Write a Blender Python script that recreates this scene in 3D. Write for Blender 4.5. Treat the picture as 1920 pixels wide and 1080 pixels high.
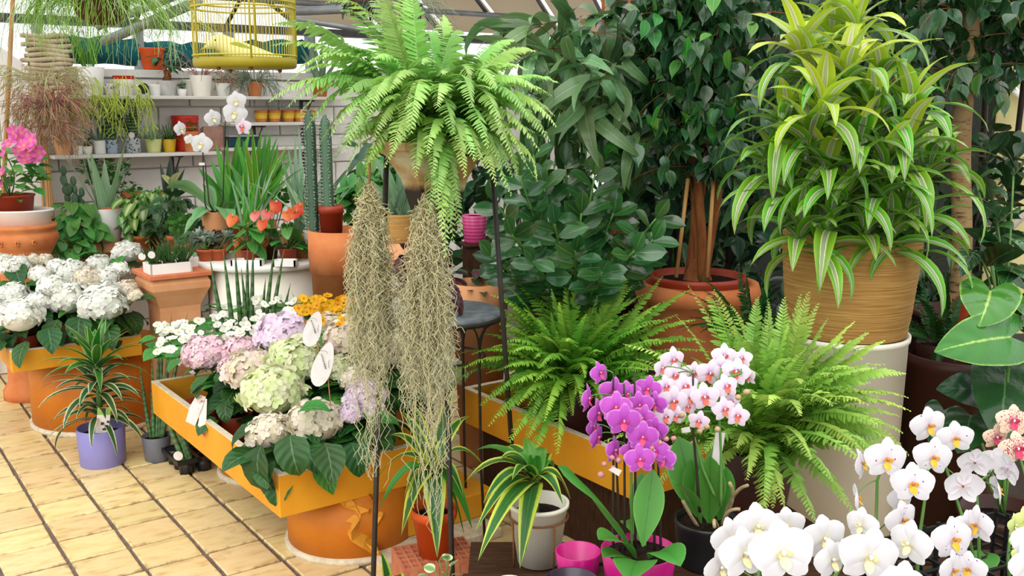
import bpy, math, random
import numpy as np
from mathutils import Vector, Matrix

for _o in list(bpy.data.objects): bpy.data.objects.remove(_o)
SC = bpy.context.scene
COL = SC.collection
rnd = random.Random(11)
rs = np.random.RandomState(11)
pi = math.pi
rad = math.radians

# ------------------------------------------------------------------ camera
FOC = 1850.0                       # focal length for a 1920 px wide frame
PITCH = math.atan(340 / FOC)       # the horizon lies 340 px above the middle
CAMZ = 1.6
cd = bpy.data.cameras.new('camera'); cd.sensor_width = 36; cd.lens = FOC / 1920 * 36
cd.clip_start = 0.05; cd.clip_end = 200
cam = bpy.data.objects.new('camera', cd); COL.objects.link(cam)
cam.location = (0, 0, CAMZ); cam.rotation_euler = (pi / 2 - PITCH, 0, 0)
SC.camera = cam

# ------------------------------------------------------------------ sky, sun, exposure
wd = bpy.data.worlds.new('overcast_sky'); SC.world = wd; wd.use_nodes = True
_n = wd.node_tree.nodes; _l = wd.node_tree.links; _n.clear()
_tc = _n.new('ShaderNodeTexCoord'); _sx = _n.new('ShaderNodeSeparateXYZ'); _l.new(_tc.outputs['Generated'], _sx.inputs[0])
_cr = _n.new('ShaderNodeValToRGB'); _l.new(_sx.outputs['Z'], _cr.inputs[0])
_cr.color_ramp.elements[0].position = 0.0; _cr.color_ramp.elements[0].color = (.74, .76, .78, 1)
_cr.color_ramp.elements[1].position = 0.9; _cr.color_ramp.elements[1].color = (1.0, 1.0, 1.0, 1)
_bg = _n.new('ShaderNodeBackground'); _bg.inputs[1].default_value = 1.6
_ow = _n.new('ShaderNodeOutputWorld'); _l.new(_cr.outputs[0], _bg.inputs[0]); _l.new(_bg.outputs[0], _ow.inputs[0])
sl = bpy.data.lights.new('sun_through_cloud', 'SUN'); sl.energy = 1.75; sl.angle = rad(60); sl.color = (1, .97, .92)
so = bpy.data.objects.new('sun_through_cloud', sl); COL.objects.link(so)
so.rotation_euler = (rad(48), rad(-14), 0)
SC.view_settings.view_transform = 'Standard'
SC.view_settings.look = 'None'
SC.view_settings.gamma = 1
SC.view_settings.use_curve_mapping = False
SC.view_settings.exposure = 0.25
SC.cycles.max_bounces = 8; SC.cycles.diffuse_bounces = 4; SC.cycles.glossy_bounces = 2; SC.cycles.transmission_bounces = 4

# ------------------------------------------------------------------ places
_c, _s = math.cos(PITCH), math.sin(PITCH)
def ray(px, py):
    a, b = (px - 960) / FOC, -(py - 540) / FOC
    return np.array([a, _c + b * _s, b * _c - _s])
def at(px, py, Y):
    d = ray(px, py); return d * (Y / d[1]) + np.array([0, 0, CAMZ])
def onz(px, py, z):
    d = ray(px, py); return d * ((z - CAMZ) / d[2]) + np.array([0, 0, CAMZ])
def mpp(p):                        # metres per photograph pixel at a point
    return (p[1] * _c + (CAMZ - p[2]) * _s) / FOC
def proj(p):
    d = p[1] * _c + (CAMZ - p[2]) * _s
    u = p[1] * _s - (CAMZ - p[2]) * _c
    return 960 + p[0] / d * FOC, 540 - u / d * FOC
ANG = rad(36)                      # the floor tiles, planters and back wall share this direction
E1 = np.array([math.cos(ANG), math.sin(ANG), 0.]); E2 = np.array([-math.sin(ANG), math.cos(ANG), 0.])
Z = np.array([0, 0, 1.])

# ------------------------------------------------------------------ meshes and objects
def mk(name, geo, mat=None, smooth=True):
    V, F = geo[0], geo[1]; UV = geo[2] if len(geo) > 2 else None
    me = bpy.data.meshes.new(name)
    V = np.asarray(V, float)
    F = F.tolist() if isinstance(F, np.ndarray) else F
    me.from_pydata(V.tolist(), [], F)
    if UV is not None:
        ul = me.uv_layers.new(name='UVMap'); ix = np.empty(len(me.loops), np.int32)
        me.loops.foreach_get('vertex_index', ix)
        ul.data.foreach_set('uv', np.asarray(UV, np.float32)[ix].ravel())
    if smooth: me.polygons.foreach_set('use_smooth', np.ones(len(me.polygons), bool))
    if mat: me.materials.append(mat)
    return me
def tag(o, label=None, cat=None, group=None, kind=None):
    if label: o['label'] = label
    if cat: o['category'] = cat
    if group: o['group'] = group
    if kind: o['kind'] = kind
    return o
def thing(name, label, cat, loc, group=None):
    o = bpy.data.objects.new(name, None); COL.objects.link(o); o.empty_display_size = .05
    o.location = [float(v) for v in loc]; o['loc'] = [float(v) for v in loc]
    return tag(o, label, cat, group)
def T0(t): return np.array(t['loc'])
SOFT = {'leaf', 'strands', 'trailing_strands', 'pink_strands', 'olive_strands', 'lower_strands', 'brown_strands', 'stems', 'long_strands'}
def part(t, name, geo, mat, parent=None, label=None, stuff=False, smooth=True):
    V = np.asarray(geo[0], float)
    if name in SOFT and t['loc'][1] > 5 and t['loc'][0] < -.6:      # leaves and strands bend along the back wall instead of passing through it
        d = (V - W0) @ E2; k = np.clip(d + .012, 0, None) * (V[:, 2] < 2.0); V = V - E2 * k[:, None]
    g = (V - T0(t),) + tuple(geo[1:])
    o = bpy.data.objects.new(name, mk(name, g, mat, smooth)); COL.objects.link(o)
    o.parent = parent or t
    if label: o['label'] = label
    if stuff: o['kind'] = 'stuff'
    return o
def inst(t, name, me, M, parent=None):
    o = bpy.data.objects.new(name, me); COL.objects.link(o); o.parent = parent or t
    o.matrix_local = Matrix.Translation(-Vector(t['loc'])) @ M if parent is None else M
    return o
def solid(name, geo, mat, label=None, cat=None, group=None, kind=None, smooth=False):
    V = np.asarray(geo[0], float); lo, hi = V.min(0), V.max(0)
    c = np.array([(lo[0] + hi[0]) / 2, (lo[1] + hi[1]) / 2, lo[2]])
    o = bpy.data.objects.new(name, mk(name, (V - c,) + tuple(geo[1:]), mat, smooth)); COL.objects.link(o)
    o.location = c; o['loc'] = c.tolist()
    return tag(o, label, cat, group, kind)
def MX(p, yaw=0, pitch=0, roll=0, s=1.0):
    M = Matrix.Translation(Vector([float(v) for v in p])) @ Matrix.Rotation(yaw, 4, 'Z') @ Matrix.Rotation(-pitch, 4, 'Y') @ Matrix.Rotation(roll, 4, 'X')
    if isinstance(s, (tuple, list)): return M @ Matrix.Diagonal((s[0], s[1], s[2], 1))
    return M @ Matrix.Scale(s, 4)

def MXa(p, x, nz, s=1.0):           # X axis along x, face normal near nz
    x = np.asarray(x, float); x = x / np.linalg.norm(x); y = np.cross(nz, x); y = y / max(np.linalg.norm(y), 1e-6); z = np.cross(x, y)
    M = Matrix(((x[0], y[0], z[0], p[0]), (x[1], y[1], z[1], p[1]), (x[2], y[2], z[2], p[2]), (0, 0, 0, 1))); return M @ Matrix.Scale(s, 4)

# ------------------------------------------------------------------ shapes
def gridF(n, m):
    i, j = np.meshgrid(np.arange(n - 1), np.arange(m - 1), indexing='ij')
    a = (i * m + j).ravel(); return np.stack([a, a + 1, a + m + 1, a + m], 1)
def cat(gs):
    V, F, U, k = [], [], [], 0
    uv = all(len(g) > 2 and g[2] is not None for g in gs)
    for g in gs:
        V.append(np.asarray(g[0], float)); f = g[1].tolist() if isinstance(g[1], np.ndarray) else g[1]
        F += [[a + k for a in q] for q in f]; k += len(g[0])
        if uv: U.append(np.asarray(g[2]))
    return (np.concatenate(V), F, np.concatenate(U)) if uv else (np.concatenate(V), F)
def arc(B, yaw, pitch, L, droop, n=8, side=0., pw=1.4):
    t = np.linspace(0, 1, n); a = pitch - droop * t ** pw; y = yaw + side * t
    d = np.stack([np.cos(a) * np.cos(y), np.cos(a) * np.sin(y), np.sin(a)], 1)
    return np.asarray(B) + np.concatenate([[[0, 0, 0]], np.cumsum((d[:-1] + d[1:]) / 2 * (L / (n - 1)), 0)])
def bez(B, C, T, n=10):
    t = np.linspace(0, 1, n)[:, None]
    return (1 - t) ** 2 * np.asarray(B) + 2 * t * (1 - t) * np.asarray(C) + t * t * np.asarray(T)
def nrm(a): return a / np.maximum(np.linalg.norm(a, axis=-1, keepdims=True), 1e-9)
def frame(P, roll=0., ref=None, twist=0.):
    Tn = nrm(np.gradient(P, axis=0))
    if ref is None:
        h = P[-1] - P[0]; h = h * [1, 1, 0]
        m = P[len(P) // 2] - P[0]; m = m * [1, 1, 0]
        h = h + m
        if np.linalg.norm(h) < 1e-5: h = np.array([rnd.uniform(-1, 1), rnd.uniform(-1, 1), 0])
        ref = np.array([h[1], -h[0], 0])
    Sd = nrm(ref - (Tn @ ref)[:, None] * Tn if np.ndim(ref) == 1 else ref)
    N = np.cross(Sd, Tn)
    r = roll + twist * np.linspace(0, 1, len(P))
    c, s = np.cos(r)[:, None], np.sin(r)[:, None]
    return Tn, Sd * c + N * s, N * c - Sd * s
def PROF(k, t):
    if k == 'lance': return np.maximum(np.sin(pi * t ** .72) ** .85, .0) + .22 * (1 - t) ** 3
    if k == 'strap': return np.minimum(1, .45 + 2.2 * t) * np.clip((1 - t ** 2.6), 0, 1) ** .75
    if k == 'sword': return (1 - t) ** .75 * (1 - .15 * np.exp(-t * 9))
    if k == 'spear': return np.minimum(1, .8 + t) * np.clip(1 - t ** 3, 0, 1) ** .8
    if k == 'ovate': return np.sin(pi * t ** .68) ** .85
    if k == 'round': return np.sin(pi * np.clip(t, 0, 1) ** .85) ** .55
    if k == 'obov': return np.sin(pi * t ** 1.25) ** .75
    if k == 'petal': return np.sin(pi * np.minimum(t, .985) ** .82) ** .5
    if k == 'tip': return np.where(t < .86, np.sin(pi * np.minimum(t / .9, 1) ** .72) ** .85, .16 * (1 - t) / .14 + .02)
    return 1 - t * 0
def blade(P, W, prof='lance', fold=.15, m=3, roll=0., ref=None, twist=0., sweep=0., wave=0., cup=0.):
    """a leaf along the path P: half width W, edges raised by fold, base lobes swept back by sweep"""
    n = len(P); t = np.linspace(0, 1, n); Tn, Sd, N = frame(P, roll, ref, twist)
    w = W * PROF(prof, t); w[-1] = max(w[-1], W * .015); w[0] = max(w[0], W * .06)
    j = np.linspace(-1, 1, m)
    V = P[:, None] + Sd[:, None] * (w[:, None] * j)[..., None]
    lift = fold * np.abs(j)[None] * w[:, None] + cup * (j ** 2)[None] * w[:, None]
    if wave: lift = lift + wave * W * np.sin(t * 17 + 1.3)[:, None] * j[None] + wave * W * .6 * np.sin(t * 11)[:, None] * np.abs(j)[None]
    V = V + N[:, None] * lift[..., None]
    if sweep:
        L = np.linalg.norm(np.diff(P, axis=0), axis=1).sum()
        V = V - Tn[:, None] * (sweep * L * (np.abs(j)[None] ** 1.3 * np.exp(-t * 4.5)[:, None]))[..., None]
    U = np.stack(np.broadcast_arrays(((j + 1) / 2)[None], t[:, None]), -1).reshape(-1, 2)
    return V.reshape(-1, 3), gridF(n, m), U
def heart(P, W, fold=.1, m=7, roll=0., lobe=.32, ref=None, n=11):
    """a heart-shaped leaf: the stalk joins at the notch between two base lobes"""
    Tn, Sd, N = frame(P, roll, ref); n = len(P); L = np.linalg.norm(np.diff(P, axis=0), axis=1).sum()
    t = np.linspace(0, 1, n); j = np.linspace(-1, 1, m)
    w = W * np.where(t < .22, np.sqrt(np.clip(1 - ((.22 - t) / .30) ** 2, .02, 1)), np.clip(1 - ((t - .22) / .78) ** 1.75, 0, 1) ** .85)
    w[-1] = W * .02
    V = P[:, None] + Sd[:, None] * (w[:, None] * j)[..., None] + N[:, None] * ((fold * np.abs(j))[None] * w[:, None] - (.10 * j ** 2)[None] * w[:, None])[..., None]
    back = lobe * L * np.sin(np.clip(np.abs(j), 0, 1) * pi * .62)[None] * np.clip(1 - t / .55, 0, 1)[:, None] ** 1.2
    V = V - Tn[:, None] * back[..., None]
    U = np.stack(np.broadcast_arrays(((j + 1) / 2)[None], t[:, None]), -1).reshape(-1, 2)
    return V.reshape(-1, 3), gridF(n, m), U
def hair(Ps, r, ns=3, taper=.5):
    """thin round strands: Ps is (count, points, 3)"""
    Ps = np.asarray(Ps, float); k, n, _ = Ps.shape
    Tn = nrm(np.gradient(Ps, axis=1)); ref = np.where(np.abs(Tn[..., 2:]) > .8, np.array([1., .2, 0]), np.array([0, 0, 1.]))
    A = nrm(np.cross(Tn, ref)); B = np.cross(Tn, A)
    th = np.arange(ns) / ns * 2 * pi
    rr = np.asarray(r, float) * (1 - (1 - taper) * np.linspace(0, 1, n))
    V = Ps[:, :, None] + rr[None, :, None, None] * (A[:, :, None] * np.cos(th)[None, None, :, None] + B[:, :, None] * np.sin(th)[None, None, :, None])
    a, i, j = np.meshgrid(np.arange(k), np.arange(n - 1), np.arange(ns), indexing='ij'); b = a * n * ns
    j2 = (j + 1) % ns
    F = np.stack([b + i * ns + j, b + i * ns + j2, b + (i + 1) * ns + j2, b + (i + 1) * ns + j], -1).reshape(-1, 4)
    U = np.stack(np.broadcast_arrays(rs.rand(k)[:, None, None], np.linspace(0, 1, n)[None, :, None], np.zeros((1, 1, ns)))[:2], -1).reshape(-1, 2)
    return V.reshape(-1, 3), F, U
def tube(P, r, ns=8, cap=True):
    P = np.asarray(P, float); n = len(P); r = np.broadcast_to(np.asarray(r, float), (n,))
    Tn = nrm(np.gradient(P, axis=0)); ref = np.array([0, 0, 1.]) if abs(Tn[:, 2]).max() < .9 else np.array([.9, .43, 0.05])
    A = nrm(np.cross(Tn, ref)); B = np.cross(Tn, A); th = np.arange(ns) / ns * 2 * pi
    V = (P[:, None] + r[:, None, None] * (A[:, None] * np.cos(th)[None, :, None] + B[:, None] * np.sin(th)[None, :, None])).reshape(-1, 3)
    F = [[i * ns + j, i * ns + (j + 1) % ns, (i + 1) * ns + (j + 1) % ns, (i + 1) * ns + j] for i in range(n - 1) for j in range(ns)]
    if cap: F += [list(range(ns))[::-1], [(n - 1) * ns + j for j in range(ns)]]
    t = np.linspace(0, 1, n)
    U = np.stack(np.broadcast_arrays((np.arange(ns) / ns)[None], t[:, None]), -1).reshape(-1, 2)
    return V, F, U
def lathe(prof, c=(0, 0, 0), n=28, rot=0., sx=1., sy=1.):
    pr = np.array(prof, float); th = rot + np.arange(n) / n * 2 * pi
    V = np.stack([pr[:, :1] * np.cos(th) * sx, pr[:, :1] * np.sin(th) * sy, np.broadcast_to(pr[:, 1:], (len(pr), n))], -1).reshape(-1, 3) + np.asarray(c)
    F = [[i * n + j, i * n + (j + 1) % n, (i + 1) * n + (j + 1) % n, (i + 1) * n + j] for i in range(len(pr) - 1) for j in range(n)]
    U = np.stack(np.broadcast_arrays((np.arange(n) / n)[None], np.linspace(0, 1, len(pr))[:, None]), -1).reshape(-1, 2)
    return V, F, U
def box(c, size, ang=0., bev=0.):
    """c is the middle of the underside"""
    x, y, z = [v / 2 for v in size]; b = min(bev, x, y, z)
    ca, sa = math.cos(ang), math.sin(ang)
    if b <= 0:
        V = [(i * x, j * y, k * z) for k in (-1, 1) for j in (-1, 1) for i in (-1, 1)]
        F = [[0, 2, 3, 1], [4, 5, 7, 6], [0, 1, 5, 4], [2, 6, 7, 3], [0, 4, 6, 2], [1, 3, 7, 5]]
    else:                           # chamfered box
        V = []; ids = {}
        for k in (-1, 1):
            for j in (-1, 1):
                for i in (-1, 1):
                    for ax in range(3):
                        p = [i * (x - b), j * (y - b), k * (z - b)]; p[ax] = (i, j, k)[ax] * (x, y, z)[ax]
                        ids[i, j, k, ax] = len(V); V.append(p)
        F = []
        for ax in range(3):
            for sg in (-1, 1):
                q = []
                for a_, b_ in ((-1, -1), (1, -1), (1, 1), (-1, 1)):
                    v = [0, 0, 0]; v[ax] = sg; v[(ax + 1) % 3] = a_; v[(ax + 2) % 3] = b_; q.append(ids[(*v, ax)])
                F.append(q if sg > 0 else q[::-1])
        for ax in range(3):
            o1, o2 = (ax + 1) % 3, (ax + 2) % 3
            for a_ in (-1, 1):
                for b_ in (-1, 1):
                    v0 = [0, 0, 0]; v0[ax] = -1; v0[o1] = a_; v0[o2] = b_; v1 = list(v0); v1[ax] = 1
                    q = [ids[(*v0, o1)], ids[(*v1, o1)], ids[(*v1, o2)], ids[(*v0, o2)]]
                    F.append(q if a_ * b_ < 0 else q[::-1])
        for k in (-1, 1):
            for j in (-1, 1):
                for i in (-1, 1):
                    q = [ids[i, j, k, 0], ids[i, j, k, 1], ids[i, j, k, 2]]; F.append(q if i * j * k > 0 else q[::-1])
    V = np.array(V, float)
    V = np.stack([V[:, 0] * ca - V[:, 1] * sa, V[:, 0] * sa + V[:, 1] * ca, V[:, 2] + z], 1) + np.asarray(c)
    return V, F
def ball(c, rx, ry=None, rz=None, n=12, m=8):
    ry = rx if ry is None else ry; rz = rx if rz is None else rz
    a = np.linspace(0, pi, m); pr = np.stack([np.maximum(np.sin(a), .001), -np.cos(a)], 1)
    g = lathe(pr, n=n); return g[0] * [rx, ry, rz] + np.asarray(c), g[1], g[2]
def frond(P, lmax, n=34, w=.012, roll=0., ref=None, drop=.15, curl=.25, fwd=.25, rach=.0016, taper=.9, jit=.12):
    """a fern frond: a midrib along P with two rows of leaflets"""
    Tn, Sd, N = frame(P, roll, ref); q = np.linspace(0, 1, len(P)); t = np.linspace(.06, .995, n)
    ip = lambda A: np.stack([np.interp(t, q, A[:, k]) for k in range(3)], 1)
    B, T_, S_, N_ = ip(P), nrm(ip(Tn)), nrm(ip(Sd)), nrm(ip(N))
    l = lmax * np.clip(.35 + 3.2 * t, 0, 1) * np.clip(1.03 - t ** 2.2 * taper, .06, 1)
    w_ = w * np.clip(.5 + 2 * t, 0, 1) * np.clip(1.1 - t ** 3 * .8, .25, 1)
    Vs, Us = [], []
    for sg in (-1, 1):
        ph = fwd + .35 * t + rs.randn(n) * jit
        ll = l * (1 + rs.randn(n) * .06)
        a = nrm(S_ * sg * np.cos(ph)[:, None] + T_ * np.sin(ph)[:, None] - N_ * (drop + rs.randn(n) * .12)[:, None] if True else 0)
        tw = nrm(T_ + N_ * (sg * .35 + rs.randn(n) * .15)[:, None])
        o = B + tw * (sg * w * .25)
        hw = w_[:, None] / 2
        v = [o - tw * hw * .7, o + tw * hw * .8,
             o + a * ll[:, None] * .45 - tw * hw * 1.0, o + a * ll[:, None] * .45 + tw * hw * .95,
             o + a * ll[:, None] * .82 - tw * hw * .62 - N_ * (curl * .4 * ll)[:, None], o + a * ll[:, None] * .82 + tw * hw * .7 - N_ * (curl * .4 * ll)[:, None],
             o + a * ll[:, None] + tw * hw * .3 - N_ * (curl * .75 * ll)[:, None]]
        Vs.append(np.stack(v, 1)); u = np.zeros((n, 7, 2)); u[..., 0] = np.array([.5, .5, .2, .8, .1, .9, .9]); u[..., 1] = t[:, None]; Us.append(u)
    V = np.concatenate(Vs).reshape(-1, 3); U = np.concatenate(Us).reshape(-1, 2)
    b = (np.arange(2 * n) * 7)[:, None]
    F = (b + np.array([[0, 1, 3, 2]])).tolist() + (b + np.array([[2, 3, 5, 4]])).tolist() + (b + np.array([[4, 5, 6]])).tolist()
    h = hair(P[None], rach, 3, .35); h[2][:, 0] = .5
    return cat([(V, F, U), h])

# ------------------------------------------------------------------ materials
def C(h, a=1.):
    h = h.lstrip('#'); v = [int(h[i:i + 2], 16) / 255 for i in (0, 2, 4)]
    return tuple([(x / 12.92 if x <= .04045 else ((x + .055) / 1.055) ** 2.4) for x in v]) + (a,)
class NT:
    def __init__(s, name):
        s.m = bpy.data.materials.new(name); s.m.use_nodes = True; s.t = s.m.node_tree; s.t.nodes.clear()
        s.o = s.n('ShaderNodeOutputMaterial')
    def n(s, k, **kw):
        x = s.t.nodes.new(k)
        for a, b in kw.items():
            if isinstance(a, str) and a.startswith('i_'):
                x.inputs[a[2:].replace('_', ' ')].default_value = b
            else: setattr(x, a, b)
        return x
    def l(s, a, b): s.t.links.new(a, b)
    def ramp(s, fac, stops, interp='LINEAR'):
        r = s.n('ShaderNodeValToRGB'); r.color_ramp.interpolation = interp; e = r.color_ramp.elements
        while len(e) < len(stops): e.new(.5)
        for k, (p, c) in zip(e, stops): k.position = p; k.color = C(c) if isinstance(c, str) else c
        s.l(fac, r.inputs[0]); return r.outputs[0]
    def math(s, op, a, b=None):
        m = s.n('ShaderNodeMath', operation=op)
        for i, v in enumerate((a, b)):
            if v is None: continue
            if isinstance(v, (int, float)): m.inputs[i].default_value = v
            else: s.l(v, m.inputs[i])
        return m.outputs[0]
    def mix(s, f, a, b):
        m = s.n('ShaderNodeMix', data_type='RGBA')
        for i, v in ((0, f), (6, a), (7, b)):
            if isinstance(v, (int, float)): m.inputs[i].default_value = v
            elif isinstance(v, (tuple, str)): m.inputs[i].default_value = C(v) if isinstance(v, str) else v
            else: s.l(v, m.inputs[i])
        return m.outputs[2]
    def noise(s, scale, detail=3, vec=None, rough=.55):
        x = s.n('ShaderNodeTexNoise'); x.inputs['Scale'].default_value = scale; x.inputs['Detail'].default_value = detail; x.inputs['Roughness'].default_value = rough
        if vec is not None: s.l(vec, x.inputs['Vector'])
        return x.outputs['Fac']
    def coord(s, k='Object'): return s.n('ShaderNodeTexCoord').outputs[k]
    def bsdf(s, col, rough=.5, spec=.5, metal=0., tr=0., bump=None, bs=.3, bd=.002):
        p = s.n('ShaderNodeBsdfPrincipled')
        (s.l(col, p.inputs['Base Color']) if not isinstance(col, tuple) else setattr(p.inputs['Base Color'], 'default_value', col))
        if isinstance(rough, (int, float)): p.inputs['Roughness'].default_value = rough
        else: s.l(rough, p.inputs['Roughness'])
        p.inputs['Specular IOR Level'].default_value = spec; p.inputs['Metallic'].default_value = metal
        if bump is not None:
            b = s.n('ShaderNodeBump'); b.inputs['Strength'].default_value = bs; b.inputs['Distance'].default_value = bd
            s.l(bump, b.inputs['Height']); s.l(b.outputs[0], p.inputs['Normal'])
        out = p.outputs[0]
        if tr:
            q = s.n('ShaderNodeBsdfTranslucent')
            (s.l(col, q.inputs[0]) if not isinstance(col, tuple) else setattr(q.inputs[0], 'default_value', col))
            mx = s.n('ShaderNodeMixShader'); mx.inputs[0].default_value = tr; s.l(out, mx.inputs[1]); s.l(q.outputs[0], mx.inputs[2]); out = mx.outputs[0]
        s.l(out, s.o.inputs[0]); return s.m
def var(k, col, v=.25, hue=.02, seed=None):
    """each object a little lighter, darker, warmer or cooler"""
    r = k.n('ShaderNodeObjectInfo').outputs['Random'] if seed is None else seed
    h = k.n('ShaderNodeHueSaturation')
    k.l(col, h.inputs['Color']) if not isinstance(col, tuple) else setattr(h.inputs['Color'], 'default_value', col)
    k.l(k.math('ADD', k.math('MULTIPLY', r, 2 * v), 1 - v), h.inputs['Value'])
    w = k.n('ShaderNodeTexWhiteNoise', noise_dimensions='1D'); k.l(r, w.inputs['W'])
    k.l(k.math('ADD', k.math('MULTIPLY', w.outputs['Value'], 2 * hue), .5 - hue), h.inputs['Hue'])
    return h.outputs[0]
def plain(name, a, b=None, scale=18., rough=.6, spec=.4, bump=0., metal=0., stretch=None, v=0., tr=0., detail=4):
    k = NT(name); co = k.coord()
    if stretch:
        mp = k.n('ShaderNodeMapping'); mp.inputs['Scale'].default_value = stretch; k.l(co, mp.inputs[0]); co = mp.outputs[0]
    f = k.noise(scale, detail, co)
    col = k.ramp(f, [(.3, a), (.7, b or a)])
    if v: col = var(k, col, v, .01)
    return k.bsdf(col, rough, spec, metal, tr, f if bump else None, bump or .3, .004)
def leafm(name, stops, rough=.42, tr=.28, v=.22, hue=.018, spec=.45, tipc=None, vein=0., mott=.18, along=None):
    """leaf colours from the midrib (0) to the edge (1)"""
    k = NT(name); uv = k.n('ShaderNodeUVMap').outputs[0]; sp = k.n('ShaderNodeSeparateXYZ'); k.l(uv, sp.inputs[0])
    e = k.math('ABSOLUTE', k.math('SUBTRACT', k.math('MULTIPLY', sp.outputs[0], 2), 1))
    co = k.coord(); nz = k.noise(55, 2, co)
    e2 = k.math('ADD', e, k.math('MULTIPLY', k.math('SUBTRACT', nz, .5), .12))
    col = k.ramp(e2, stops)
    if tipc: col = k.mix(k.math('POWER', sp.outputs[1], 2.2), col, tipc)
    if along: col = k.mix(k.ramp(sp.outputs[1], along), col, tipc or '#ffffff')
    col = k.mix(k.math('MULTIPLY', k.math('SUBTRACT', 1, k.noise(23, 2, co)), mott), col, '#102008')
    col = var(k, col, v, hue)
    bump = None
    if vein:
        wv = k.math('SINE', k.math('MULTIPLY', k.math('SUBTRACT', sp.outputs[1], k.math('MULTIPLY', e, .28)), vein))
        bump = k.math('ADD', wv, k.math('MULTIPLY', k.noise(70, 2, co), .8))
    return k.bsdf(col, rough, spec, 0, tr, bump, .35, .004)
def strandm(name, a, b, c=None, rough=.6, tr=.15):
    k = NT(name); uv = k.n('ShaderNodeUVMap').outputs[0]; sp = k.n('ShaderNodeSeparateXYZ'); k.l(uv, sp.inputs[0])
    col = k.ramp(sp.outputs[0], [(0, a), (1, b)])
    if c: col = k.mix(k.math('POWER', sp.outputs[1], 1.5), col, c)
    return k.bsdf(col, rough, .3, 0, tr)
# ------------------------------------------------------------------ shared materials
MT = {}
def tile_mat(edge=True):
    k = NT('cream_floor_tile'); oi = k.n('ShaderNodeObjectInfo').outputs['Random']; co = k.coord()
    mp = k.n('ShaderNodeMapping'); k.l(co, mp.inputs[0]); cb = k.n('ShaderNodeCombineXYZ'); k.l(k.math('MULTIPLY', oi, 37.), cb.inputs[0]); k.l(k.math('MULTIPLY', oi, 91.), cb.inputs[1]); k.l(cb.outputs[0], mp.inputs['Location'])
    st = k.n('ShaderNodeMapping'); st.inputs['Scale'].default_value = (1, 2.6, 1); k.l(mp.outputs[0], st.inputs[0])
    a = k.noise(9, 4, st.outputs[0]); col = k.ramp(a, [(.25, '#b4935a'), (.42, '#d6ba80'), (.6, '#dfc690'), (.8, '#cdad70')])
    b = k.noise(5.5, 5, mp.outputs[0], .7)
    col = k.mix(k.ramp(b, [(.60, (0, 0, 0, 1)), (.72, (.55, .55, .55, 1))]), col, '#9a7448')
    sp = k.n('ShaderNodeSeparateXYZ'); k.l(co, sp.inputs[0])
    ex = k.math('MAXIMUM', k.math('ABSOLUTE', sp.outputs[0]), k.math('ABSOLUTE', sp.outputs[1]))
    wob = k.math('ADD', ex, k.math('MULTIPLY', k.math('SUBTRACT', k.noise(26, 3, mp.outputs[0]), .5), .055))
    if edge: col = k.mix(k.ramp(wob, [(.093, (0, 0, 0, 1)), (.108, (.7, .7, .7, 1))]), col, '#6b4a2e')
    col = var(k, col, .10, .008, oi)
    return k.bsdf(col, .38, .45, bump=a, bs=.12)
MT['tile'] = tile_mat(); MT['tile_far'] = tile_mat(False)
MT['grout'] = plain('dark_floor_grout', '#5a4a3e', '#76655a', 30, .9)
def paint_orange(name, a, b, worn):
    k = NT(name); co = k.coord(); f = k.noise(7, 5, co); col = k.ramp(f, [(.3, a), (.7, b)])
    col = k.mix(k.ramp(k.noise(38, 5, co, .75), [(.66, (0, 0, 0, 1)), (.74, (.7, .7, .7, 1))]), col, worn)
    return k.bsdf(col, .55, .35, bump=k.noise(140, 2, co), bs=.06)
MT['orange'] = paint_orange('orange_paint', '#d18a17', '#dd9a22', '#b87a22')
MT['orange_dark'] = paint_orange('burnt_orange_paint', '#b4630f', '#c77516', '#8e4d12')
MT['worn'] = plain('worn_wood_edge', '#b9a98c', '#d8cbb2', 40, .8, bump=.2)
MT['soil'] = plain('potting_soil', '#0d0906', '#2c1f15', 90, .95, .1, bump=.8)
MT['terra'] = plain('terracotta', '#b9673a', '#cf8451', 8, .85, .2, bump=.05)
MT['terra_light'] = plain('pale_terracotta', '#cb8a5c', '#dda276', 5, .85, .2, bump=.05)
MT['terra_red'] = plain('red_terracotta', '#a34a26', '#b85a32', 8, .7, .3)
MT['plastic_red'] = plain('red_brown_plastic', '#8f2f17', '#9c3a1e', 6, .45, .4)
MT['plastic_dark'] = plain('dark_brown_plastic', '#33150f', '#451d14', 6, .5, .4)
MT['orange_plastic'] = plain('orange_plastic', '#c64a12', '#d4561a', 6, .4, .4)
MT['white'] = plain('white_ceramic', '#e2ded8', '#ebe8e3', 4, .35, .5)
MT['white_matt'] = plain('white_painted_metal', '#dcd8cf', '#e6e3dc', 3, .5, .4)
MT['cream'] = plain('cream_plastic', '#e6e0d0', '#f0eadc', 3, .5, .4)
MT['wall'] = plain('white_painted_block', '#e4dfd7', '#eeeae3', 12, .85, .2, bump=.15, v=.05)
MT['mortar'] = plain('painted_mortar', '#c9c3ba', '#d5cfc6', 12, .9)
MT['shelf'] = plain('shelf_board', '#cfcac2', '#dcd8d0', 6, .6)
MT['steel'] = plain('galvanised_steel', '#7c8083', '#979a9c', 14, .5, .5, metal=.4)
MT['steel_dark'] = plain('dark_steel', '#3b3b3c', '#4c4b49', 14, .55)
MT['iron'] = plain('black_iron', '#17130f', '#2c231b', 30, .55, .4, bump=.2)
MT['stone'] = plain('slate_table', '#4d5358', '#767b7e', 22, .7, .3, bump=.25, detail=6)
MT['purple'] = plain('lavender_ceramic', '#7d79b8', '#8a86c2', 3, .5, .4)
MT['grey_pot'] = plain('grey_plastic', '#5c5d63', '#686a70', 3, .5)
MT['black'] = plain('black_plastic', '#0e0e0f', '#1a1a1c', 9, .4, .5)
MT['magenta'] = plain('magenta_ceramic', '#b5106f', '#c2187c', 3, .3, .5)
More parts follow.
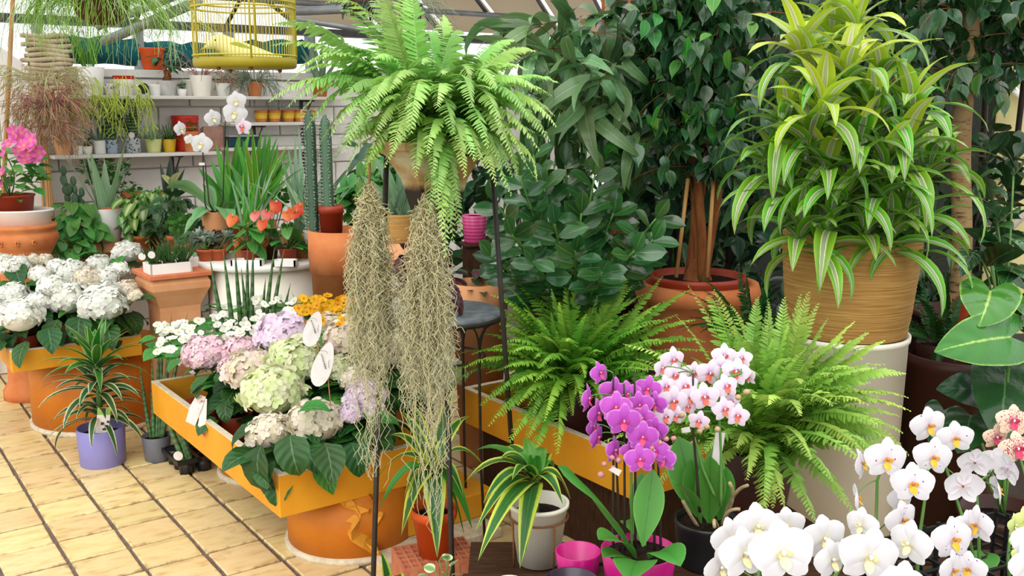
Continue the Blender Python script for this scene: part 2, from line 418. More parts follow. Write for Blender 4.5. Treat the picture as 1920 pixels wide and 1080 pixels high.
MT['plum'] = plain('plum_ceramic', '#241226', '#301833', 3, .3, .5)
MT['wood'] = plain('brown_wood', '#6d4424', '#8c5c33', 6, .7, .2, bump=.3, stretch=(2, 2, 30))
MT['wood_dark'] = plain('dark_wood', '#2c1b10', '#4a2f1b', 6, .75, .2, bump=.3, stretch=(3, 30, 3))
MT['brick'] = plain('hollow_brick', '#b06a4c', '#c47f5e', 20, .9, .15, bump=.3)
MT['paper_tag'] = plain('card_tag', '#c8c1bd', '#d6d0cb', 30, .7)
MT['bamboo'] = plain('bamboo_cane', '#a0713c', '#bd8f55', 8, .6, .3, stretch=(4, 4, .7))
MT['tarp'] = plain('teal_shade_cloth', '#0d4a50', '#1a6a6c', 5, .8, .2, bump=.3)
def glassm(name, col, tr, alpha):
    k = NT(name); q = k.n('ShaderNodeBsdfTranslucent'); q.inputs[0].default_value = C(col)
    g = k.n('ShaderNodeBsdfGlossy'); g.inputs['Roughness'].default_value = .25
    d = k.n('ShaderNodeBsdfDiffuse'); d.inputs[0].default_value = C(col)
    w = k.n('ShaderNodeMixShader'); w.inputs[0].default_value = tr; k.l(d.outputs[0], w.inputs[1]); k.l(q.outputs[0], w.inputs[2])
    x = k.n('ShaderNodeBsdfTransparent'); m = k.n('ShaderNodeMixShader'); m.inputs[0].default_value = alpha; k.l(x.outputs[0], m.inputs[1]); k.l(w.outputs[0], m.inputs[2])
    k.l(m.outputs[0], k.o.inputs[0]); return k.m
MT['pane'] = glassm('frosted_roof_glass', '#f7f9f9', .9, .5)
MT['pane_beige'] = glassm('beige_shade_panel', '#c9bda8', .55, .92)
MT['pane_yellow'] = glassm('yellowed_plastic_sheet', '#e9e0ae', .6, .9)

# ------------------------------------------------------------------ floor
def pl(p, q, z):                   # point p + metres along the tile directions
    return np.array([p[0], p[1], z])
floor = solid('floor', box((0, 3.5, -.08), (16, 14, .075)), MT['grout'], 'dark grout bed of the tiled shop floor', 'floor', kind='structure')
TP = .21; TU = np.array([math.cos(rad(-54.5)), math.sin(rad(-54.5)), 0]); TV = np.array([-TU[1], TU[0], 0])
O = onz(167.5, 927.5, 0)
tmesh = []
for q in range(6):
    g = box((0, 0, 0), (TP - .013, TP - .013, .014), 0, .0035)
    V = g[0].copy()
    for sx in (-1, 1):
        for sy in (-1, 1):
            V[(np.sign(V[:, 0]) == sx) & (np.sign(V[:, 1]) == sy), :2] += rs.uniform(-.0025, .0025, 2)
    V[:, 2] += V[:, 0] * rs.uniform(-.006, .006) + V[:, 1] * rs.uniform(-.006, .006)
    tmesh.append(mk('tile', (V, g[1]), MT['tile'], False))
ta = math.atan2(TV[1], TV[0]); far = []
for i in range(-14, 24):
    for j in range(-14, 30):
        c = O + (i + .5) * TP * TU + (j + .5) * TP * TV
        if not (1.2 < c[1] < 6.4 and -4.5 < c[0] < 3): continue
        px, py = proj(c)
        if -90 < px < 760 and 640 < py < 1150 and c[1] < 5.6:
            o = bpy.data.objects.new('tile', rnd.choice(tmesh)); COL.objects.link(o); o.parent = floor
            o.location = Vector((c[0], c[1], -.0105 + rnd.uniform(-.001, .001))) - floor.location; o.rotation_euler.z = ta + rnd.choice((0, pi))
        else: far.append(box((c[0], c[1], -.0105), (TP - .013, TP - .013, .012), ta))
fo = part(floor, 'tile_field', cat(far), MT['tile_far'], stuff=True, smooth=False)

# ------------------------------------------------------------------ back wall, shelves, roof
W0 = np.array([-2.83, 6.2, 0.])
def wp(s, d, z): return W0 + s * E1 - d * E2 + z * Z       # metres along, in front of and above the wall foot
def ws(px, d):                      # where along the wall a pixel column meets the plane d in front of it
    k = (px - 960) / FOC; b = W0 - d * E2
    # x / depth; depth changes little with height, taken at shelf height
    f = lambda s: (b + s * E1)[0] - k * ((b + s * E1)[1] * _c + .1 * _s)
    return -f(0) / (f(1) - f(0))
def wb(s0, s1, d0, d1, z0, z1, bev=0.): # a box lying along the wall
    c = wp((s0 + s1) / 2, (d0 + d1) / 2, z0); return box(c, (s1 - s0, abs(d1 - d0), z1 - z0), ANG, bev)
wall = solid('wall_back', wb(-2.2, 4.4, -.22, -.02, 0, 1.78), MT['mortar'], 'low white painted block wall behind the shelves', 'wall', kind='structure')
bm0 = {}
for r in range(9):
    for q in range(-4, 8):
        s0 = q * .42 + (.21 if r % 2 else 0); z0 = .0 + r * .2
        if s0 > 2.6 or s0 < -1.6: continue
        m = bm0.setdefault(0, mk('block', box((0, 0, 0), (.412, .03, min(.192, 1.78 - z0)), 0, .006), MT['wall'], False))
        if r == 8: m = bm0.setdefault(1, mk('block', box((0, 0, 0), (.412, .03, .17), 0, .006), MT['wall'], False))
        o = bpy.data.objects.new('block', m); COL.objects.link(o); o.parent = wall
        o.location = Vector(wp(s0 + .21, -.008, z0 + .004)) - wall.location; o.rotation_euler.z = ANG
# a taller gable piece at the left end with a raking top
def gable():
    pts = [(-1.2, 1.78), (-.13, 1.78), (-.19, 1.86), (-.40, 2.02), (-1.2, 2.3)]
    V = [wp(s, d, z) for d in (.16, -.1) for s, z in pts]; n = len(pts)
    F = [list(range(n)), list(range(2 * n - 1, n - 1, -1))] + [[i, (i + n), (i + 1) % n + n, (i + 1) % n] for i in range(n)]
    return np.array(V), F
g_lo = wb(-1.2, -.13, .16, -.01, .0, 1.779)
gw = solid('wall_gable', cat([gable(), g_lo]), MT['mortar'], 'taller white gable end of the block wall', 'wall', kind='structure')
for r in range(9):
    s0 = -.135
    while s0 > -1.15:
        w_ = .2 if (s0 == -.135 and r % 2) else .4; w_ = min(w_, s0 + 1.19)
        part(gw, 'block', wb(s0 - w_ + .004, s0 - .004, .158, .17, r * .2 + .004, min(r * .2 + .196, 1.775), .003), MT['wall'], smooth=False); s0 -= w_
part(gw, 'raking_block', (lambda g: (g[0] - E2 * .01, g[1]))(gable()), MT['wall'], smooth=False)
# sill beam above the wall and glazing
solid('trim_sill', wb(-2.2, 4.4, .02, -.2, 1.785, 1.835), MT['shelf'], 'pale horizontal sill beam on top of the block wall', 'beam', kind='structure')
solid('trim_rail', wb(-2.2, 4.4, -.02, -.12, 2.10, 2.15), MT['steel_dark'], 'dark horizontal rail at the foot of the glass roof', 'beam', kind='structure')
tr_ = thing('shade_cloth_roll', 'teal shade cloth bundled along the glazing above the shelves', 'shade cloth', wp(.6, .0, 1.84))
sp_ = np.array([wp(s, -.07 + .015 * math.sin(s * 9), 1.93 + .012 * math.sin(s * 5) + .03 * max(0, s - .6)) for s in np.linspace(-.1, 1.7, 26)])
part(tr_, 'cloth', tube(sp_, .075 + .004 * np.sin(np.arange(26) * 1.7), 12), MT['tarp'])
part(tr_, 'fold', tube(sp_ + [0, -.03, .055], .035 + .012 * np.sin(np.arange(26) * 2.3), 8), MT['tarp'])
for q, s in enumerate((-.05, .55, 1.15, 1.75, 2.35, 2.95)):
    solid('trim_post', wb(s - .025, s + .025, -.02, -.1, 1.835, 2.1), MT['steel'], 'steel post between sill and roof rail', 'post', 'posts under the roof rail', 'structure')
# roof slope towards the camera, rising from the rail
RS = .52
def rp(s, e, off=0.): return wp(s, e - .1, 2.15 + e * RS + off)
roof = solid('ceiling', cat([tube([rp(s, 0), rp(s, 3.2)], .018, 6) for s in (-2.1, -1.5)][:1]), MT['steel_dark'], 'sloping glass roof of the greenhouse', 'roof', kind='structure')
pw = .6
for q in range(-4, 11):
    s0 = -.05 + q * pw
    for r in range(4):
        e0 = r * .8; k = 1.35 if s0 >= 1.7 else 0; zo = .03 if k else 0; V = [rp(s0 + .02 - k * (e0 + .01), e0 + .01, zo), rp(s0 + pw - .02 - k * (e0 + .01), e0 + .01, zo), rp(s0 + pw - .02 - k * (e0 + .79), e0 + .79, zo), rp(s0 + .02 - k * (e0 + .79), e0 + .79, zo)]
        if k and r > 1: continue
        V = np.array(V + [v + Z * .006 for v in V])
        part(roof, 'pane', (V, [[3, 2, 1, 0], [4, 5, 6, 7], [0, 1, 5, 4], [1, 2, 6, 5], [2, 3, 7, 6], [3, 0, 4, 7]]), MT['pane'] if s0 < 1.7 else MT['pane_beige'], smooth=False)
    part(roof, 'glazing_bar', tube([rp(s0, -.02, -.012), rp(s0 - 1.6 * 1.35, 1.6, .018)] if s0 >= 1.7 else [rp(s0, -.02, -.012), rp(s0, 3.2, -.012)], .016, 6), MT['steel_dark'])
for e in (.35, .8, 1.6, 2.4):
    part(roof, 'purlin', tube([rp(-2.4, e, -.04), rp(6.2, e, -.04)], .026 if e > .4 else .02, 8), MT['steel'])
for (a, b, nm, r) in (((195, 78, 5.6), (372, 2, 4.9), 'brace', .026), ((185, 50, 5.7), (330, -8, 4.9), 'brace', .02), ((540, 22, 5.6), (720, 14, 5.2), 'brace', .024), ((545, 34, 5.7), (700, 60, 5.9), 'brace', .016)):
    part(roof, nm, tube([at(*a), at(*b)], r, 10), MT['steel'])

def shelf(name, px0, px1, py, d1, label):
    d = d1 / 2; s0, s1 = ws(px0, d), ws(px1, d); c = wp((s0 + s1) / 2, d1, 0); pxm = proj(np.array([c[0], c[1], 1.5]))[0]
    z = at(pxm, py, c[1])[2]
    t = thing(name, label, 'shelf', wp((s0 + s1) / 2, .1, z - .03))
    part(t, 'board', wb(s0, s1, 0, d1, z - .022, z, .003), MT['shelf'], smooth=False)
    for s in (s0 + .25, s1 - .25):
        part(t, 'bracket', cat([wb(s - .012, s + .012, .0, .012, z - .2, z - .022), wb(s - .012, s + .012, .012, d1 * .8, z - .034, z - .022), tube([wp(s, .008, z - .18), wp(s, d1 * .7, z - .03)], .006, 6)]), MT['steel_dark'], smooth=False)
    return z, d1
SH_UP = shelf('wall_shelf', 60, 640, 180, .26, 'upper white wall shelf lined with pots')
SH_LO = shelf('wall_shelf', 88, 400, 288, .26, 'lower white wall shelf with coloured pots')
SH_R1 = shelf('wall_shelf', 420, 640, 229, .24, 'white wall shelf holding the yellow-banded terracotta pots')
SH_R2 = shelf('wall_shelf', 415, 640, 275, .24, 'low grey shelf under the yellow-banded pots')

# ------------------------------------------------------------------ far right: plastic-sheet wall and dark background
rw = solid('wall_far', box((3.85, 6.3, 0), (1.5, .03, 2.8), rad(-10)), MT['pane_yellow'], 'yellowed plastic sheet wall behind the foliage', 'wall', kind='structure')
def rwp(u, z, d=.05): a = rad(-10); return np.array([3.85, 6.3, 0]) + u * np.array([math.cos(a), math.sin(a), 0]) + d * np.array([math.sin(a), -math.cos(a), 0]) + z * Z
for u0, z0, u1, z1 in ((-.72, .7, .1, 1.7), (-.72, 1.75, .3, .75), (-.2, .9, .7, 1.9), (-.72, 1.2, .72, 1.2)):
    part(rw, 'brace', tube([rwp(u0, z0), rwp(u1, z1)], .022, 8), MT['white_matt'])
solid('wall_rear', box((1.95, 6.7, 0), (2.6, .06, 2.3), rad(-8)), plain('dark_gap_shade', '#20261f', '#2d342b', 40, .9), 'dark shade-net rear wall half hidden by foliage', 'wall', kind='structure')  # dark colour stands in for the deep shade between the leaves
# ------------------------------------------------------------------ plant helpers
def pot(t, c, rt, rb, h, mat, style='plain', soil=True, n=28, name='pot', fill=.86, ang=0.):
    w = max(.004, rt * .06); c = np.asarray(c, float)
    if style == 'rim':
        hr = h * .2; rm = rb + (rt - rb) * .8
        pr = [(0, 0), (rb, 0), (rb + (rt - rb) * .8, h - hr), (rt * 1.0, h - hr), (rt * 1.03, h - hr * .5), (rt * 1.02, h), (rt - w, h), (rt - w * 1.6, h * .8), (rb - w, w), (0, w)]
    elif style == 'lip':
        pr = [(0, 0), (rb, 0), (rb + (rt - rb) * .93, h * .93), (rt * 1.04, h * .94), (rt * 1.04, h), (rt - w, h), (rb - w, w), (0, w)]
    elif style == 'belly':
        pr = [(0, 0), (rb, 0), (rb * 1.12, h * .2), (rt * 1.0, h * .55), (rt * .97, h * .8), (rt * 1.06, h * .86), (rt * 1.06, h), (rt * .95, h), (rt * .9, h * .8), (rb - w, w), (0, w)]
    elif style == 'ribbed':
        pr = [(0, 0), (rb, 0)]
        for k in range(1, 19):
            q = k / 19; pr.append((rb + (rt - rb) * q + (.012 if k % 2 else -.0) * rt * 2, h * q))
        pr += [(rt, h), (rt - w, h), (rb - w, w), (0, w)]
    else:
        pr = [(0, 0), (rb * .96, 0), (rb, h * .02), (rt, h * .985), (rt - w * .3, h), (rt - w, h * .99), (rb - w, w), (0, w)]
    o = part(t, name, lathe(pr, c, n, ang), mat)
    if soil:
        z = h * fill; r = (rb + (rt - rb) * fill) - w * (1.8 if style == 'rim' else 1.1)
        part(t, 'soil', lathe([(0, z + .006), (r * .5, z + .004), (r, z - .004), (r, z - .02)], c, max(12, n // 2)), MT['soil'])
    return o
GA = 2.399963
def rosette(t, c, n, L, W, mat, pin=(80, 5), droop=(.6, 1.5), prof='lance', fold=.2, m=3, rows=9, name='leaf', rise=0., r0=.006, jit=.12, wave=0., tw=.3, order=None, yaw0=None, pw=1.4):
    """leaves in a spiral: the inner ones short and upright, the outer ones long and arching"""
    y0 = rnd.uniform(0, 6) if yaw0 is None else yaw0; out = []
    for k in range(n):
        f = k / max(1, n - 1); yaw = y0 + k * GA + rnd.uniform(-.2, .2)
        pt = rad(pin[1] + (pin[0] - pin[1]) * f + rnd.uniform(-8, 8)); l = L * (1 - .35 * f) * rnd.uniform(.85, 1.12)
        dr = droop[1] + (droop[0] - droop[1]) * f + rnd.uniform(-.2, .2)
        B = np.asarray(c) + [math.cos(yaw) * r0, math.sin(yaw) * r0, rise * f]
        P = arc(B, yaw, pt, l, dr, rows, rnd.uniform(-.25, .25), pw)
        out.append(part(t, name, blade(P, W * rnd.uniform(.85, 1.1), prof, fold, m, rnd.uniform(-tw, tw), wave=wave), mat(f) if callable(mat) else mat))
    return out
def leafmesh(name, L, W, prof, mat, droop=.6, fold=.2, m=3, rows=6, heartl=None, k=3, stalk=0., wave=0.):
    """a few shared leaf shapes growing along +X from the origin"""
    out = []
    for q in range(k):
        P = arc((0, 0, 0), 0, .1, L, droop * (.5 + .5 * q), rows, (q - 1) * .2)
        g = heart(P, W, fold, 5, 0, heartl) if heartl else blade(P, W, prof, fold, m, wave=wave)
        if stalk:
            g[0][:, 0] += stalk
            st = tube(np.array([[0, 0, -.1 * stalk], [stalk * .5, 0, .02 * stalk], [stalk * 1.05, 0, 0]]), stalk * .03, 4); st[2][:, 0] = .5; g = cat([g, st])
        out.append(mk(name, g, mat))
    return out
def leaves(t, ms, pts, name='leaf', s=(.8, 1.15), pitch=(-50, 30), out=None, roll=.5, yaw=None):
    """one leaf object at each point, facing away from the point out"""
    for p in pts:
        y = math.atan2(p[1] - out[1], p[0] - out[0]) + rnd.gauss(0, .7) if out is not None else rnd.uniform(-pi, pi)
        if yaw is not None: y = yaw + rnd.gauss(0, .8)
        inst(t, name, rnd.choice(ms), MX(p, y, rad(rnd.uniform(*pitch)), rnd.uniform(-roll, roll), rnd.uniform(*s)))
def inball(n, c, rx, ry, rz, shell=.5):
    v = rs.randn(n, 3); v = nrm(v) * (shell + (1 - shell) * rs.rand(n, 1) ** .6); return v * [rx, ry, rz] + np.asarray(c)

# leaf colours
LF = {}
LF['fern'] = leafm('fern_green', [(0, '#9ccb6c'), (.12, '#68a834'), (.5, '#79b83c'), (1, '#98cc52')], .5, .35, .25, .02, .35, tipc='#bde086')
LF['fern_lime'] = leafm('lime_fern_green', [(0, '#93bf4c'), (.12, '#6ea832'), (.5, '#7eba38'), (1, '#9bd04a')], .5, .35, .25, .02, .35, tipc='#c0e070')
LF['fern_deep'] = leafm('deep_fern_green', [(0, '#4a8c24'), (.35, '#539a28'), (1, '#69b434')], .5, .32, .3, .02, .35, tipc='#a0d04c')
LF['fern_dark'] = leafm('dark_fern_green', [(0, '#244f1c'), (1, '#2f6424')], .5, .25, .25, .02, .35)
LF['lemon'] = leafm('lemon_lime_leaf', [(0, '#b8bf9a'), (.14, '#aab08a'), (.22, '#e0e59a'), (.34, '#9dbb2c'), (1, '#b5cc3a')], .38, .3, .18, .02, mott=.06)
LF['lime'] = leafm('lime_striped_leaf', [(0, '#93a184'), (.16, '#7f9270'), (.24, '#d5dd9c'), (.36, '#55901f'), (.8, '#69a828'), (1, '#8ab93a')], .38, .28, .2, .02, mott=.1)
LF['edge'] = leafm('yellow_edged_leaf', [(0, '#46753a'), (.1, '#2d5d24'), (.55, '#356a28'), (.66, '#a8bd3e'), (1, '#c8cf55')], .35, .25, .18, .02, mott=.1)
LF['edge_green'] = leafm('green_broad_leaf', [(0, '#4f8a36'), (.4, '#3c7a26'), (1, '#4f9030')], .35, .25, .2, .02)
LF['white_edge'] = leafm('white_edged_leaf', [(0, '#4b6b3c'), (.1, '#33572a'), (.62, '#3d6831'), (.74, '#c9d0a8'), (1, '#d9dcbf')], .4, .25, .2, .02, mott=.1)
LF['thin_white_edge'] = leafm('dark_leaf_with_pale_edge', [(0, '#4d8a36'), (.1, '#2f6a1f'), (.7, '#3b7c25'), (.85, '#a9c07a'), (1, '#b5c88a')], .4, .25, .2, .02, mott=.1)
LF['ficus'] = leafm('weeping_fig_leaf', [(0, '#557a54'), (.08, '#254b28'), (1, '#2e5a31')], .28, .15, .3, .03, .55, mott=.2)
LF['ficus_young'] = leafm('young_fig_leaf', [(0, '#7ca65c'), (.08, '#3f7d2c'), (1, '#4d8f35')], .3, .25, .25, .03, .5)
LF['glossy'] = leafm('glossy_dark_leaf', [(0, '#648c52'), (.07, '#274f25'), (1, '#2e5c2b')], .22, .12, .3, .025, .6, vein=40)
LF['zz'] = leafm('zamioculcas_leaf', [(0, '#7aa05f'), (.05, '#2c5829'), (1, '#34652f')], .2, .12, .3, .025, .6)
LF['palm'] = leafm('grey_green_lance_leaf', [(0, '#90a87c'), (.08, '#587f4c'), (1, '#658c56')], .28, .25, .35, .03, .5)
LF['heart'] = leafm('glossy_heart_leaf', [(0, '#9fc45c'), (.06, '#2f7a1c'), (.92, '#2b7219'), (1, '#8ab848')], .16, .15, .15, .015, .65, vein=24)
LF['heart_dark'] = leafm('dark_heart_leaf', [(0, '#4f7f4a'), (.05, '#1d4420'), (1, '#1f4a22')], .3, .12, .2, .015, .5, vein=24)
LF['hyd'] = leafm('hydrangea_leaf', [(0, '#5c8a4a'), (.07, '#234c1d'), (1, '#2d5c24')], .42, .18, .28, .02, .4, vein=34)
LF['hyd_light'] = leafm('young_hydrangea_leaf', [(0, '#7aa85a'), (.07, '#3d7d2b'), (1, '#4b8f36')], .42, .2, .25, .02, .4, vein=34)
LF['orchid'] = leafm('orchid_leaf', [(0, '#2f6a22'), (.05, '#44832f'), (.9, '#4f8f38'), (1, '#6aa54a')], .38, .2, .12, .012, .45, mott=.1)
LF['aloe'] = leafm('aloe_leaf', [(0, '#9dbd92'), (.85, '#8db184'), (1, '#cbd8ba')], .45, .1, .2, .02, .4, mott=.2)
def banded(name, a, b, f):
    k = NT(name); uv = k.n('ShaderNodeUVMap').outputs[0]; sp = k.n('ShaderNodeSeparateXYZ'); k.l(uv, sp.inputs[0])
    w = k.math('SINE', k.math('ADD', k.math('MULTIPLY', sp.outputs[1], f), k.math('MULTIPLY', k.noise(30, 2, k.coord()), 5)))
    col = var(k, k.ramp(k.math('ADD', k.math('MULTIPLY', w, .5), .5), [(.3, a), (.7, b)]), .2, .015)
    return k.bsdf(col, .45, .4, 0, .06)
LF['spear'] = banded('snake_plant_spear', '#39592f', '#4f7240', 90)
LF['snake'] = banded('snake_plant_leaf', '#2c4f28', '#7f9a68', 70)
LF['pothos'] = leafm('pothos_leaf', [(0, '#8db567'), (.06, '#4c8c38'), (1, '#5a9c44')], .32, .2, .3, .025, .5)
LF['cream_leaf'] = leafm('cream_variegated_leaf', [(0, '#cdd7a2'), (.3, '#9fbd6a'), (.6, '#4f8a3a'), (1, '#6a9f4c')], .35, .25, .25, .03, .45)
LF['red_leaf'] = leafm('dark_red_leaf', [(0, '#8a2a44'), (.1, '#3d1020'), (1, '#5a1a2c')], .35, .15, .35, .02, .5, vein=30)
LF['stem'] = plain('green_stem', '#4f7a35', '#5f8a42', 20, .5)
LF['stem_dark'] = plain('dark_stem', '#241a16', '#33261f', 20, .5)
LF['stem_brown'] = plain('woody_stem', '#6d4a2c', '#8a6238', 20, .8, bump=.3)

# ------------------------------------------------------------------ orange planters
def planter(name, label, corner, w, l, ztop, h, base=None, feet=True):
    """an open painted tray; corner is the near corner, w runs along E1 and l along E2"""
    c = np.array([corner[0], corner[1], 0.]); z0 = ztop - h; b = .026
    t = thing(name, label, 'planter', (*(c + E1 * w / 2 + E2 * l / 2)[:2], 0))
    def bd(u0, u1, v0, v1, za, zb, nm, mt, bev=.002):
        part(t, nm, box(c + E1 * (u0 + u1) / 2 + E2 * (v0 + v1) / 2 + Z * za, (u1 - u0, v1 - v0, zb - za), ANG, bev), mt, smooth=False)
    bd(0, w, 0, b, z0, ztop - .004, 'side_board', MT['orange']); bd(0, w, l - b, l, z0, ztop - .004, 'side_board', MT['orange'])
    bd(0, b, b, l - b, z0, ztop - .004, 'side_board', MT['orange']); bd(w - b, w, b, l - b, z0, ztop - .004, 'side_board', MT['orange'])
    bd(b, w - b, b, l - b, z0 + .005, z0 + .02, 'bottom_board', MT['wood_dark'])
    bd(0, w, 0, b, ztop - .004, ztop, 'worn_edge', MT['worn'], .001); bd(0, w, l - b, l, ztop - .004, ztop, 'worn_edge', MT['worn'], .001)
    bd(0, b, b, l - b, ztop - .004, ztop, 'worn_edge', MT['worn'], .001); bd(w - b, w, b, l - b, ztop - .004, ztop, 'worn_edge', MT['worn'], .001)
    for (x, y, r) in base or ():
        part(t, 'drum_base', lathe([(0, 0), (r, 0), (r, z0), (0, z0)], (x, y, 0), 48), MT['orange_dark'])
        part(t, 'skirting', lathe([(r, 0), (r + .012, 0), (r + .012, .022), (r, .026)], (x, y, 0), 48), MT['worn'])
    return t
planter('drum_planter', 'orange tray planter of pink and cream hydrangeas on a drum base', (-.772, 3.096), .62, 1.42, .40, .15, [(-.60, 3.50, .24), (-1.1, 4.2, .2)])
planter('drum_planter', 'orange tray planter of white hydrangeas on a drum base', (-2.285, 4.37), .58, .86, .50, .10, [(-2.15, 4.97, .33)])
planter('drum_planter', 'orange tray planter holding the fern behind the orchids', (.41, 3.12), .62, 1.05, .45, .15, None)
pb = [o for o in COL.objects if (o.get('label') or '').startswith('orange tray planter holding')][0]
part(pb, 'shade_block', box(np.array([.41, 3.12, 0]) + E1 * .31 + E2 * .53, (.5, .92, .30), ANG, .004), MT['wood_dark'], smooth=False)  # dark block added to blacken the gap under the tray
t = thing('low_plinth', 'low yellow-orange plinth on a pale base behind the black stand', 'plinth', (-.36, 3.62, 0))
part(t, 'pale_base', box((-.36, 3.52, 0), (.50, .42, .04), ANG, .006), MT['worn'], smooth=False)
part(t, 'painted_body', box((-.33, 3.60, .04), (.46, .26, .10), ANG, .006), MT['orange'], smooth=False)
# crumpled orange paper
def paper():
    P = onz(672, 1010, .1); P = at(672, 985, 3.28); n, m = 9, 7; V = []
    u, v = np.meshgrid(np.linspace(-1, 1, m), np.linspace(-1, 1, n))
    x = u * .062 + .02 * np.sin(v * 5) + rs.randn(n, m) * .006; z = v * .115 + rs.randn(n, m) * .005; y = -.03 * np.cos(u * 3 + v * 2) + .03 * np.sin(v * 7 + u * 4) + rs.randn(n, m) * .008
    V = np.stack([x, y, z], -1).reshape(-1, 3) + P
    F = gridF(n, m); k = len(V); V2 = V + [.002, .006, .001]
    return np.concatenate([V, V2]), F.tolist() + (F[:, ::-1] + k).tolist()
solid('crumpled_paper', paper(), plain('orange_wrapping_paper', '#c9821a', '#dd9c34', 20, .7), 'crumpled orange wrapping paper beside the planter drum', 'paper')

# ------------------------------------------------------------------ hydrangeas
def in_tray(p, corner=(-.772, 3.096), w=.62, l=1.42, m=.1):
    d = np.array([p[0] - corner[0], p[1] - corner[1], 0]); u = min(max(d @ E1, m), w - m); v = min(max(d @ E2, m), l - m)
    q = np.array([corner[0], corner[1], 0]) + E1 * u + E2 * v; return np.array([q[0], q[1], p[2]])
def head_mesh(n, fl, flat=.72, seed=0, mat=None, low=-.35):
    """a dome of four-petalled florets, unit radius"""
    r_ = np.random.RandomState(seed); k = np.arange(n)
    z = 1 - (1 - low) * (k + .5) / n; th = k * GA; r = np.sqrt(1 - z * z)
    D = np.stack([r * np.cos(th), r * np.sin(th), z], 1); rr = 1 + r_.randn(n) * .075
    C0 = D * rr[:, None] * [1, 1, flat]
    N = nrm(D / np.array([1, 1, flat]) + r_.randn(n, 3) * .34)
    A = nrm(np.cross(N, r_.randn(n, 3))); B = np.cross(N, A)
    s = fl * (1 + r_.randn(n) * .12); V, U, F = [], [], []
    sh = [(0, 0, 0), (.42, .45, .10), (.85, .36, .06), (1.0, 0, -.04), (.85, -.36, .06), (.42, -.45, .10)]
    for q in range(4):
        a = q * pi / 2; ux = A * math.cos(a) + B * math.sin(a); uy = B * math.cos(a) - A * math.sin(a)
        for (x, y, h) in sh:
            V.append(C0 + s[:, None] * (ux * x + uy * y + N * (h - .15 * x))); U.append(np.stack([r_.rand(n) * 0 + (np.sin(k * 12.9) * .5 + .5), np.full(n, math.hypot(x, y))], 1))
    V = np.stack(V, 1).reshape(-1, 3); U = np.stack(U, 1).reshape(-1, 2)
    for q in range(4):
        b = (k * 24 + q * 6)[:, None]; F += (b + np.array([[0, 1, 2, 3]])).tolist() + (b + np.array([[0, 3, 4, 5]])).tolist()
    core = ball((0, 0, -.08), .86, .86, .86 * flat * .9, 14, 9); core = (core[0], core[1], np.full((len(core[0]), 2), .6))
    return mk('flower_head', cat([(V, F, U), core]), mat)
def petalm(name, a, b, centre=None, v=.06, tr=.3):
    k = NT(name); uv = k.n('ShaderNodeUVMap').outputs[0]; sp = k.n('ShaderNodeSeparateXYZ'); k.l(uv, sp.inputs[0])
    f = k.math('ADD', k.math('MULTIPLY', sp.outputs[0], .55), k.math('MULTIPLY', k.noise(14, 2, k.coord()), .6))
    col = k.ramp(f, [(.35, a), (.8, b)])
    if centre: col = k.mix(k.ramp(sp.outputs[1], [(0, (1, 1, 1, 1)), (.35, (0, 0, 0, 1))]), col, centre)
    return k.bsdf(var(k, col, v, .01), .6, .25, 0, tr)
HM = {}
for nm, a, b, c_ in (('white', '#f0eeea', '#eceee2', '#dfe4c8'), ('pink', '#e8c4d0', '#edd9d9', '#dcb0c4'), ('lilac', '#e6d2e3', '#ecdde8', '#d8bcd9'), ('cream', '#e4dcc2', '#e8dccf', '#cdd494'), ('green', '#cfdaa0', '#e2dfc2', '#a8c46a'), ('blush', '#e6cfc9', '#e4dcc0', '#d6cf9c')):
    m_ = petalm('hydrangea_' + nm, a, b, c_)
    HM[nm] = [head_mesh(170 if nm in ('pink',) else 115, .19 if nm == 'pink' else .26, .82, q, m_) for q in range(3)]
HL = leafmesh('leaf', 1., .36, 'ovate', LF['hyd'], .9, .18, 5, 7, k=4, wave=.05)
HL2 = leafmesh('leaf', 1., .36, 'ovate', LF['hyd_light'], .7, .22, 5, 7, k=3, wave=.05)
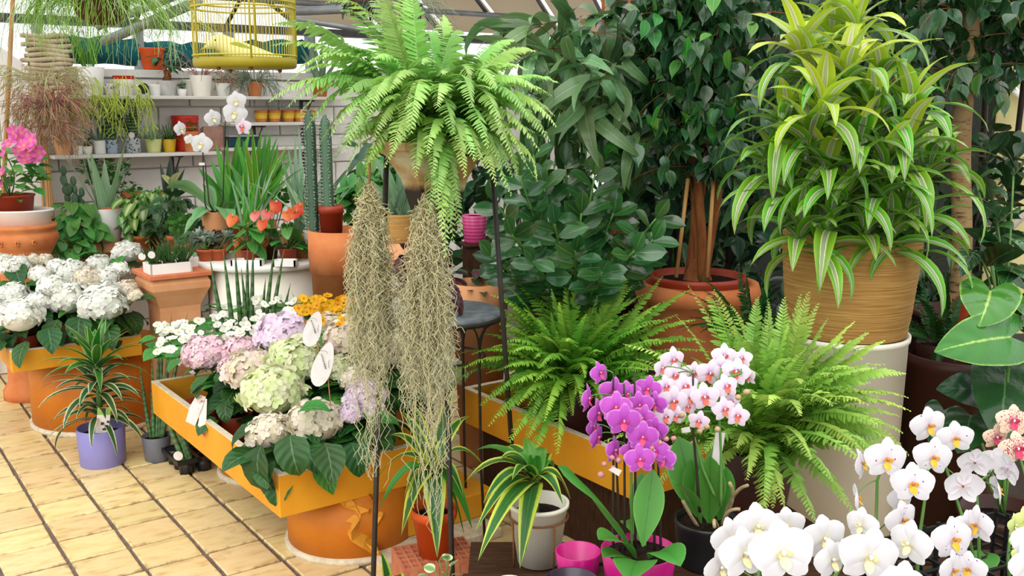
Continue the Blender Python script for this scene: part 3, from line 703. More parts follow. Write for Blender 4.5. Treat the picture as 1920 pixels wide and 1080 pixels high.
def hydrangea(label, heads, zb, nleaf, lsz, group, extra=()):
    """heads: (px, py, half width px, colour, height)"""
    H = []
    for (px, py, r, col, z) in heads:
        p = onz(px, py, z); H.append((p, r * mpp(p), col))
    c = np.mean([p for p, _, _ in H], 0); base = np.array([c[0], c[1], zb]); base = in_tray(base) if zb < .3 else in_tray(base, (-2.285, 4.37), .58, .86)
    t = thing('potted_hydrangea', label, 'hydrangea', base, group)
    pot(t, base, .075, .055, .11, MT['plastic_red'])
    for p, r, col in H:
        o = inst(t, 'flower_head', rnd.choice(HM[col]), MX(p - [0, 0, r * .1], rnd.uniform(0, 6), rnd.uniform(-.2, .2), rnd.uniform(-.35, .1), r))
        part(t, 'stem', tube(bez(base + Z * .09, (base + p) / 2 + [0, 0, .03], p - Z * r * .3, 6), .004, 5), LF['stem'])
    for k in range(int(nleaf * 1.9)):
        p, r, _ = rnd.choice(H); f = rnd.uniform(.35, .95)
        q = base * (1 - f) + p * f; q[2] = base[2] + .10 + (p[2] - base[2] - .10) * rnd.uniform(.35, .95); y = rnd.uniform(-pi, pi)
        inst(t, 'leaf', rnd.choice(HL if rnd.random() < .75 else HL2), MX(q, y, rad(rnd.uniform(-35, 15)), rnd.uniform(-.4, .4), lsz * rnd.uniform(.8, 1.25)))
    for k in range(int(nleaf * 1.2)):
        a = rnd.uniform(-pi, pi); r = rnd.uniform(.02, .14); zz = rnd.uniform(.10, max(.13, c[2] - zb - .05))
        inst(t, 'leaf', rnd.choice(HL if rnd.random() < .7 else HL2), MX(base + [r * math.cos(a), r * math.sin(a), zz], a + rnd.uniform(-.6, .6), rad(rnd.uniform(-40, 10)), rnd.uniform(-.4, .4), lsz * rnd.uniform(.8, 1.2)))
    for (px, py, Y, yaw, pit, s, lt) in extra:
        inst(t, 'leaf', rnd.choice(HL2 if lt else HL), MX(at(px, py, Y), rad(yaw), rad(pit), rnd.uniform(-.25, .25), s))
    return t
G1 = 'hydrangeas in the near orange planter'
hydrangea('pale pink lacy hydrangea near the planter edge tag', [(385, 660, 41, 'pink', .61), (451, 654, 33, 'pink', .625), (432, 686, 22, 'pink', .59), (467, 691, 46, 'blush', .60)], .27, 24, .11, G1)
hydrangea('lilac hydrangea behind the pale pink one', [(531, 626, 50, 'lilac', .70), (575, 633, 26, 'lilac', .68)], .27, 14, .11, G1)
hydrangea('lime-green and cream hydrangea with a white oval tag', [(558, 672, 52, 'green', .64), (511, 731, 57, 'green', .57), (644, 690, 30, 'green', .59), (668, 712, 30, 'cream', .57)], .27, 20, .12, G1)
hydrangea('cream hydrangea at the front corner of the orange planter', [(590, 790, 51, 'cream', .52), (506, 808, 42, 'cream', .51)], .27, 22, .13, G1,
          [(545, 815, 3.05, -80, -40, .16, 0), (490, 835, 3.12, -120, -60, .19, 0), (610, 830, 3.1, -60, -45, .15, 0), (480, 800, 3.2, 190, -20, .13, 0), (560, 770, 3.2, -20, 20, .12, 1), (690, 790, 3.3, -20, 15, .12, 1), (660, 830, 3.2, -70, -30, .14, 0)])
hydrangea('pale lilac hydrangea half behind the hanging moss', [(684, 744, 40, 'lilac', .56), (657, 774, 24, 'lilac', .54), (700, 768, 22, 'lilac', .54)], .27, 12, .12, G1)
hydrangea('cream and blush hydrangea below the orange begonia', [(653, 630, 46, 'blush', .69), (614, 611, 31, 'cream', .71), (710, 655, 38, 'blush', .66)], .27, 12, .11, G1)
hydrangea('green-white hydrangea standing behind the bistro table legs', [(765, 655, 50, 'green', .62), (835, 700, 38, 'green', .55), (790, 690, 34, 'cream', .57)], .27, 14, .13, G1)
G2 = 'white hydrangeas in the far orange planter'
hydrangea('white hydrangea at the near edge of its planter, far left', [(36, 590, 39, 'white', .66), (76, 564, 23, 'white', .69), (28, 550, 26, 'white', .71), (2, 556, 22, 'white', .70)], .42, 14, .13, G2,
          [(90, 615, 4.42, -60, -30, .15, 0), (50, 640, 4.4, -100, -40, .14, 0), (10, 640, 4.45, -110, -30, .14, 0)])
hydrangea('white hydrangea whose two broad heads overhang the striped dracaena', [(132, 556, 38, 'white', .70), (195, 566, 43, 'white', .69), (150, 537, 26, 'white', .73)], .42, 16, .13, G2,
          [(150, 595, 4.5, -80, -25, .16, 0), (110, 600, 4.5, -110, -35, .15, 0), (200, 610, 4.55, -60, -30, .15, 0), (240, 590, 4.7, -40, -20, .13, 0)])
hydrangea('white hydrangea in the middle row with a small round head', [(96, 536, 24, 'white', .76), (75, 513, 19, 'white', .80), (28, 498, 25, 'white', .82), (4, 488, 16, 'white', .84)], .42, 12, .13, G2, [(40, 520, 4.9, -70, 10, .12, 1), (55, 515, 4.9, -120, 20, .11, 1), (30, 530, 4.85, -100, 10, .12, 1)])
hydrangea('cream-white hydrangea in the middle of the white planter', [(132, 508, 26, 'white', .80), (106, 500, 18, 'white', .82), (166, 521, 26, 'cream', .78), (198, 519, 22, 'white', .78)], .42, 10, .12, G2)
hydrangea('white hydrangea at the back beside the terracotta pedestal top', [(185, 496, 23, 'white', .80), (221, 508, 20, 'white', .78), (237, 542, 21, 'cream', .73), (253, 553, 13, 'cream', .72)], .42, 10, .12, G2, [(215, 538, 4.75, -50, 20, .1, 1)])
hydrangea('white hydrangea farthest back below the white aloe pot', [(238, 472, 25, 'white', .82), (85, 486, 13, 'cream', .83), (64, 487, 13, 'cream', .83)], .42, 8, .12, G2, [(195, 478, 5.1, 200, 15, .14, 1), (215, 485, 5.1, -60, 0, .12, 1)])

# begonias: small round flowers over bright leaves
def begonia(label, region, n, z, mat, size, ncl, group):
    x0, x1, y0, y1 = region; c = onz((x0 + x1) / 2, (y0 + y1) / 2 + 15, z); base = in_tray(np.array([c[0], c[1], .27]))
    t = thing('potted_begonia', label, 'begonia', base, group); pot(t, base, .07, .05, .1, MT['plastic_red'])
    gs = []
    for q, (a, w) in enumerate(((0, 1), (pi, 1), (pi / 2, .72), (-pi / 2, .72))):
        d = np.array([0, math.cos(a), math.sin(a)]); P = np.linspace(0, 1, 6)[:, None] * d * w + np.array([1, 0, 0]) * (.18 * np.linspace(0, 1, 6)[:, None] ** 2)
        gs.append(blade(P, .55 * w, 'round', 0, 5, ref=np.cross(d, [1., 0, 0]), cup=.12))
    gs.append((lambda b: (b[0], b[1], np.full((len(b[0]), 2), 0.)))(ball((.06, 0, 0), .09, n=8, m=5)))
    fm = mk('flower', cat(gs), mat)
    for k in range(n):
        px, py = rnd.uniform(x0, x1), rnd.uniform(y0, y1)
        p = onz(px, py, z + (y1 - py) / (y1 - y0) * .03 + rnd.uniform(-.015, .015))
        inst(t, 'flower', fm, MX(p, -pi / 2 + rnd.uniform(-.7, .7), rad(rnd.uniform(10, 70)), rnd.uniform(-1, 1), size * rnd.uniform(.8, 1.15)))
    for k in range(ncl):
        p = onz(rnd.uniform(x0 - 5, x1 + 5), rnd.uniform(y0 + 6, y1 + 14), z - rnd.uniform(.02, .12))
        inst(t, 'leaf', rnd.choice(BL), MX(p, rnd.uniform(-pi, pi), rad(rnd.uniform(-30, 30)), rnd.uniform(-.5, .5), rnd.uniform(.07, .105)))
    return t
BL = leafmesh('leaf', 1., .42, 'ovate', LF['hyd_light'], .6, .15, 5, 6, k=3)
wb_ = petalm('white_begonia_petal', '#e6e8dc', '#ece9e2', '#d6d46a'); ob_ = petalm('orange_begonia_petal', '#e0a00a', '#e2b01c', '#c9660a')
begonia('white begonia at the far corner of the orange planter', (292, 350, 605, 662), 26, .625, wb_, .021, 46, 'white begonias in the near orange planter')
begonia('white begonia beside the terracotta pedestal shaft', (335, 425, 592, 640), 32, .645, wb_, .021, 46, 'white begonias in the near orange planter')
begonia('white begonia in front of the snake plant spears', (405, 500, 568, 628), 34, .69, wb_, .021, 40, 'white begonias in the near orange planter')
begonia('white begonia next to the orange begonia', (480, 565, 558, 604), 30, .735, wb_, .021, 34, 'white begonias in the near orange planter')
begonia('orange-yellow begonia at the back of the hydrangea planter', (560, 672, 554, 608), 60, .745, ob_, .024, 34, None)
t = thing('potted_begonia', 'small white and orange begonia sprig seen through the hanging moss', 'begonia', (*in_tray(onz(700, 600, .7))[:2], .27)); pot(t, T0(t), .06, .045, .1, MT['plastic_red'])
fm_o = [o for o in bpy.data.meshes if o.name.startswith('flower') and o.materials and o.materials[0] == ob_][0]
for (px, py) in ((690, 570), (700, 590), (712, 600), (697, 620), (715, 632), (692, 660), (720, 580), (706, 640)):
    inst(t, 'flower', fm_o, MX(onz(px, py, .71), -pi / 2 + rnd.uniform(-.5, .5), rad(30), 0, .022))
for k in range(12): inst(t, 'leaf', rnd.choice(BL), MX(onz(rnd.uniform(680, 725), rnd.uniform(580, 660), .66), rnd.uniform(-pi, pi), 0, 0, .07))

# oval price tags on sticks, with handwritten strokes
def scribble(o_t, c, ex, ez, n, w, h, parent):
    Ps = []
    for k in range(n):
        a = c + ex * (w * (k / (n - 1) - .5)); Ps.append(np.array([a + ez * h * rnd.uniform(-.5, -.2), a + ex * w / n * .5 + ez * h * rnd.uniform(.2, .5), a + ex * w / n * .8 + ez * h * rnd.uniform(-.4, .1)]))
    part(o_t, 'handwriting', hair(np.array(Ps), .0011, 3, 1), MT['black'], parent, stuff=True)
def oval_tag(px, py, Y, w, h, roll, label, group):
    p = at(px, py, Y); t = thing('price_tag', label, 'price tag', p - Z * h * .5, group); s = mpp(p)
    th = np.arange(24) / 24 * 2 * pi; cx, cz = np.cos(th) * w / 2 * s * (1 - .22 * np.sin(th)), np.sin(th) * h / 2 * s
    c, sn = math.cos(roll), math.sin(roll); x, z = cx * c - cz * sn, cx * sn + cz * c
    V = np.concatenate([np.stack([x, np.full(24, d) + z * .25, z], 1) for d in (0, .0015)]) + p
    F = [list(range(24)), list(range(47, 23, -1))] + [[i, i + 24, (i + 1) % 24 + 24, (i + 1) % 24] for i in range(24)]
    o = part(t, 'card', (V, F), MT['paper_tag'], smooth=False)
    ex = np.array([math.cos(roll - 1.0), 0, math.sin(roll - 1.0)]); ez = np.array([-ex[2], 0, ex[0]])
    scribble(t, p + np.array([.002, -.004, .012]), ex, ez, 9, .05, .008, o); 
    part(t, 'curl', hair(np.array([[p + [w * s * .25 * math.cos(a), -.004, h * s * .27 + w * s * .12 * math.sin(a)] for a in np.linspace(-.5, 4, 8)], [p + [w * s * (.35 + .06 * math.cos(a)), -.003, w * s * .25 * math.sin(a)] for a in np.linspace(1.2, 5, 8)]]), .0006, 3, 1), MT['black'], o, stuff=True)
    part(t, 'stick', tube([p + [.012, .006, -h * s * .2], p + [.02, .02, -h * s * .5 - .12]], .002, 5), MT['bamboo'])
oval_tag(606, 683, 3.28, 36, 84, -.32, 'white oval handwritten price tag stuck in the lime hydrangea', 'oval price tags')
oval_tag(587, 617, 3.60, 32, 66, -.30, 'white oval price tag beside the lilac hydrangea', 'oval price tags')
t = thing('plant_label', 'two-panel photo care label hooked over the planter edge', 'plant label', at(370, 800, 3.66))
def card(t, pts, name, mat, th=.001):
    V = np.array(pts); V = np.concatenate([V, V + [0, th, 0]]); return part(t, name, (V, [[0, 1, 2, 3], [7, 6, 5, 4], [0, 4, 5, 1], [1, 5, 6, 2], [2, 6, 7, 3], [3, 7, 4, 0]]), mat, smooth=False)
k = NT('printed_flower_photo'); nz = k.noise(60, 3, k.coord()); MT['photo'] = k.bsdf(k.ramp(nz, [(.3, '#4a5148'), (.45, '#d8a8a8'), (.55, '#d3d6b8'), (.7, '#e8d6d3')]), .5)
Yl = 3.66
card(t, [at(348, 790, Yl), at(366, 799, Yl), at(377, 768, Yl + .02), at(356, 762, Yl + .02)], 'lower_panel', MT['paper_tag'])
card(t, [at(356, 762, Yl + .02), at(377, 768, Yl + .02), at(386, 744, Yl + .05), at(370, 738, Yl + .05)], 'printed_photo', MT['photo'])
card(t, [at(371, 798, Yl), at(386, 812, Yl), at(388, 748, Yl + .05), at(380, 746, Yl + .05)], 'side_panel', MT['cream'])
card(t, [at(374, 806, Yl - .002), at(384, 821, Yl - .002), at(386, 812, Yl), at(373, 799, Yl)], 'red_footer', plain('red_print', '#b5604a', '#c47a60', 40, .6))

# ------------------------------------------------------------------ dracaena in the lavender pot, and its neighbours on the tiles
c = onz(194, 868, 0); t = thing('potted_dracaena', 'white-edged dracaena in a lavender cylinder pot on the tiles', 'dracaena', c)
pot(t, c, .104, .098, .175, MT['purple'], fill=.8, n=40)
part(t, 'stem', tube([c + Z * .12, c + Z * .34 + [.005, 0, 0], c + Z * .50], [.014, .012, .008], 8), LF['stem'])
rosette(t, c + Z * .20, 22, .27, .019, LF['white_edge'], (30, 8), (1.1, 1.5), 'lance', .25, 3, 10, rise=.08)
rosette(t, c + Z * .32, 26, .28, .0195, LF['white_edge'], (45, 12), (.9, 1.4), 'lance', .25, 3, 10, rise=.08)
rosette(t, c + Z * .44, 28, .28, .020, LF['thin_white_edge'], (80, 18), (.3, 1.1), 'lance', .25, 3, 10, rise=.05)
o = thing('plant_label', 'picture care label standing in the lavender pot', 'plant label', c + [-.01, -.06, .14])
p0 = at(192, 812, c[1] - .075)
card(o, [at(178, 812, c[1] - .08), at(203, 812, c[1] - .08), at(207, 778, c[1] - .075), at(182, 778, c[1] - .075)], 'lower_print', MT['paper_tag'])
card(o, [at(182, 778, c[1] - .075), at(207, 778, c[1] - .075), at(208, 764, c[1] - .07), at(183, 764, c[1] - .07)], 'green_header', plain('green_print', '#6f9a3c', '#93b84f', 40, .5))
for (a, b, w, h) in ((189, 792, 6, 5), (196, 797, 7, 6), (192, 803, 7, 4), (200, 789, 5, 4)):
    q = c[1] - .0805; card(o, [at(a, b + h, q), at(a + w, b + h, q), at(a + w, b, q), at(a, b, q)], 'dark_figure', plain('dark_print', '#2c1f1c', '#3c2c28', 40, .5))
# cylindrical snake plants beside it
def spears(t, c, pts, r, mat=None, name='spear'):
    for B, T_ in pts:
        P = bez(B, (B + T_) / 2 + [rnd.uniform(-.01, .01), rnd.uniform(-.01, .01), 0], T_, 9); q = np.linspace(0, 1, 9)
        part(t, name, tube(P, r * np.clip(1.02 - q ** 3.2, .04, 1) * (.9 + .1 * np.sin(q * 3)), 7), mat or LF['spear'])
c = onz(296, 862, 0); t = thing('potted_snake_plant', 'cylindrical snake plant in a dark grey pot behind the black tray', 'snake plant', c)
pot(t, c, .065, .055, .12, MT['grey_pot'])
spears(t, c, [(c + [dx * .4, 0, .09], at(px, py, Y)) for dx, px, py, Y in ((-.06, 262, 682, 4.45), (-.03, 285, 668, 4.5), (.0, 297, 628, 4.6), (.03, 306, 610, 4.62), (.05, 322, 588, 4.62), (.06, 352, 585, 4.6))], .010)
c = onz(345, 890, 0); t = thing('plant_tray', 'black plastic six-cell tray of snake plant spears under the planter', 'plant tray', c + [.06, .08, 0])
for i in range(2):
    for j in range(3):
        q = c + E1 * .078 * (i + .2) + E2 * .078 * (j + .1) * 1
        part(t, 'cell', lathe([(0, 0), (.030, 0), (.036, .07), (.033, .07), (.028, .004), (0, .004)], q, 16), MT['black'])
for (u0, u1, v0, v1) in ((-.03, .15, -.035, -.028), (-.03, .15, .2, .207), (-.035, -.028, -.035, .207), (.15, .157, -.035, .207), (.05, .07, -.035, .207)):
    part(t, 'rim', box(c + E1 * (u0 + u1) / 2 + E2 * (v0 + v1) / 2 + Z * .055, (u1 - u0, v1 - v0, .02), ANG), MT['black'], smooth=False)
s_ = thing('snake_plant', 'three upright green spears with a white dot tag in the black tray', 'snake plant', c + [.02, .02, .01])
spears(s_, c, [(c + [.0, .03, .03], at(285, 700, 4.28)), (c + [.02, .03, .03], at(312, 730, 4.25)), (c + [.035, .02, .03], at(322, 745, 4.22)), (c + [.01, .06, .03], at(300, 690, 4.3))], .013)
V = at(334, 855, c[1] - .045); th = np.arange(16) / 16 * 2 * pi
part(s_, 'round_tag', (np.concatenate([np.stack([np.cos(th) * .021, np.full(16, d), np.sin(th) * .021], 1) for d in (0, .001)]) + V, [list(range(16)), list(range(31, 15, -1))] + [[i, i + 16, (i + 1) % 16 + 16, (i + 1) % 16] for i in range(16)]), MT['paper_tag'], smooth=False)
# ------------------------------------------------------------------ the big fern on its black tripod stand
FK = 3.05 / 2.6
FC = np.array([at(815, 278, 3.05)[0], 3.05, 0])
zr = at(815, 278, 3.05)[2]
t = thing('plant_stand', 'tall black iron tripod stand carrying the big hanging fern', 'plant stand', (FC[0], FC[1], 0))
def leg(px0, py0, Y0, px1, py1, Y1):
    a = at(px0, py0, Y0); b = at(px1, py1, Y1); d = (b - a) / (a[2] - b[2]); return [a, b, b + d * b[2]]
LEGS = [leg(725, 285, 3.02, 700, 1080, 2.96), leg(826, 290, 2.98, 848, 1080, 2.90), leg(921, 285, 3.17, 950, 700, 3.28)]
for P in LEGS: part(t, 'leg', tube(P, .0085, 10), MT['iron'])
th = np.linspace(0, 2 * pi, 33)
part(t, 'top_ring', tube(np.stack([FC[0] + .006 + .166 * np.cos(th), FC[1] + .01 + .146 * np.sin(th), np.full(33, zr - .012)], 1), .007, 8, False), MT['iron'])
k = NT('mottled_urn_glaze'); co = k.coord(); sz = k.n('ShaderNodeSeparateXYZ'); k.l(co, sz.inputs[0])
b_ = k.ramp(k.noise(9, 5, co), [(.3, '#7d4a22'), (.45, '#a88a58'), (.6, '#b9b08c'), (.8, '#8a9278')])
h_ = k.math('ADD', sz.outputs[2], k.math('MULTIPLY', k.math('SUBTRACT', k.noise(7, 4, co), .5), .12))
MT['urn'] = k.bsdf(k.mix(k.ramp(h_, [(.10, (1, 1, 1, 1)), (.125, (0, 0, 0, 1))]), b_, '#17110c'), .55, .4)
t = thing('hanging_fern', 'big bright green sword fern spilling from a mottled flared urn', 'fern', (FC[0], FC[1], zr - .2 * FK))
pr = [(.02, -.2), (.055, -.2), (.06, -.17), (.085, -.08), (.12, -.02), (.138, -.005), (.148, 0), (.148, .02), (.135, .02), (.11, -.03), (.04, -.16)]
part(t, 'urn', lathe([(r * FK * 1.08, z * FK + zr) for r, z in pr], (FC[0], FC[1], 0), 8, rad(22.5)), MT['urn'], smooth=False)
part(t, 'soil', lathe([(0, zr + .005), (.06, zr + .004), (.145, zr - .01)], (FC[0], FC[1], 0), 16), MT['soil'])
FB = np.array([FC[0], FC[1], zr + .02])
def fr(px, py, Y, lift, l=.05, n=40, w=.0125, b=None, mat='fern', tt=None, **kw):
    """one frond from the crown of plant tt to a tip seen at px, py"""
    tip = at(px, py, Y); base = (FB if b is None else b) + [rnd.uniform(-.04, .04), rnd.uniform(-.04, .04), rnd.uniform(-.01, .02)]
    d = tip - base; ctl = base + d * .45 + np.array([0, 0, lift]) + np.array([d[0], d[1], 0]) * .12
    P = bez(base, ctl, tip, 14)
    part(tt or t, 'frond', frond(P, l, n, w, rnd.uniform(-.35, .35), **kw), LF[mat])
# frond tips as the photograph shows them
for a in ((515, 45, 2.5, .20), (612, 5, 2.75, .26), (640, 20, 2.8, .22), (775, 30, 2.7, .10), (770, -40, 2.65, .1), (715, -30, 2.55, .08), (745, -60, 2.7, .06), (690, -20, 2.8, .12), (505, 190, 2.55, .22), (540, 200, 2.45, .24), (575, 240, 2.5, .24), (620, 255, 2.4, .24),
          (510, 85, 2.42, .18), (560, 130, 2.4, .22), (645, 285, 2.38, .26), (1045, 155, 2.7, .16), (1030, 178, 2.62, .16), (1000, 95, 2.8, .17), (960, 75, 2.85, .16), (1042, 235, 2.55, .2), (1030, 262, 2.5, .2), (1010, 280, 2.45, .2), (960, 290, 2.4, .2), (1038, 215, 2.68, .18), (985, 130, 2.55, .16),
          (755, 262, 2.26, .24), (770, 250, 2.22, .26), (690, 215, 2.26, .24), (660, 235, 2.35, .24), (700, 262, 2.36, .2), (735, 285, 2.3, .18), (640, 190, 2.4, .2), (860, 60, 2.8, .18), (900, 110, 2.45, .16), (885, 200, 2.3, .22), (940, 235, 2.38, .22), (915, 275, 2.36, .2), (990, 215, 2.45, .2), (850, 250, 2.28, .2), (820, 200, 2.25, .18),
          (790, 120, 2.35, .16), (700, 110, 2.45, .18), (730, 170, 2.3, .2), (880, 150, 2.4, .2), (620, 150, 2.5, .2), (580, 170, 2.55, .22), (1005, 165, 2.5, .18), (930, 165, 2.42, .2), (760, 200, 2.28, .2), (830, 140, 2.38, .14), (650, 100, 2.55, .18), (680, 60, 2.7, .18), (800, 60, 2.8, .16), (830, 30, 2.85, .14)):
    px, py, Y, lift = a; fr(px, py, Y * FK, lift * FK, .066 if py < 300 else .055, 44, .0135, jit=.1, drop=.2)
for a in ((835, 480, 2.32, .14), (850, 455, 2.33, .14), (828, 440, 2.3, .12), (858, 380, 2.36, .14), (812, 330, 2.3, .12), (872, 330, 2.34, .14), (930, 345, 2.4, .14), (958, 365, 2.42, .16), (905, 310, 2.34, .14), (780, 330, 2.3, .12), (960, 330, 2.45, .14), (650, 320, 2.45, .2), (720, 315, 2.36, .12), (690, 305, 2.4, .16), (800, 290, 2.26, .14), (845, 420, 2.34, .1), (985, 300, 2.44, .18), (805, 400, 2.3, .1), (865, 440, 2.38, .1), (820, 380, 2.28, .1), (890, 300, 2.3, .14), (870, 290, 2.28, .14), (940, 310, 2.42, .16), (1000, 330, 2.5, .18), (600, 270, 2.5, .22), (560, 215, 2.45, .24), (625, 300, 2.5, .22), (665, 265, 2.36, .2), (530, 160, 2.5, .22)):
    px, py, Y, lift = a; fr(px, py, Y * FK, lift * FK, .05, 38, .0135, drop=.05)
for k_ in range(46):
    y = rnd.uniform(0, 2 * pi); L = rnd.uniform(.24, .42)
    P = arc(FB + [rnd.uniform(-.05, .05), rnd.uniform(-.05, .05), 0], y, rad(rnd.uniform(20, 80)), L, rnd.uniform(1.0, 2.2), 12, rnd.uniform(-.3, .3))
    part(t, 'frond', frond(P, .055, 38, .0135, rnd.uniform(-.3, .3)), LF['fern'] if rnd.random() < .6 else LF['fern_deep'])

# ------------------------------------------------------------------ two curtains of hanging moss
MT['moss'] = strandm('spanish_moss', '#cbc79a', '#ecdfb0', '#e2e0be', .75, .3)
def moss(px, py0, pyf, pyb, Y, wpx, label, n=300):
    top = at(px, py0, Y); t = thing('hanging_moss', label, 'moss', top, 'curtains of hanging moss'); s = mpp(top); K = 30; Ps = []
    for k in range(n):
        f = rnd.random(); end = pyf + (pyb - pyf) * (f ** 5) * .97 if rnd.random() < .55 else rnd.uniform(py0 + 60, pyf)
        L = (end - py0) * s; st = rnd.uniform(0, .55) * min(L, .5); m = int(K)
        u = np.linspace(0, 1, m); z = top[2] - st - (L - st) * u
        depth = (top[2] - z) / max(1e-6, (pyf - py0) * s)
        wid = wpx * s * .5 * np.clip(.22 + depth * 1.5, .2, 1) * np.where(depth > 1, np.clip(1.1 - (depth - 1) * 1.1, .28, 1), 1)
        a = rnd.uniform(0, 2 * pi); rr = math.sqrt(rnd.random())
        wob = np.cumsum(rs.randn(m, 2), 0) * .0052; wob -= u[:, None] * wob[-1:] * .5
        wig = .0085 * np.stack([np.sin(u * L * rnd.uniform(90, 190) + rnd.uniform(0, 6)), np.sin(u * L * rnd.uniform(90, 190) + rnd.uniform(0, 6))], 1)
        x = top[0] + math.cos(a) * rr * wid + wob[:, 0] + wig[:, 0]; y = top[1] + math.sin(a) * rr * wid * .8 + wob[:, 1] + wig[:, 1]
        Ps.append(np.stack([x, y, z], 1))
    part(t, 'strands', hair(np.array(Ps), .00135, 3, .7), MT['moss'], stuff=True)
    cur = []
    for k in range(int(n * 2.4)):
        P = Ps[rnd.randrange(n)]; i = rnd.randrange(3, K - 2); q = P[i]; d = nrm(rs.randn(3) * [1, .8, .8]); e = nrm(np.cross(d, rs.randn(3)))
        u = np.linspace(0, 1, 8)[:, None]; l = rnd.uniform(.012, .034)
        cur.append(q + d * u * l + e * np.sin(u * rnd.uniform(2, 5)) * l * .35 - Z * u * u * l * .7)
    part(t, 'curls', hair(np.array(cur), .0012, 3, .6), MT['moss'], stuff=True)
    part(t, 'tie', tube([top + [0, .02, .05], top + [0, 0, -.03]], .004, 6), LF['stem_brown'])
moss(692, 338, 690, 960, 2.86, 88, 'grey-green hanging moss left of the stand, ending higher', 320)
moss(798, 362, 740, 1062, 2.80, 88, 'grey-green hanging moss before the bistro table, reaching lowest', 340)

# ------------------------------------------------------------------ bistro table and what stands on it
TC = np.array([-.245, 3.50, 0]); tz = at(830, 582, 3.5)[2]
t = thing('bistro_table', 'small round slate-topped bistro table with black iron legs', 'table', TC)
part(t, 'table_top', lathe([(0, tz - .022), (.2, tz - .022), (.207, tz - .016), (.207, tz - .004), (.203, tz), (0, tz)], TC, 48), MT['stone'])
part(t, 'iron_band', lathe([(.2, tz - .03), (.2085, tz - .03), (.2085, tz - .012), (.2, tz - .012)], TC, 48), MT['iron'])
for q in range(4):
    a = rad(-115 + 90 * q); d = np.array([math.cos(a), math.sin(a), 0])
    part(t, 'leg', tube([TC + d * .19 + Z * (tz - .03), TC + d * .165 + Z * (tz - .05), TC + d * .145 + Z * (tz - .09), TC + d * .140 + Z * (tz - .16), TC + d * .145 + Z * .3, TC + d * .16], .0055, 8), MT['iron'])
    for sg in (-1, 1):
        a2 = a + sg * .55; d2 = np.array([math.cos(a2), math.sin(a2), 0])
        part(t, 'curved_brace', tube(bez(TC + d * .142 + Z * (tz - .17), TC + d * .14 + Z * (tz - .05), TC + d2 * .185 + Z * (tz - .03), 8), .0035, 6), MT['iron'])
th = np.linspace(0, 2 * pi, 41)
for r, z in ((.146, tz - .17),):
    part(t, 'ring', tube(np.stack([TC[0] + r * np.cos(th), TC[1] + r * np.sin(th), np.full(41, z)], 1), .0045, 8, False), MT['iron'])
k = NT('chevron_glaze'); co = k.coord(); sz = k.n('ShaderNodeSeparateXYZ'); k.l(k.n('ShaderNodeUVMap').outputs[0], sz.inputs[0])
u_ = k.math('MULTIPLY', sz.outputs[0], 26); tri = k.math('ABSOLUTE', k.math('SUBTRACT', k.math('FRACT', u_), .5))
v_ = k.math('FRACT', k.math('ADD', k.math('MULTIPLY', sz.outputs[1], 22), k.math('MULTIPLY', tri, 1.6)))
MT['chevron'] = k.bsdf(k.ramp(v_, [(.45, '#d9d6d2'), (.52, '#8a8d90')], 'CONSTANT'), .4)
c = np.array([*at(772, 585, 3.46)[:2], tz]); t = thing('potted_begonia', 'dark red painted-leaf begonia in a grey chevron pot on the bistro table', 'begonia', c)
part(t, 'saucer', lathe([(0, 0), (.085, 0), (.09, .014), (.084, .014), (.08, .006), (0, .006)], c, 28), MT['grey_pot'])
part(t, 'pot', lathe([(.04, .007)] + [(.066 + .016 * q, .007 + .115 * q) for q in np.linspace(0, 1, 12)] + [(.076, .122), (.07, .1)], c, 40), MT['chevron'])
part(t, 'soil', lathe([(0, .108), (.072, .104)], c, 16), MT['soil'])
for q in range(46):
    y = rnd.uniform(-pi, pi); p = c + [math.cos(y) * rnd.uniform(.02, .1) + .02, math.sin(y) * rnd.uniform(.02, .07), rnd.uniform(.10, .24)]
    P = arc(p, y, rad(rnd.uniform(-50, 25)), rnd.uniform(.06, .11), rnd.uniform(.4, 1.4), 7)
    part(t, 'leaf', blade(P, rnd.uniform(.024, .036), 'ovate', .2, 5, rnd.uniform(-.3, .3), wave=.12), LF['red_leaf'])
c2 = np.array([*at(845, 570, 3.42)[:2], tz])
for q in range(3):
    P = arc(c2 + [-.01, .01, .14 - .02 * q], -pi / 2 + .5 * q, rad(-50), .13, .6, 8); part(t, 'leaf', blade(P, .03, 'ovate', .35, 5), LF['red_leaf'])

# ------------------------------------------------------------------ ferns on the planters
def bigfern(label, base, n, L, mat, spread, seedtips, zpot, l=.04, potm='plastic_dark', rw=.011, pr_=.1):
    t = thing('potted_fern', label, 'fern', (base[0], base[1], zpot)); pot(t, T0(t), pr_, pr_ * .75, base[2] - zpot, MT[potm])
    for (px, py, Y, lift) in seedtips: fr(px, py, Y, lift, l, 38, rw, base, mat, t)
    for k in range(n):
        y = rnd.uniform(0, 2 * pi); f = rnd.random(); pt = rad(20 + 62 * f)
        P = arc(base + [math.cos(y) * .05, math.sin(y) * .05, rnd.uniform(-.02, .02)], y, pt, L * rnd.uniform(.65, 1.1), rnd.uniform(.5, 1.3) + spread * (1 - f), 12, rnd.uniform(-.35, .35))
        part(t, 'frond', frond(P, l * rnd.uniform(.8, 1.1), 34, rw, rnd.uniform(-.5, .5), drop=.1), LF[mat])
    return t
F2 = np.array([.22, 3.62, .55])
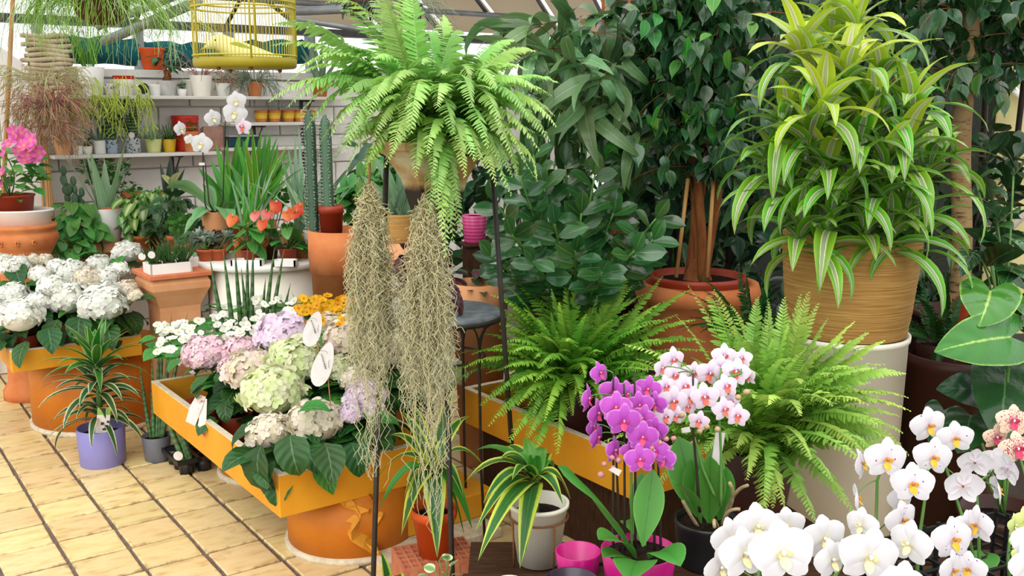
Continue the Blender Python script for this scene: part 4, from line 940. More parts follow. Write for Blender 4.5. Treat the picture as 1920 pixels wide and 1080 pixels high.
bigfern('bushy green sword fern in the orange planter behind the pink orchid', F2, 110, .46, 'fern_deep', .45,
        [(870, 690, 3.3, .16), (885, 665, 3.4, .16), (900, 760, 3.2, .16), (915, 800, 3.15, .14), (930, 740, 3.2, .14), (955, 830, 3.1, .1), (1000, 860, 3.12, .1), (1045, 850, 3.05, .12), (940, 620, 3.4, .14), (985, 580, 3.5, .1), (1035, 545, 3.6, .08), (1085, 520, 3.7, .05), (1120, 555, 3.5, .06), (1185, 500, 3.75, .05), (1180, 560, 3.5, .08), (1235, 570, 3.6, .1), (1290, 545, 3.7, .12), (1300, 600, 3.5, .14), (1330, 660, 3.3, .14), (1320, 640, 3.4, .16), (1215, 690, 3.1, .12), (1130, 700, 3.05, .16), (1010, 690, 3.2, .18), (1060, 640, 3.25, .16), (1060, 530, 3.7, .06), (1150, 525, 3.75, .06), (1260, 640, 3.3, .14), (960, 660, 3.25, .16), (1090, 760, 3.0, .14), (1020, 790, 3.05, .14), (945, 690, 3.15, .12), (960, 720, 3.12, .12), (940, 780, 3.1, .12), (970, 760, 3.1, .12), (985, 830, 3.08, .1), (925, 650, 3.25, .14), (1050, 570, 3.5, .08), (1010, 600, 3.4, .1), (1100, 590, 3.35, .08), (1150, 600, 3.35, .1), (1210, 610, 3.4, .1), (1270, 590, 3.5, .1), (1240, 520, 3.8, .06)], .30, .05, rw=.0145)
F3 = np.array([.72, 2.78, .62])
t = thing('wooden_stool', 'dark wooden stool hidden under the light green fern', 'stool', (.72, 2.8, 0))
part(t, 'seat', box((.72, 2.8, .36), (.3, .3, .03), .3, .004), MT['wood_dark'], smooth=False)
for sx in (-.12, .12):
    for sy in (-.12, .12): part(t, 'leg', box((.72 + sx, 2.8 + sy, 0), (.03, .03, .36), 0), MT['wood_dark'], smooth=False)
bigfern('light green sword fern between the orchids and the white cylinder', F3, 95, .44, 'fern_lime', .5,
        [(1325, 558, 3.0, .22), (1400, 640, 2.6, .18), (1470, 560, 2.85, .06), (1500, 555, 2.9, .06), (1515, 550, 2.85, .06), (1600, 605, 2.75, .10), (1625, 625, 2.7, .12), (1655, 640, 2.72, .12), (1695, 700, 2.65, .16), (1700, 745, 2.6, .16), (1705, 770, 2.55, .16), (1690, 810, 2.5, .14), (1600, 690, 2.5, .16), (1560, 760, 2.35, .18), (1500, 720, 2.4, .18), (1440, 760, 2.35, .16), (1400, 900, 2.4, .1), (1470, 950, 2.35, .12), (1560, 900, 2.35, .14), (1620, 850, 2.4, .14), (1380, 840, 2.45, .1), (1450, 640, 2.7, .1), (1410, 700, 2.6, .14), (1540, 650, 2.7, .12), (1650, 800, 2.45, .14), (1520, 860, 2.3, .14), (1430, 980, 2.4, .1), (1530, 980, 2.4, .1), (1600, 960, 2.42, .12), (1480, 600, 2.8, .05), (1440, 600, 2.8, .06), (1550, 600, 2.8, .06), (1580, 640, 2.7, .1), (1640, 690, 2.6, .14), (1660, 740, 2.5, .14), (1420, 560, 2.95, .1), (1380, 620, 2.7, .14), (1560, 700, 2.5, .14), (1500, 780, 2.3, .16)], .391, .05, rw=.0145, pr_=.12)
FD = at(1420, 640, 3.55)
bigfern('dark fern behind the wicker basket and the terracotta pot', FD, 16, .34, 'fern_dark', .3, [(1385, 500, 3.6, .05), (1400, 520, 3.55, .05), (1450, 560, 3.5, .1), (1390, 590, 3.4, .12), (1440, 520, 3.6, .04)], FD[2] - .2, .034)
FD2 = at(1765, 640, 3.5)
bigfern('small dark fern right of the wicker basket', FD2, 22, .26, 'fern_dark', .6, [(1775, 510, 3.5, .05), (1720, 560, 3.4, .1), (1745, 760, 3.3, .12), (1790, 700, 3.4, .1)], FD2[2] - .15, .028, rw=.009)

# ------------------------------------------------------------------ rear bed: low brick bed that carries the big pots
bz = .42
bed = solid('rear_bed', box((1.75, 4.45, 0), (3.1, 1.3, bz), 0, .01), plain('dark_stained_concrete', '#2c2824', '#3f3832', 8, .9, bump=.2), 'low dark concrete bed under the big trees', 'plant bed', kind='structure')

# ------------------------------------------------------------------ weeping fig in its two pots
c = np.array([.775, 4.06, bz]); t = thing('potted_fig_tree', 'weeping fig with reddish trunks in a wide terracotta pot', 'fig tree', c)
zt = at(1320, 545, 3.85)[2]
part(t, 'terracotta_pot', lathe([(0, 0), (.15, 0), (.19, .1), (.225, .28), (.222, zt - bz - .09), (.25, zt - bz - .075), (.262, zt - bz - .04), (.25, zt - bz), (.22, zt - bz), (.205, zt - bz - .06), (.12, .04), (0, .04)], c, 48), MT['terra'])
part(t, 'inner_pot', lathe([(.14, .1), (.185, zt - bz - .02), (.198, zt - bz + .012), (.198, zt - bz + .03), (.185, zt - bz + .03), (.175, zt - bz - .01), (.13, .12)], c, 40), MT['plastic_red'])
part(t, 'soil', lathe([(0, zt - bz + .012), (.178, zt - bz + .002)], c, 24), MT['soil'])
MT['bark_red'] = plain('reddish_fig_bark', '#6b3a1c', '#8f5a30', 14, .85, .2, bump=.4, stretch=(3, 3, .6))
zs = zt
trunk_end = []
for q, (px, Yo) in enumerate(((1308, .03), (1335, -.02), (1350, .04), (1322, .05), (1342, -.04))):
    B = np.array([c[0] + (-.035 + .018 * q), c[1] + Yo, zs - .02]); zz = np.linspace(0, 1, 12)
    top = at(px + (q - 2) * 6, -60, 4.06); P = B * (1 - zz)[:, None] + top * zz[:, None]
    P[:, 0] += .025 * np.sin(zz * 7 + q * 1.3); P[:, 1] += .022 * np.cos(zz * 7 + q * 1.3) - .02
    part(t, 'trunk', tube(P, np.linspace(.021, .012, 12), 8), MT['bark_red']); trunk_end.append(P)
part(t, 'root_flare', lathe([(.075, 0), (.06, .02), (.045, .06), (.03, .1), (.0, .11)], (c[0], c[1], zs - .01), 14, sy=.9), MT['bark_red'])
for (a, b) in (((1268, 520, 3.92), (1290, 335, 3.95)), ((1326, 520, 3.9), (1340, 300, 3.95))):
    part(t, 'bamboo_stake', tube([at(*a), at(*b)], .008, 8), MT['bamboo'])
FL = leafmesh('leaf', 1., .29, 'tip', LF['ficus'], .5, .22, 3, 8, k=4); FLY = leafmesh('leaf', 1., .29, 'tip', LF['ficus_young'], .5, .22, 3, 8, k=2)
def figleaves(t, branches, nobj, nstuff, size, ms, my, fy=.15, cam_side=True):
    """leaves hang along the branches; the nearest become objects, the others one mass"""
    cand = []
    for P in branches:
        for k in range(int(len(P) * 3.2)):
            f = rnd.uniform(.25, 1) * (len(P) - 1); i = int(f); q = P[min(i, len(P) - 1)] + rs.randn(3) * [.03, .03, .02]
            cand.append(q)
    rnd.shuffle(cand); cand = cand[:nobj + nstuff]; cand.sort(key=lambda p: p[1])
    for p in cand[:nobj]:
        inst(t, 'leaf', rnd.choice(my if rnd.random() < fy else ms), MX(p, rnd.uniform(-pi, pi), rad(rnd.gauss(-55, 22)), rnd.gauss(0, .5), size * rnd.uniform(.7, 1.15)))
    rest = cand[nobj:]
    if rest:
        V0 = []; me = ms[0]; v = np.empty(len(me.vertices) * 3); me.vertices.foreach_get('co', v); v = v.reshape(-1, 3)
        F0 = [list(p.vertices) for p in me.polygons]; U0 = np.stack([np.tile(np.linspace(0, 1, 3), 8), np.repeat(np.linspace(0, 1, 8), 3)], 1)
        gs = []
        for p in rest:
            M = np.array(MX(p, rnd.uniform(-pi, pi), rad(rnd.gauss(-55, 22)), rnd.gauss(0, .5), size * rnd.uniform(.7, 1.15))); gs.append((v @ M[:3, :3].T + M[:3, 3], F0, U0))
        part(t, 'inner_foliage', cat(gs), LF['ficus'], stuff=True)
def branches(stems, n, L, f0, f1, droop=(.4, 1.3), yawr=(-pi, pi), pit=(0, 50)):
    out = []
    for k in range(n):
        S_ = rnd.choice(stems); i = int(rnd.uniform(f0, f1) * (len(S_) - 1)); out.append(arc(S_[i], rnd.uniform(*yawr), rad(rnd.uniform(*pit)), L * rnd.uniform(.5, 1.1), rnd.uniform(*droop), 12, rnd.uniform(-.4, .4)))
    return out
br = branches(trunk_end, 60, .52, .38, 1.0) + branches(trunk_end, 20, .42, .5, 1.0, yawr=(pi * .8, pi * 1.4)) + branches(trunk_end, 20, .35, .45, .9, yawr=(-2.4, -.8), droop=(.8, 1.6))
part(t, 'twigs', hair(np.array(br), .003, 4, .3), MT['bark_red'], stuff=True)
figleaves(t, br, 300, 1500, .09, FL, FLY)

# second fig with a single pale trunk at the right
c = np.array([*at(1796, 560, 4.15)[:2], bz]); t = thing('potted_fig_tree', 'fig tree with one thick pale trunk at the right edge', 'fig tree', c)
pot(t, c, .19, .15, .32, MT['plastic_dark'], 'lip', n=36)
zz = np.linspace(0, 1, 14); B = c + Z * .28; top = at(1822, -80, 4.2); P = B * (1 - zz)[:, None] + top * zz[:, None]; P[:, 0] += .012 * np.sin(zz * 9)
k = NT('pale_ringed_bark'); co = k.coord(); mp = k.n('ShaderNodeMapping'); mp.inputs['Scale'].default_value = (10, 10, 75); k.l(co, mp.inputs[0]); nz = k.noise(1.2, 4, mp.outputs[0], .7)
MT['bark_pale'] = k.bsdf(k.mix(k.ramp(nz, [(.56, (0, 0, 0, 1)), (.66, (1, 1, 1, 1))]), k.ramp(k.noise(5, 3, co), [(.3, '#6d5233'), (.7, '#8f7a54')]), '#3c2a1a'), .85, .2, bump=nz, bs=.3)
part(t, 'trunk', tube(P, np.linspace(.043, .036, 14), 16), MT['bark_pale'])
part(t, 'root_flare', lathe([(.09, .26), (.07, .30), (.05, .36), (.04, .4)], c, 16), MT['bark_pale'])
br = branches([P], 40, .6, .72, 1.0, (.3, 1.5)) + branches([P + [.3, -.1, 0]], 14, .4, .7, 1., (.5, 1.5)) + branches([P + [-.25, .2, .1]], 14, .4, .75, 1., (.5, 1.5))
part(t, 'twigs', hair(np.array(br), .003, 4, .3), MT['bark_red'], stuff=True)
figleaves(t, br, 300, 700, .095, FL, FLY, .08)

# ------------------------------------------------------------------ striped dracaena in the rope basket on a white cylinder
c = np.array([1.11, 3.2, 0]); zb = at(1610, 648, 3.0)[2]; zk = at(1600, 453, 2.99)[2]
t = thing('cylinder_planter', 'tall off-white cylinder planter under the rope basket', 'planter', c)
part(t, 'body', lathe([(0, 0), (.182, 0), (.196, zb - .02), (.202, zb - .018), (.203, zb), (.195, zb), (.18, zb - .03), (.17, .02), (0, .02)], c, 48), MT['cream'])
t = thing('potted_dracaena', 'large lemon-lime striped dracaena in a wound rope basket', 'dracaena', c + Z * zb)
hb = zk - zb; cp = []
for k in range(78):
    f = k / 77; r = .186 + .030 * min(1, f * 1.15) ** .8 + rnd.uniform(-.0014, .0014); cp += [(r, f * hb), (r + .0032, f * hb + hb / 156), ]
MT['rope'] = plain('wound_rope', '#93652c', '#c29a58', 7, .75, .25, bump=.3, stretch=(1.2, 1.2, 60), detail=5)
part(t, 'basket', lathe([(0, 0)] + cp + [(.214, hb), (.205, hb), (.2, hb - .05)], c + Z * zb, 64), MT['rope'])
part(t, 'soil', lathe([(0, hb - .03), (.203, hb - .04)], c + Z * zb, 24), MT['soil'])
heads = [(1608, 30, 3.28, 1.), (1503, 78, 3.15, .9), (1560, 60, 3.35, .7), (1543, 188, 2.93, 1.), (1712, 185, 3.08, .55), (1650, 130, 3.2, .5), (1475, 215, 3.08, .5), (1612, 255, 2.98, .3), (1550, 300, 2.95, .35), (1695, 270, 3.0, .3), (1478, 335, 3.02, .2), (1650, 350, 2.98, .1), (1560, 390, 2.94, .1), (1700, 385, 3.05, .05), (1500, 420, 2.98, 0.), (1620, 420, 2.98, 0.), (1745, 300, 3.15, .2), (1450, 290, 3.15, .25), (1530, 130, 3.15, .6), (1590, 120, 3.05, .7), (1640, 200, 3.05, .4), (1590, 340, 2.92, .1), (1520, 250, 2.95, .4), (1660, 300, 2.95, .15), (1540, 440, 2.96, 0.), (1670, 430, 3.0, 0.), (1720, 430, 3.08, 0.)]
for i, (px, py, Y, yel) in enumerate(heads):
    p = at(px, py, Y); b = np.array([c[0] + (p[0] - c[0]) * .3, c[1] + (p[1] - c[1]) * .3, zk - .05])
    part(t, 'cane', tube(bez(b, (b + p) / 2 + [0, .02, 0], p, 8), .011, 7), LF['stem'])
    m_ = (lambda f, y=yel: LF['lemon'] if f > 1.0 - y * 1.05 + .15 else LF['lime'])
    rosette(t, p - Z * .07, 15 if py < 330 else 11, .27, .028, m_, (82, 12), (.9, 2.0), 'lance', .22, 5, 11, rise=.07, wave=.05, pw=1.1)

# ------------------------------------------------------------------ ZZ plant
c = np.array([*at(1075, 560, 4.0)[:2], bz]); t = thing('potted_zz_plant', 'glossy dark zamioculcas with paired leaflets behind the fern', 'zamioculcas', c)
pot(t, c, .15, .12, .26, MT['terra_red'], 'rim')
ZL = leafmesh('leaf', 1., .27, 'obov', LF['zz'], .35, .22, 5, 7, k=3)
zb_ = c + Z * .24
for (px, py, Y, bx) in ((1130, 300, 3.9, .05), (1115, 330, 3.8, .0), (1000, 290, 4.0, -.05), (975, 330, 3.85, -.06), (1020, 350, 3.9, -.02), (1060, 310, 4.0, 0), (1230, 410, 3.75, .08), (1225, 450, 3.65, .07), (1190, 470, 3.6, .05), (930, 380, 3.8, -.08), (960, 440, 3.65, -.06), (1090, 400, 3.75, .0), (1040, 420, 3.65, -.02), (1150, 400, 3.85, .03), (1080, 470, 3.55, 0), (1130, 510, 3.5, .02), (1000, 490, 3.55, -.03), (920, 480, 3.6, -.1)):
    tip = at(px, py, Y); b = zb_ + [bx, rnd.uniform(-.05, .05), 0]; d = tip - b
    P = bez(b, b + d * .45 + [-d[0] * .18, -d[1] * .1, .05], tip, 14); part(t, 'stem', tube(P, np.linspace(.009, .004, 14), 7), LF['stem'])
    Tn, Sd, N = frame(P, 0, np.array([1., rnd.uniform(-.4, .4), 0]))
    for k in range(14):
        f = .32 + .66 * k / 13; i = f * 13; q = np.array([np.interp(i, np.arange(14), P[:, j]) for j in range(3)]); ii = min(13, int(i)); sg = 1 if k % 2 else -1
        dv = Sd[ii] * sg * .85 + Tn[ii] * .55 + N[ii] * .25 + rs.randn(3) * .15
        inst(t, 'leaf', rnd.choice(ZL), MXa(q, dv, np.array([rnd.gauss(0, .35), -.8, .6 + rnd.gauss(0, .3)]), .125 * (1 - .3 * abs(f - .6)) * rnd.uniform(.85, 1.15)))
    inst(t, 'leaf', rnd.choice(ZL), MXa(P[-1], d, np.array([0, -.8, .5]), .1))

# ------------------------------------------------------------------ lance-leaved fig and rubber leaf behind
c = np.array([*at(1150, 420, 4.7)[:2], bz]); t = thing('lance_leaf_fig', 'narrow lance-leaved fig with drooping grey-green leaves', 'fig tree', c)
pot(t, c, .16, .13, .28, MT['plastic_dark'], 'lip')
st = [bez(c + [dx, 0, .25], c + [dx * 2, -.05, .9], at(px, py, Y), 14) for dx, px, py, Y in ((-.02, 1130, -30, 4.6), (0, 1090, 30, 4.5), (.03, 1180, 0, 4.6), (.0, 1200, 120, 4.5))]
for P in st: part(t, 'trunk', tube(P, np.linspace(.014, .007, 14), 7), MT['bark_red'])
PL = leafmesh('leaf', 1., .095, 'lance', LF['palm'], 1.2, .2, 3, 9, k=5)
bl = []
for (px, py, Y, s0) in ((985, 60, 4.2, 0), (1000, 40, 4.3, 0), (970, 110, 4.1, 0), (1050, 100, 4.0, 1), (1090, 110, 3.95, 1), (1010, 150, 4.1, 1), (1120, 160, 3.95, 2), (1075, 190, 4.0, 3), (1060, 20, 4.3, 0), (1130, 60, 4.2, 2), (1150, 210, 4.05, 3), (1100, 240, 4.05, 3), (1010, 190, 4.25, 3), (1170, 110, 4.1, 2), (940, 40, 4.4, 0), (1200, 250, 4.1, 3)):
    Y -= .3; tip = at(px, py, Y); i = rnd.randint(7, 12); b = st[s0][i]; P = bez(b, (b + tip) / 2 + [0, 0, .12], tip, 12); bl.append(P)
    for k in range(13):
        f = rnd.uniform(.25, 1); q = P[int(f * 11)]; y = math.atan2(tip[1] - b[1], tip[0] - b[0]) + rnd.gauss(0, .9)
        inst(t, 'leaf', rnd.choice(PL), MX(q, y, rad(rnd.gauss(-15, 28)), rnd.gauss(0, .5), rnd.uniform(.2, .34)))
part(t, 'twigs', hair(np.array(bl), .004, 4, .3), MT['bark_red'], stuff=True)
t = thing('strelitzia', 'one dark paddle-shaped strelitzia leaf behind the fern', 'strelitzia', (*at(1020, 300, 4.9)[:2], bz)); pot(t, T0(t), .13, .1, .22, MT['plastic_dark'])
for (px0, py0, px1, py1, w) in ((1018, 250, 1044, 52, .075), (1010, 330, 990, 180, .06), (1060, 330, 1075, 150, .06)):
    a, b = at(px0, py0, 4.6), at(px1, py1, 4.5); part(t, 'leaf', blade(bez(a, (a + b) / 2 + [-.02, -.06, 0], b, 12), w, 'ovate', .25, 5, ref=np.array([1., .2, 0])), LF['glossy'])
    part(t, 'leaf_stalk', tube([T0(t) + Z * .2, (T0(t) + a) / 2 + [0, .02, .1], a], .008, 6), LF['stem'])

# ------------------------------------------------------------------ dark foliage mass behind the trees
def foliage_wall(label, x0, x1, Y, z0, z1, n, size, mat, meshsrc, group=None):
    t = thing('hedge_foliage', label, 'foliage', ((x0 + x1) / 2, Y, bz if Y < 5.1 else 0), group); me = meshsrc[0]; v = np.empty(len(me.vertices) * 3); me.vertices.foreach_get('co', v); v = v.reshape(-1, 3)
    F0 = [list(p.vertices) for p in me.polygons]; nr, nc = len(v) // 3, 3; U0 = np.stack([np.tile(np.linspace(0, 1, nc), nr), np.repeat(np.linspace(0, 1, nr), nc)], 1); gs = []
    for k in range(n):
        p = (rnd.uniform(x0, x1), Y + rnd.uniform(-.2, .25), rnd.uniform(z0, z1)); M = np.array(MX(p, rnd.uniform(-pi, pi), rad(rnd.gauss(-35, 30)), rnd.gauss(0, .5), size * rnd.uniform(.7, 1.3))); gs.append((v @ M[:3, :3].T + M[:3, 3], F0, U0))
    part(t, 'leaf_mass', cat(gs), mat, stuff=True)
    for k in range(max(2, int((x1 - x0) / .3))):
        x = rnd.uniform(x0, x1); part(t, 'stem', tube([(x, Y, T0(t)[2]), (x + rnd.uniform(-.1, .1), Y, (z0 + z1) / 2), (x + rnd.uniform(-.2, .2), Y, z1)], [.018, .014, .008], 6), LF['stem_dark'])
foliage_wall('dark leafy shrub filling the gap behind the weeping fig', .6, 2.0, 4.75, .45, 2.5, 1500, .12, LF['ficus'], FL, 'shrubs at the back')
foliage_wall('dark leafy shrub behind the striped dracaena', 1.5, 2.5, 4.6, .45, 1.5, 600, .12, LF['ficus'], FL, 'shrubs at the back')
foliage_wall('dark lance-leaved shrub behind the zamioculcas', .05, 1.2, 4.95, .45, 1.7, 700, .2, LF['palm'], PL, 'shrubs at the back')
foliage_wall('dark leafy shrub at the far right behind the pale trunk', 2.05, 3.3, 5.0, 1.65, 2.6, 700, .12, LF['ficus'], FL, 'shrubs at the back')

foliage_wall('dark leafy shrub behind the fern stand and pink pot', -.85, .0, 5.4, .7, 1.45, 420, .12, LF['ficus'], FL, 'shrubs at the back')
# ------------------------------------------------------------------ big glossy heart leaves at the right
def stalkleaf(t, base, tip0, tip1, W, mat, bend=.04, up=None, stalk=None, lobe=.3, roll=0., fold=.1):
    P = bez(tip0, (tip0 + tip1) / 2 + np.array([0, -.02, bend]), tip1, 12)
    part(t, 'leaf', heart(P, W, fold, 9, roll, lobe, up), mat)
    part(t, 'leaf_stalk', tube(bez(base, (base + tip0) / 2 + [0, .03, .06], tip0, 8), .005, 6), LF['stem'])
b = np.array([*at(1900, 780, 3.05)[:2], 0.]); t = thing('potted_anthurium', 'anthurium with very large glossy heart leaves at the right edge', 'anthurium', b)
pot(t, b, .14, .11, .3, MT['plastic_dark'], 'lip'); b2 = b + Z * .28
X = np.array([1., 0, 0])
stalkleaf(t, b2, at(1857, 545, 2.95), at(1835, 613, 2.80), .088, LF['heart'], .02, X, lobe=.5)
stalkleaf(t, b2, at(1895, 632, 2.85), at(1752, 660, 2.72), .085, LF['heart'], .02, np.array([.15, .55, .8]), lobe=.3)
stalkleaf(t, b2, at(1945, 560, 3.0), at(1990, 640, 2.8), .11, LF['heart'], .05)
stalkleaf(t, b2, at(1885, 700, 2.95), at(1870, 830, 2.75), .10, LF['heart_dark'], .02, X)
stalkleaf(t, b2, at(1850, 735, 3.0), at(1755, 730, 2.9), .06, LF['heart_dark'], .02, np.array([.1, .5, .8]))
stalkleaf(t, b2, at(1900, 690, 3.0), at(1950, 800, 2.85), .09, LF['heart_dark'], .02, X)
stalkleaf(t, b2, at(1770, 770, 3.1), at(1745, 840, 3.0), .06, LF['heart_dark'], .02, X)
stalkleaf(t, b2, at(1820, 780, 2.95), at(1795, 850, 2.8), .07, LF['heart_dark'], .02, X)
b = np.array([*at(1890, 560, 3.75)[:2], bz]); t = thing('potted_spathiphyllum', 'peace lily with ribbed dark green leaves below the yellow sheet wall', 'peace lily', b); pot(t, b, .12, .1, .2, MT['plastic_dark'])
for (a, bq, w) in (((1860, 470, 3.6), (1790, 430, 3.55), .05), ((1880, 480, 3.6), (1835, 455, 3.5), .06), ((1890, 450, 3.6), (1930, 480, 3.5), .06), ((1850, 500, 3.6), (1920, 470, 3.4), .06), ((1870, 420, 3.7), (1910, 400, 3.6), .05), ((1840, 440, 3.7), (1900, 430, 3.55), .05), ((1880, 520, 3.5), (1930, 530, 3.4), .06), ((1830, 470, 3.65), (1800, 520, 3.6), .05), ((1900, 500, 3.6), (1880, 540, 3.4), .055), ((1830, 340, 3.8), (1880, 330, 3.75), .035), ((1835, 360, 3.8), (1890, 375, 3.7), .035), ((1900, 330, 3.8), (1940, 300, 3.7), .04)):
    p, q = at(*a), at(*bq); part(t, 'leaf', blade(bez(p, (p + q) / 2 + [0, -.03, .05], q, 10), w, 'ovate', .18, 5, rnd.uniform(-.4, .4)), LF['glossy']); part(t, 'leaf_stalk', tube(bez(b + Z * .18, (b + p) / 2 + [0, 0, .25], p, 6), .004, 5), LF['stem'])
b = onz(1792, 700, bz); c = np.array([*at(1800, 640, 3.4)[:2], 0]); t = thing('nursery_pot', 'large dark brown nursery pot right of the white cylinder', 'pot', np.array([1.60, 3.42, 0]))
pot(t, T0(t), .2, .16, .74, MT['plastic_dark'], 'lip', n=40, fill=.92)
c = np.array([*at(1812, 620, 3.75)[:2], 0]); t = thing('small_red_pot', 'small red plastic pot behind the heart leaves', 'pot', c + Z * bz); pot(t, T0(t), .06, .045, at(1812, 560, c[1])[2] - bz, MT['plastic_red'])
# ------------------------------------------------------------------ slatted bench in front, pots on it
OB = .42
t = thing('slatted_bench', 'low dark slatted bench under the front orchids', 'bench', (1.0, 1.95, 0))
for k in range(12): part(t, 'slat', box((.98, 1.42 + k * .095, OB - .025), (1.72, .075, .025), 0, .003), MT['wood_dark'], smooth=False)
for x in (.2, 1.75):
    part(t, 'cross_rail', box((x, 1.94, OB - .075), (.05, 1.1, .05), 0, .003), MT['wood_dark'], smooth=False)
    for y in (1.45, 2.42): part(t, 'leg', box((x, y, 0), (.05, .05, OB - .075), 0, .003), MT['wood_dark'], smooth=False)

# ------------------------------------------------------------------ orchid flowers
def opetal(ang, L, W, prof, back=.08, cup=.12, x0=.0, n=7, m=5, start=.03):
    u = np.linspace(0, 1, n)[:, None]; d = np.array([0, math.cos(ang), math.sin(ang)])
    P = d * (start + u * (L - start)) + np.array([1., 0, 0]) * (x0 + .10 * np.sin(u * pi) * .4 - back * u ** 2)
    ref = np.cross(d, [1., 0, 0]); return blade(P, W, prof, 0, m, ref=ref, cup=-cup)
def orchidm(name, base, edge, centre, dots=None, dcol='#8a1c7a', v=.03, dthr=.16, drange=(.12, .55)):
    k = NT(name); uv = k.n('ShaderNodeUVMap').outputs[0]; sp = k.n('ShaderNodeSeparateXYZ'); k.l(uv, sp.inputs[0])
    e = k.math('ABSOLUTE', k.math('SUBTRACT', k.math('MULTIPLY', sp.outputs[0], 2), 1))
    col = k.ramp(e, [(0, base), (.8, base), (1, edge)])
    col = k.mix(k.math('MULTIPLY', k.ramp(sp.outputs[1], [(.82, (0, 0, 0, 1)), (1, (1, 1, 1, 1))]), .7), col, edge)
    col = k.mix(k.ramp(sp.outputs[1], [(.0, (1, 1, 1, 1)), (.3, (0, 0, 0, 1))]), col, centre)
    ln = k.math('SINE', k.math('MULTIPLY', e, 40)); col = k.mix(k.math('MULTIPLY', k.math('MAXIMUM', ln, 0), .10), col, centre)
    if dots:
        vo = k.n('ShaderNodeTexVoronoi'); vo.inputs['Scale'].default_value = dots
        ad = k.n('ShaderNodeVectorMath', operation='ADD'); k.l(uv, ad.inputs[0]); cb = k.n('ShaderNodeCombineXYZ'); k.l(k.math('MULTIPLY', k.n('ShaderNodeObjectInfo').outputs['Random'], 19), cb.inputs[0]); k.l(cb.outputs[0], ad.inputs[1]); k.l(ad.outputs[0], vo.inputs['Vector'])
        dm = k.math('MULTIPLY', k.math('LESS_THAN', vo.outputs['Distance'], dthr), k.math('MULTIPLY', k.math('GREATER_THAN', sp.outputs[1], drange[0]), k.math('LESS_THAN', sp.outputs[1], drange[1])))
        col = k.mix(dm, col, dcol)
    return k.bsdf(var(k, col, v, .006), .5, .3, 0, .28)
OK_ = {}
def orchid_kind(key, pm, lipm, colm, pw=.30, sw=.17, lip=1.0):
    d = {}
    sep = [opetal(rad(90), .5, sw, 'petal', .06), opetal(rad(90 + 138), .47, sw * .95, 'petal', .05), opetal(rad(90 - 138), .47, sw * .95, 'petal', .05)]
    d['flower'] = mk('flower', cat(sep), pm)
    d['petal'] = [mk('petal', opetal(rad(a), .5, pw, 'petal', .10, .16, .02, 8, 7), pm) for a in (14, 166)]
    u = np.linspace(0, 1, 7)[:, None]
    P = np.array([.05, 0, -.02]) + u * np.array([.13, 0, -.15 * lip]) + np.array([0, 0, 1.]) * (-.04 * u * u)
    gs = [blade(P, .085 * lip, 'round', .35, 5, ref=np.array([0, 1., 0]))]
    for sg in (-1, 1):
        P = np.array([.06, sg * .03, -.02]) + u * np.array([.07, sg * .075, .06]) * lip; gs.append(blade(P, .05 * lip, 'round', .3, 3, ref=np.array([.3, 0, 1.])))
    d['lip'] = mk('lip', cat(gs), lipm)
    d['column'] = mk('column', (lambda b: (b[0], b[1], b[2]))(ball((.06, 0, .02), .05, .04, .05, 8, 6)), colm)
    OK_[key] = d
lipY = plain('yellow_lip', '#e3b52a', '#d98f1a', 30, .5); lipPale = plain('pale_yellow_lip', '#e6e0b8', '#dfcf7a', 14, .5); lipM = plain('magenta_lip', '#b81c6a', '#cf4a6a', 20, .5); lipPk = plain('red_orange_lip', '#c2284f', '#dd7a3a', 24, .5); lipR = plain('crimson_lip', '#a8124a', '#c93a5a', 20, .5)
colW = plain('white_column', '#e8e4e0', '#ddd3d6', 30, .5); colP = plain('pink_column', '#c26aa8', '#d898c0', 30, .5); colR = plain('brown_column', '#a8542a', '#c98a5a', 60, .5)
white_m = orchidm('white_orchid_petal', '#dfdde0', '#e6e4e4', '#dcd9c4')
speck_m = orchidm('purple_specked_white_petal', '#e2dee2', '#e8e5e6', '#dccfda', 3.4, '#86147c', dthr=.13, drange=(.14, .62))
pink_m = orchidm('orchid_pink_petal', '#bb52bd', '#dca2d8', '#a83aa2')
blush_m = orchidm('blush_white_petal', '#ead9e6', '#efe9ec', '#b98fd0')
spot_m = orchidm('magenta_spotted_petal', '#ecd3b8', '#efdcc6', '#b51c6c', 9., '#a3195f', dthr=.34, drange=(.1, .75))
lime_m = orchidm('lime_orchid_petal', '#cfd98a', '#dfe3a8', '#b0bf5a')
orchid_kind('white', white_m, lipPale, colW, .31, .19); orchid_kind('speck', speck_m, lipY, colR, .30, .18); orchid_kind('pink', pink_m, lipM, colP, .28, .16, 1.1)
orchid_kind('blush', blush_m, lipPk, colW, .26, .17, 1.25); orchid_kind('spot', spot_m, lipR, colW, .27, .18, 1.3); orchid_kind('lime', lime_m, lipPale, colW, .26, .2)
budm = {k_: plain(k_ + '_bud', a, b, 30, .5) for k_, a, b in (('pink', '#a8607a', '#b98a70'), ('blush', '#a8a070', '#b98a70'), ('white', '#c9cf9c', '#dfe0c0'), ('lime', '#b5c26a', '#c9d28a'))}
bud_me = {k_: mk('bud', ball((0, 0, 0), .5, .42, .42, 10, 8), m_) for k_, m_ in budm.items()}
def flower(t, key, p, size, yaw=0., pitch=0., roll=0.):
    d = OK_[key]; M = MX(p, -pi / 2 + yaw, pitch, roll, size)
    f = inst(t, 'flower', d['flower'], M)
    for m_ in d['petal']: inst(t, 'petal', m_, Matrix.Identity(4), f)
    inst(t, 'lip', d['lip'], Matrix.Identity(4), f); inst(t, 'column', d['column'], Matrix.Identity(4), f)
    return f
def spike(t, P, r=.0035, mat=None): part(t, 'flower_spike', tube(P, np.linspace(r, r * .6, len(P)), 7), mat or LF['stem_dark'])
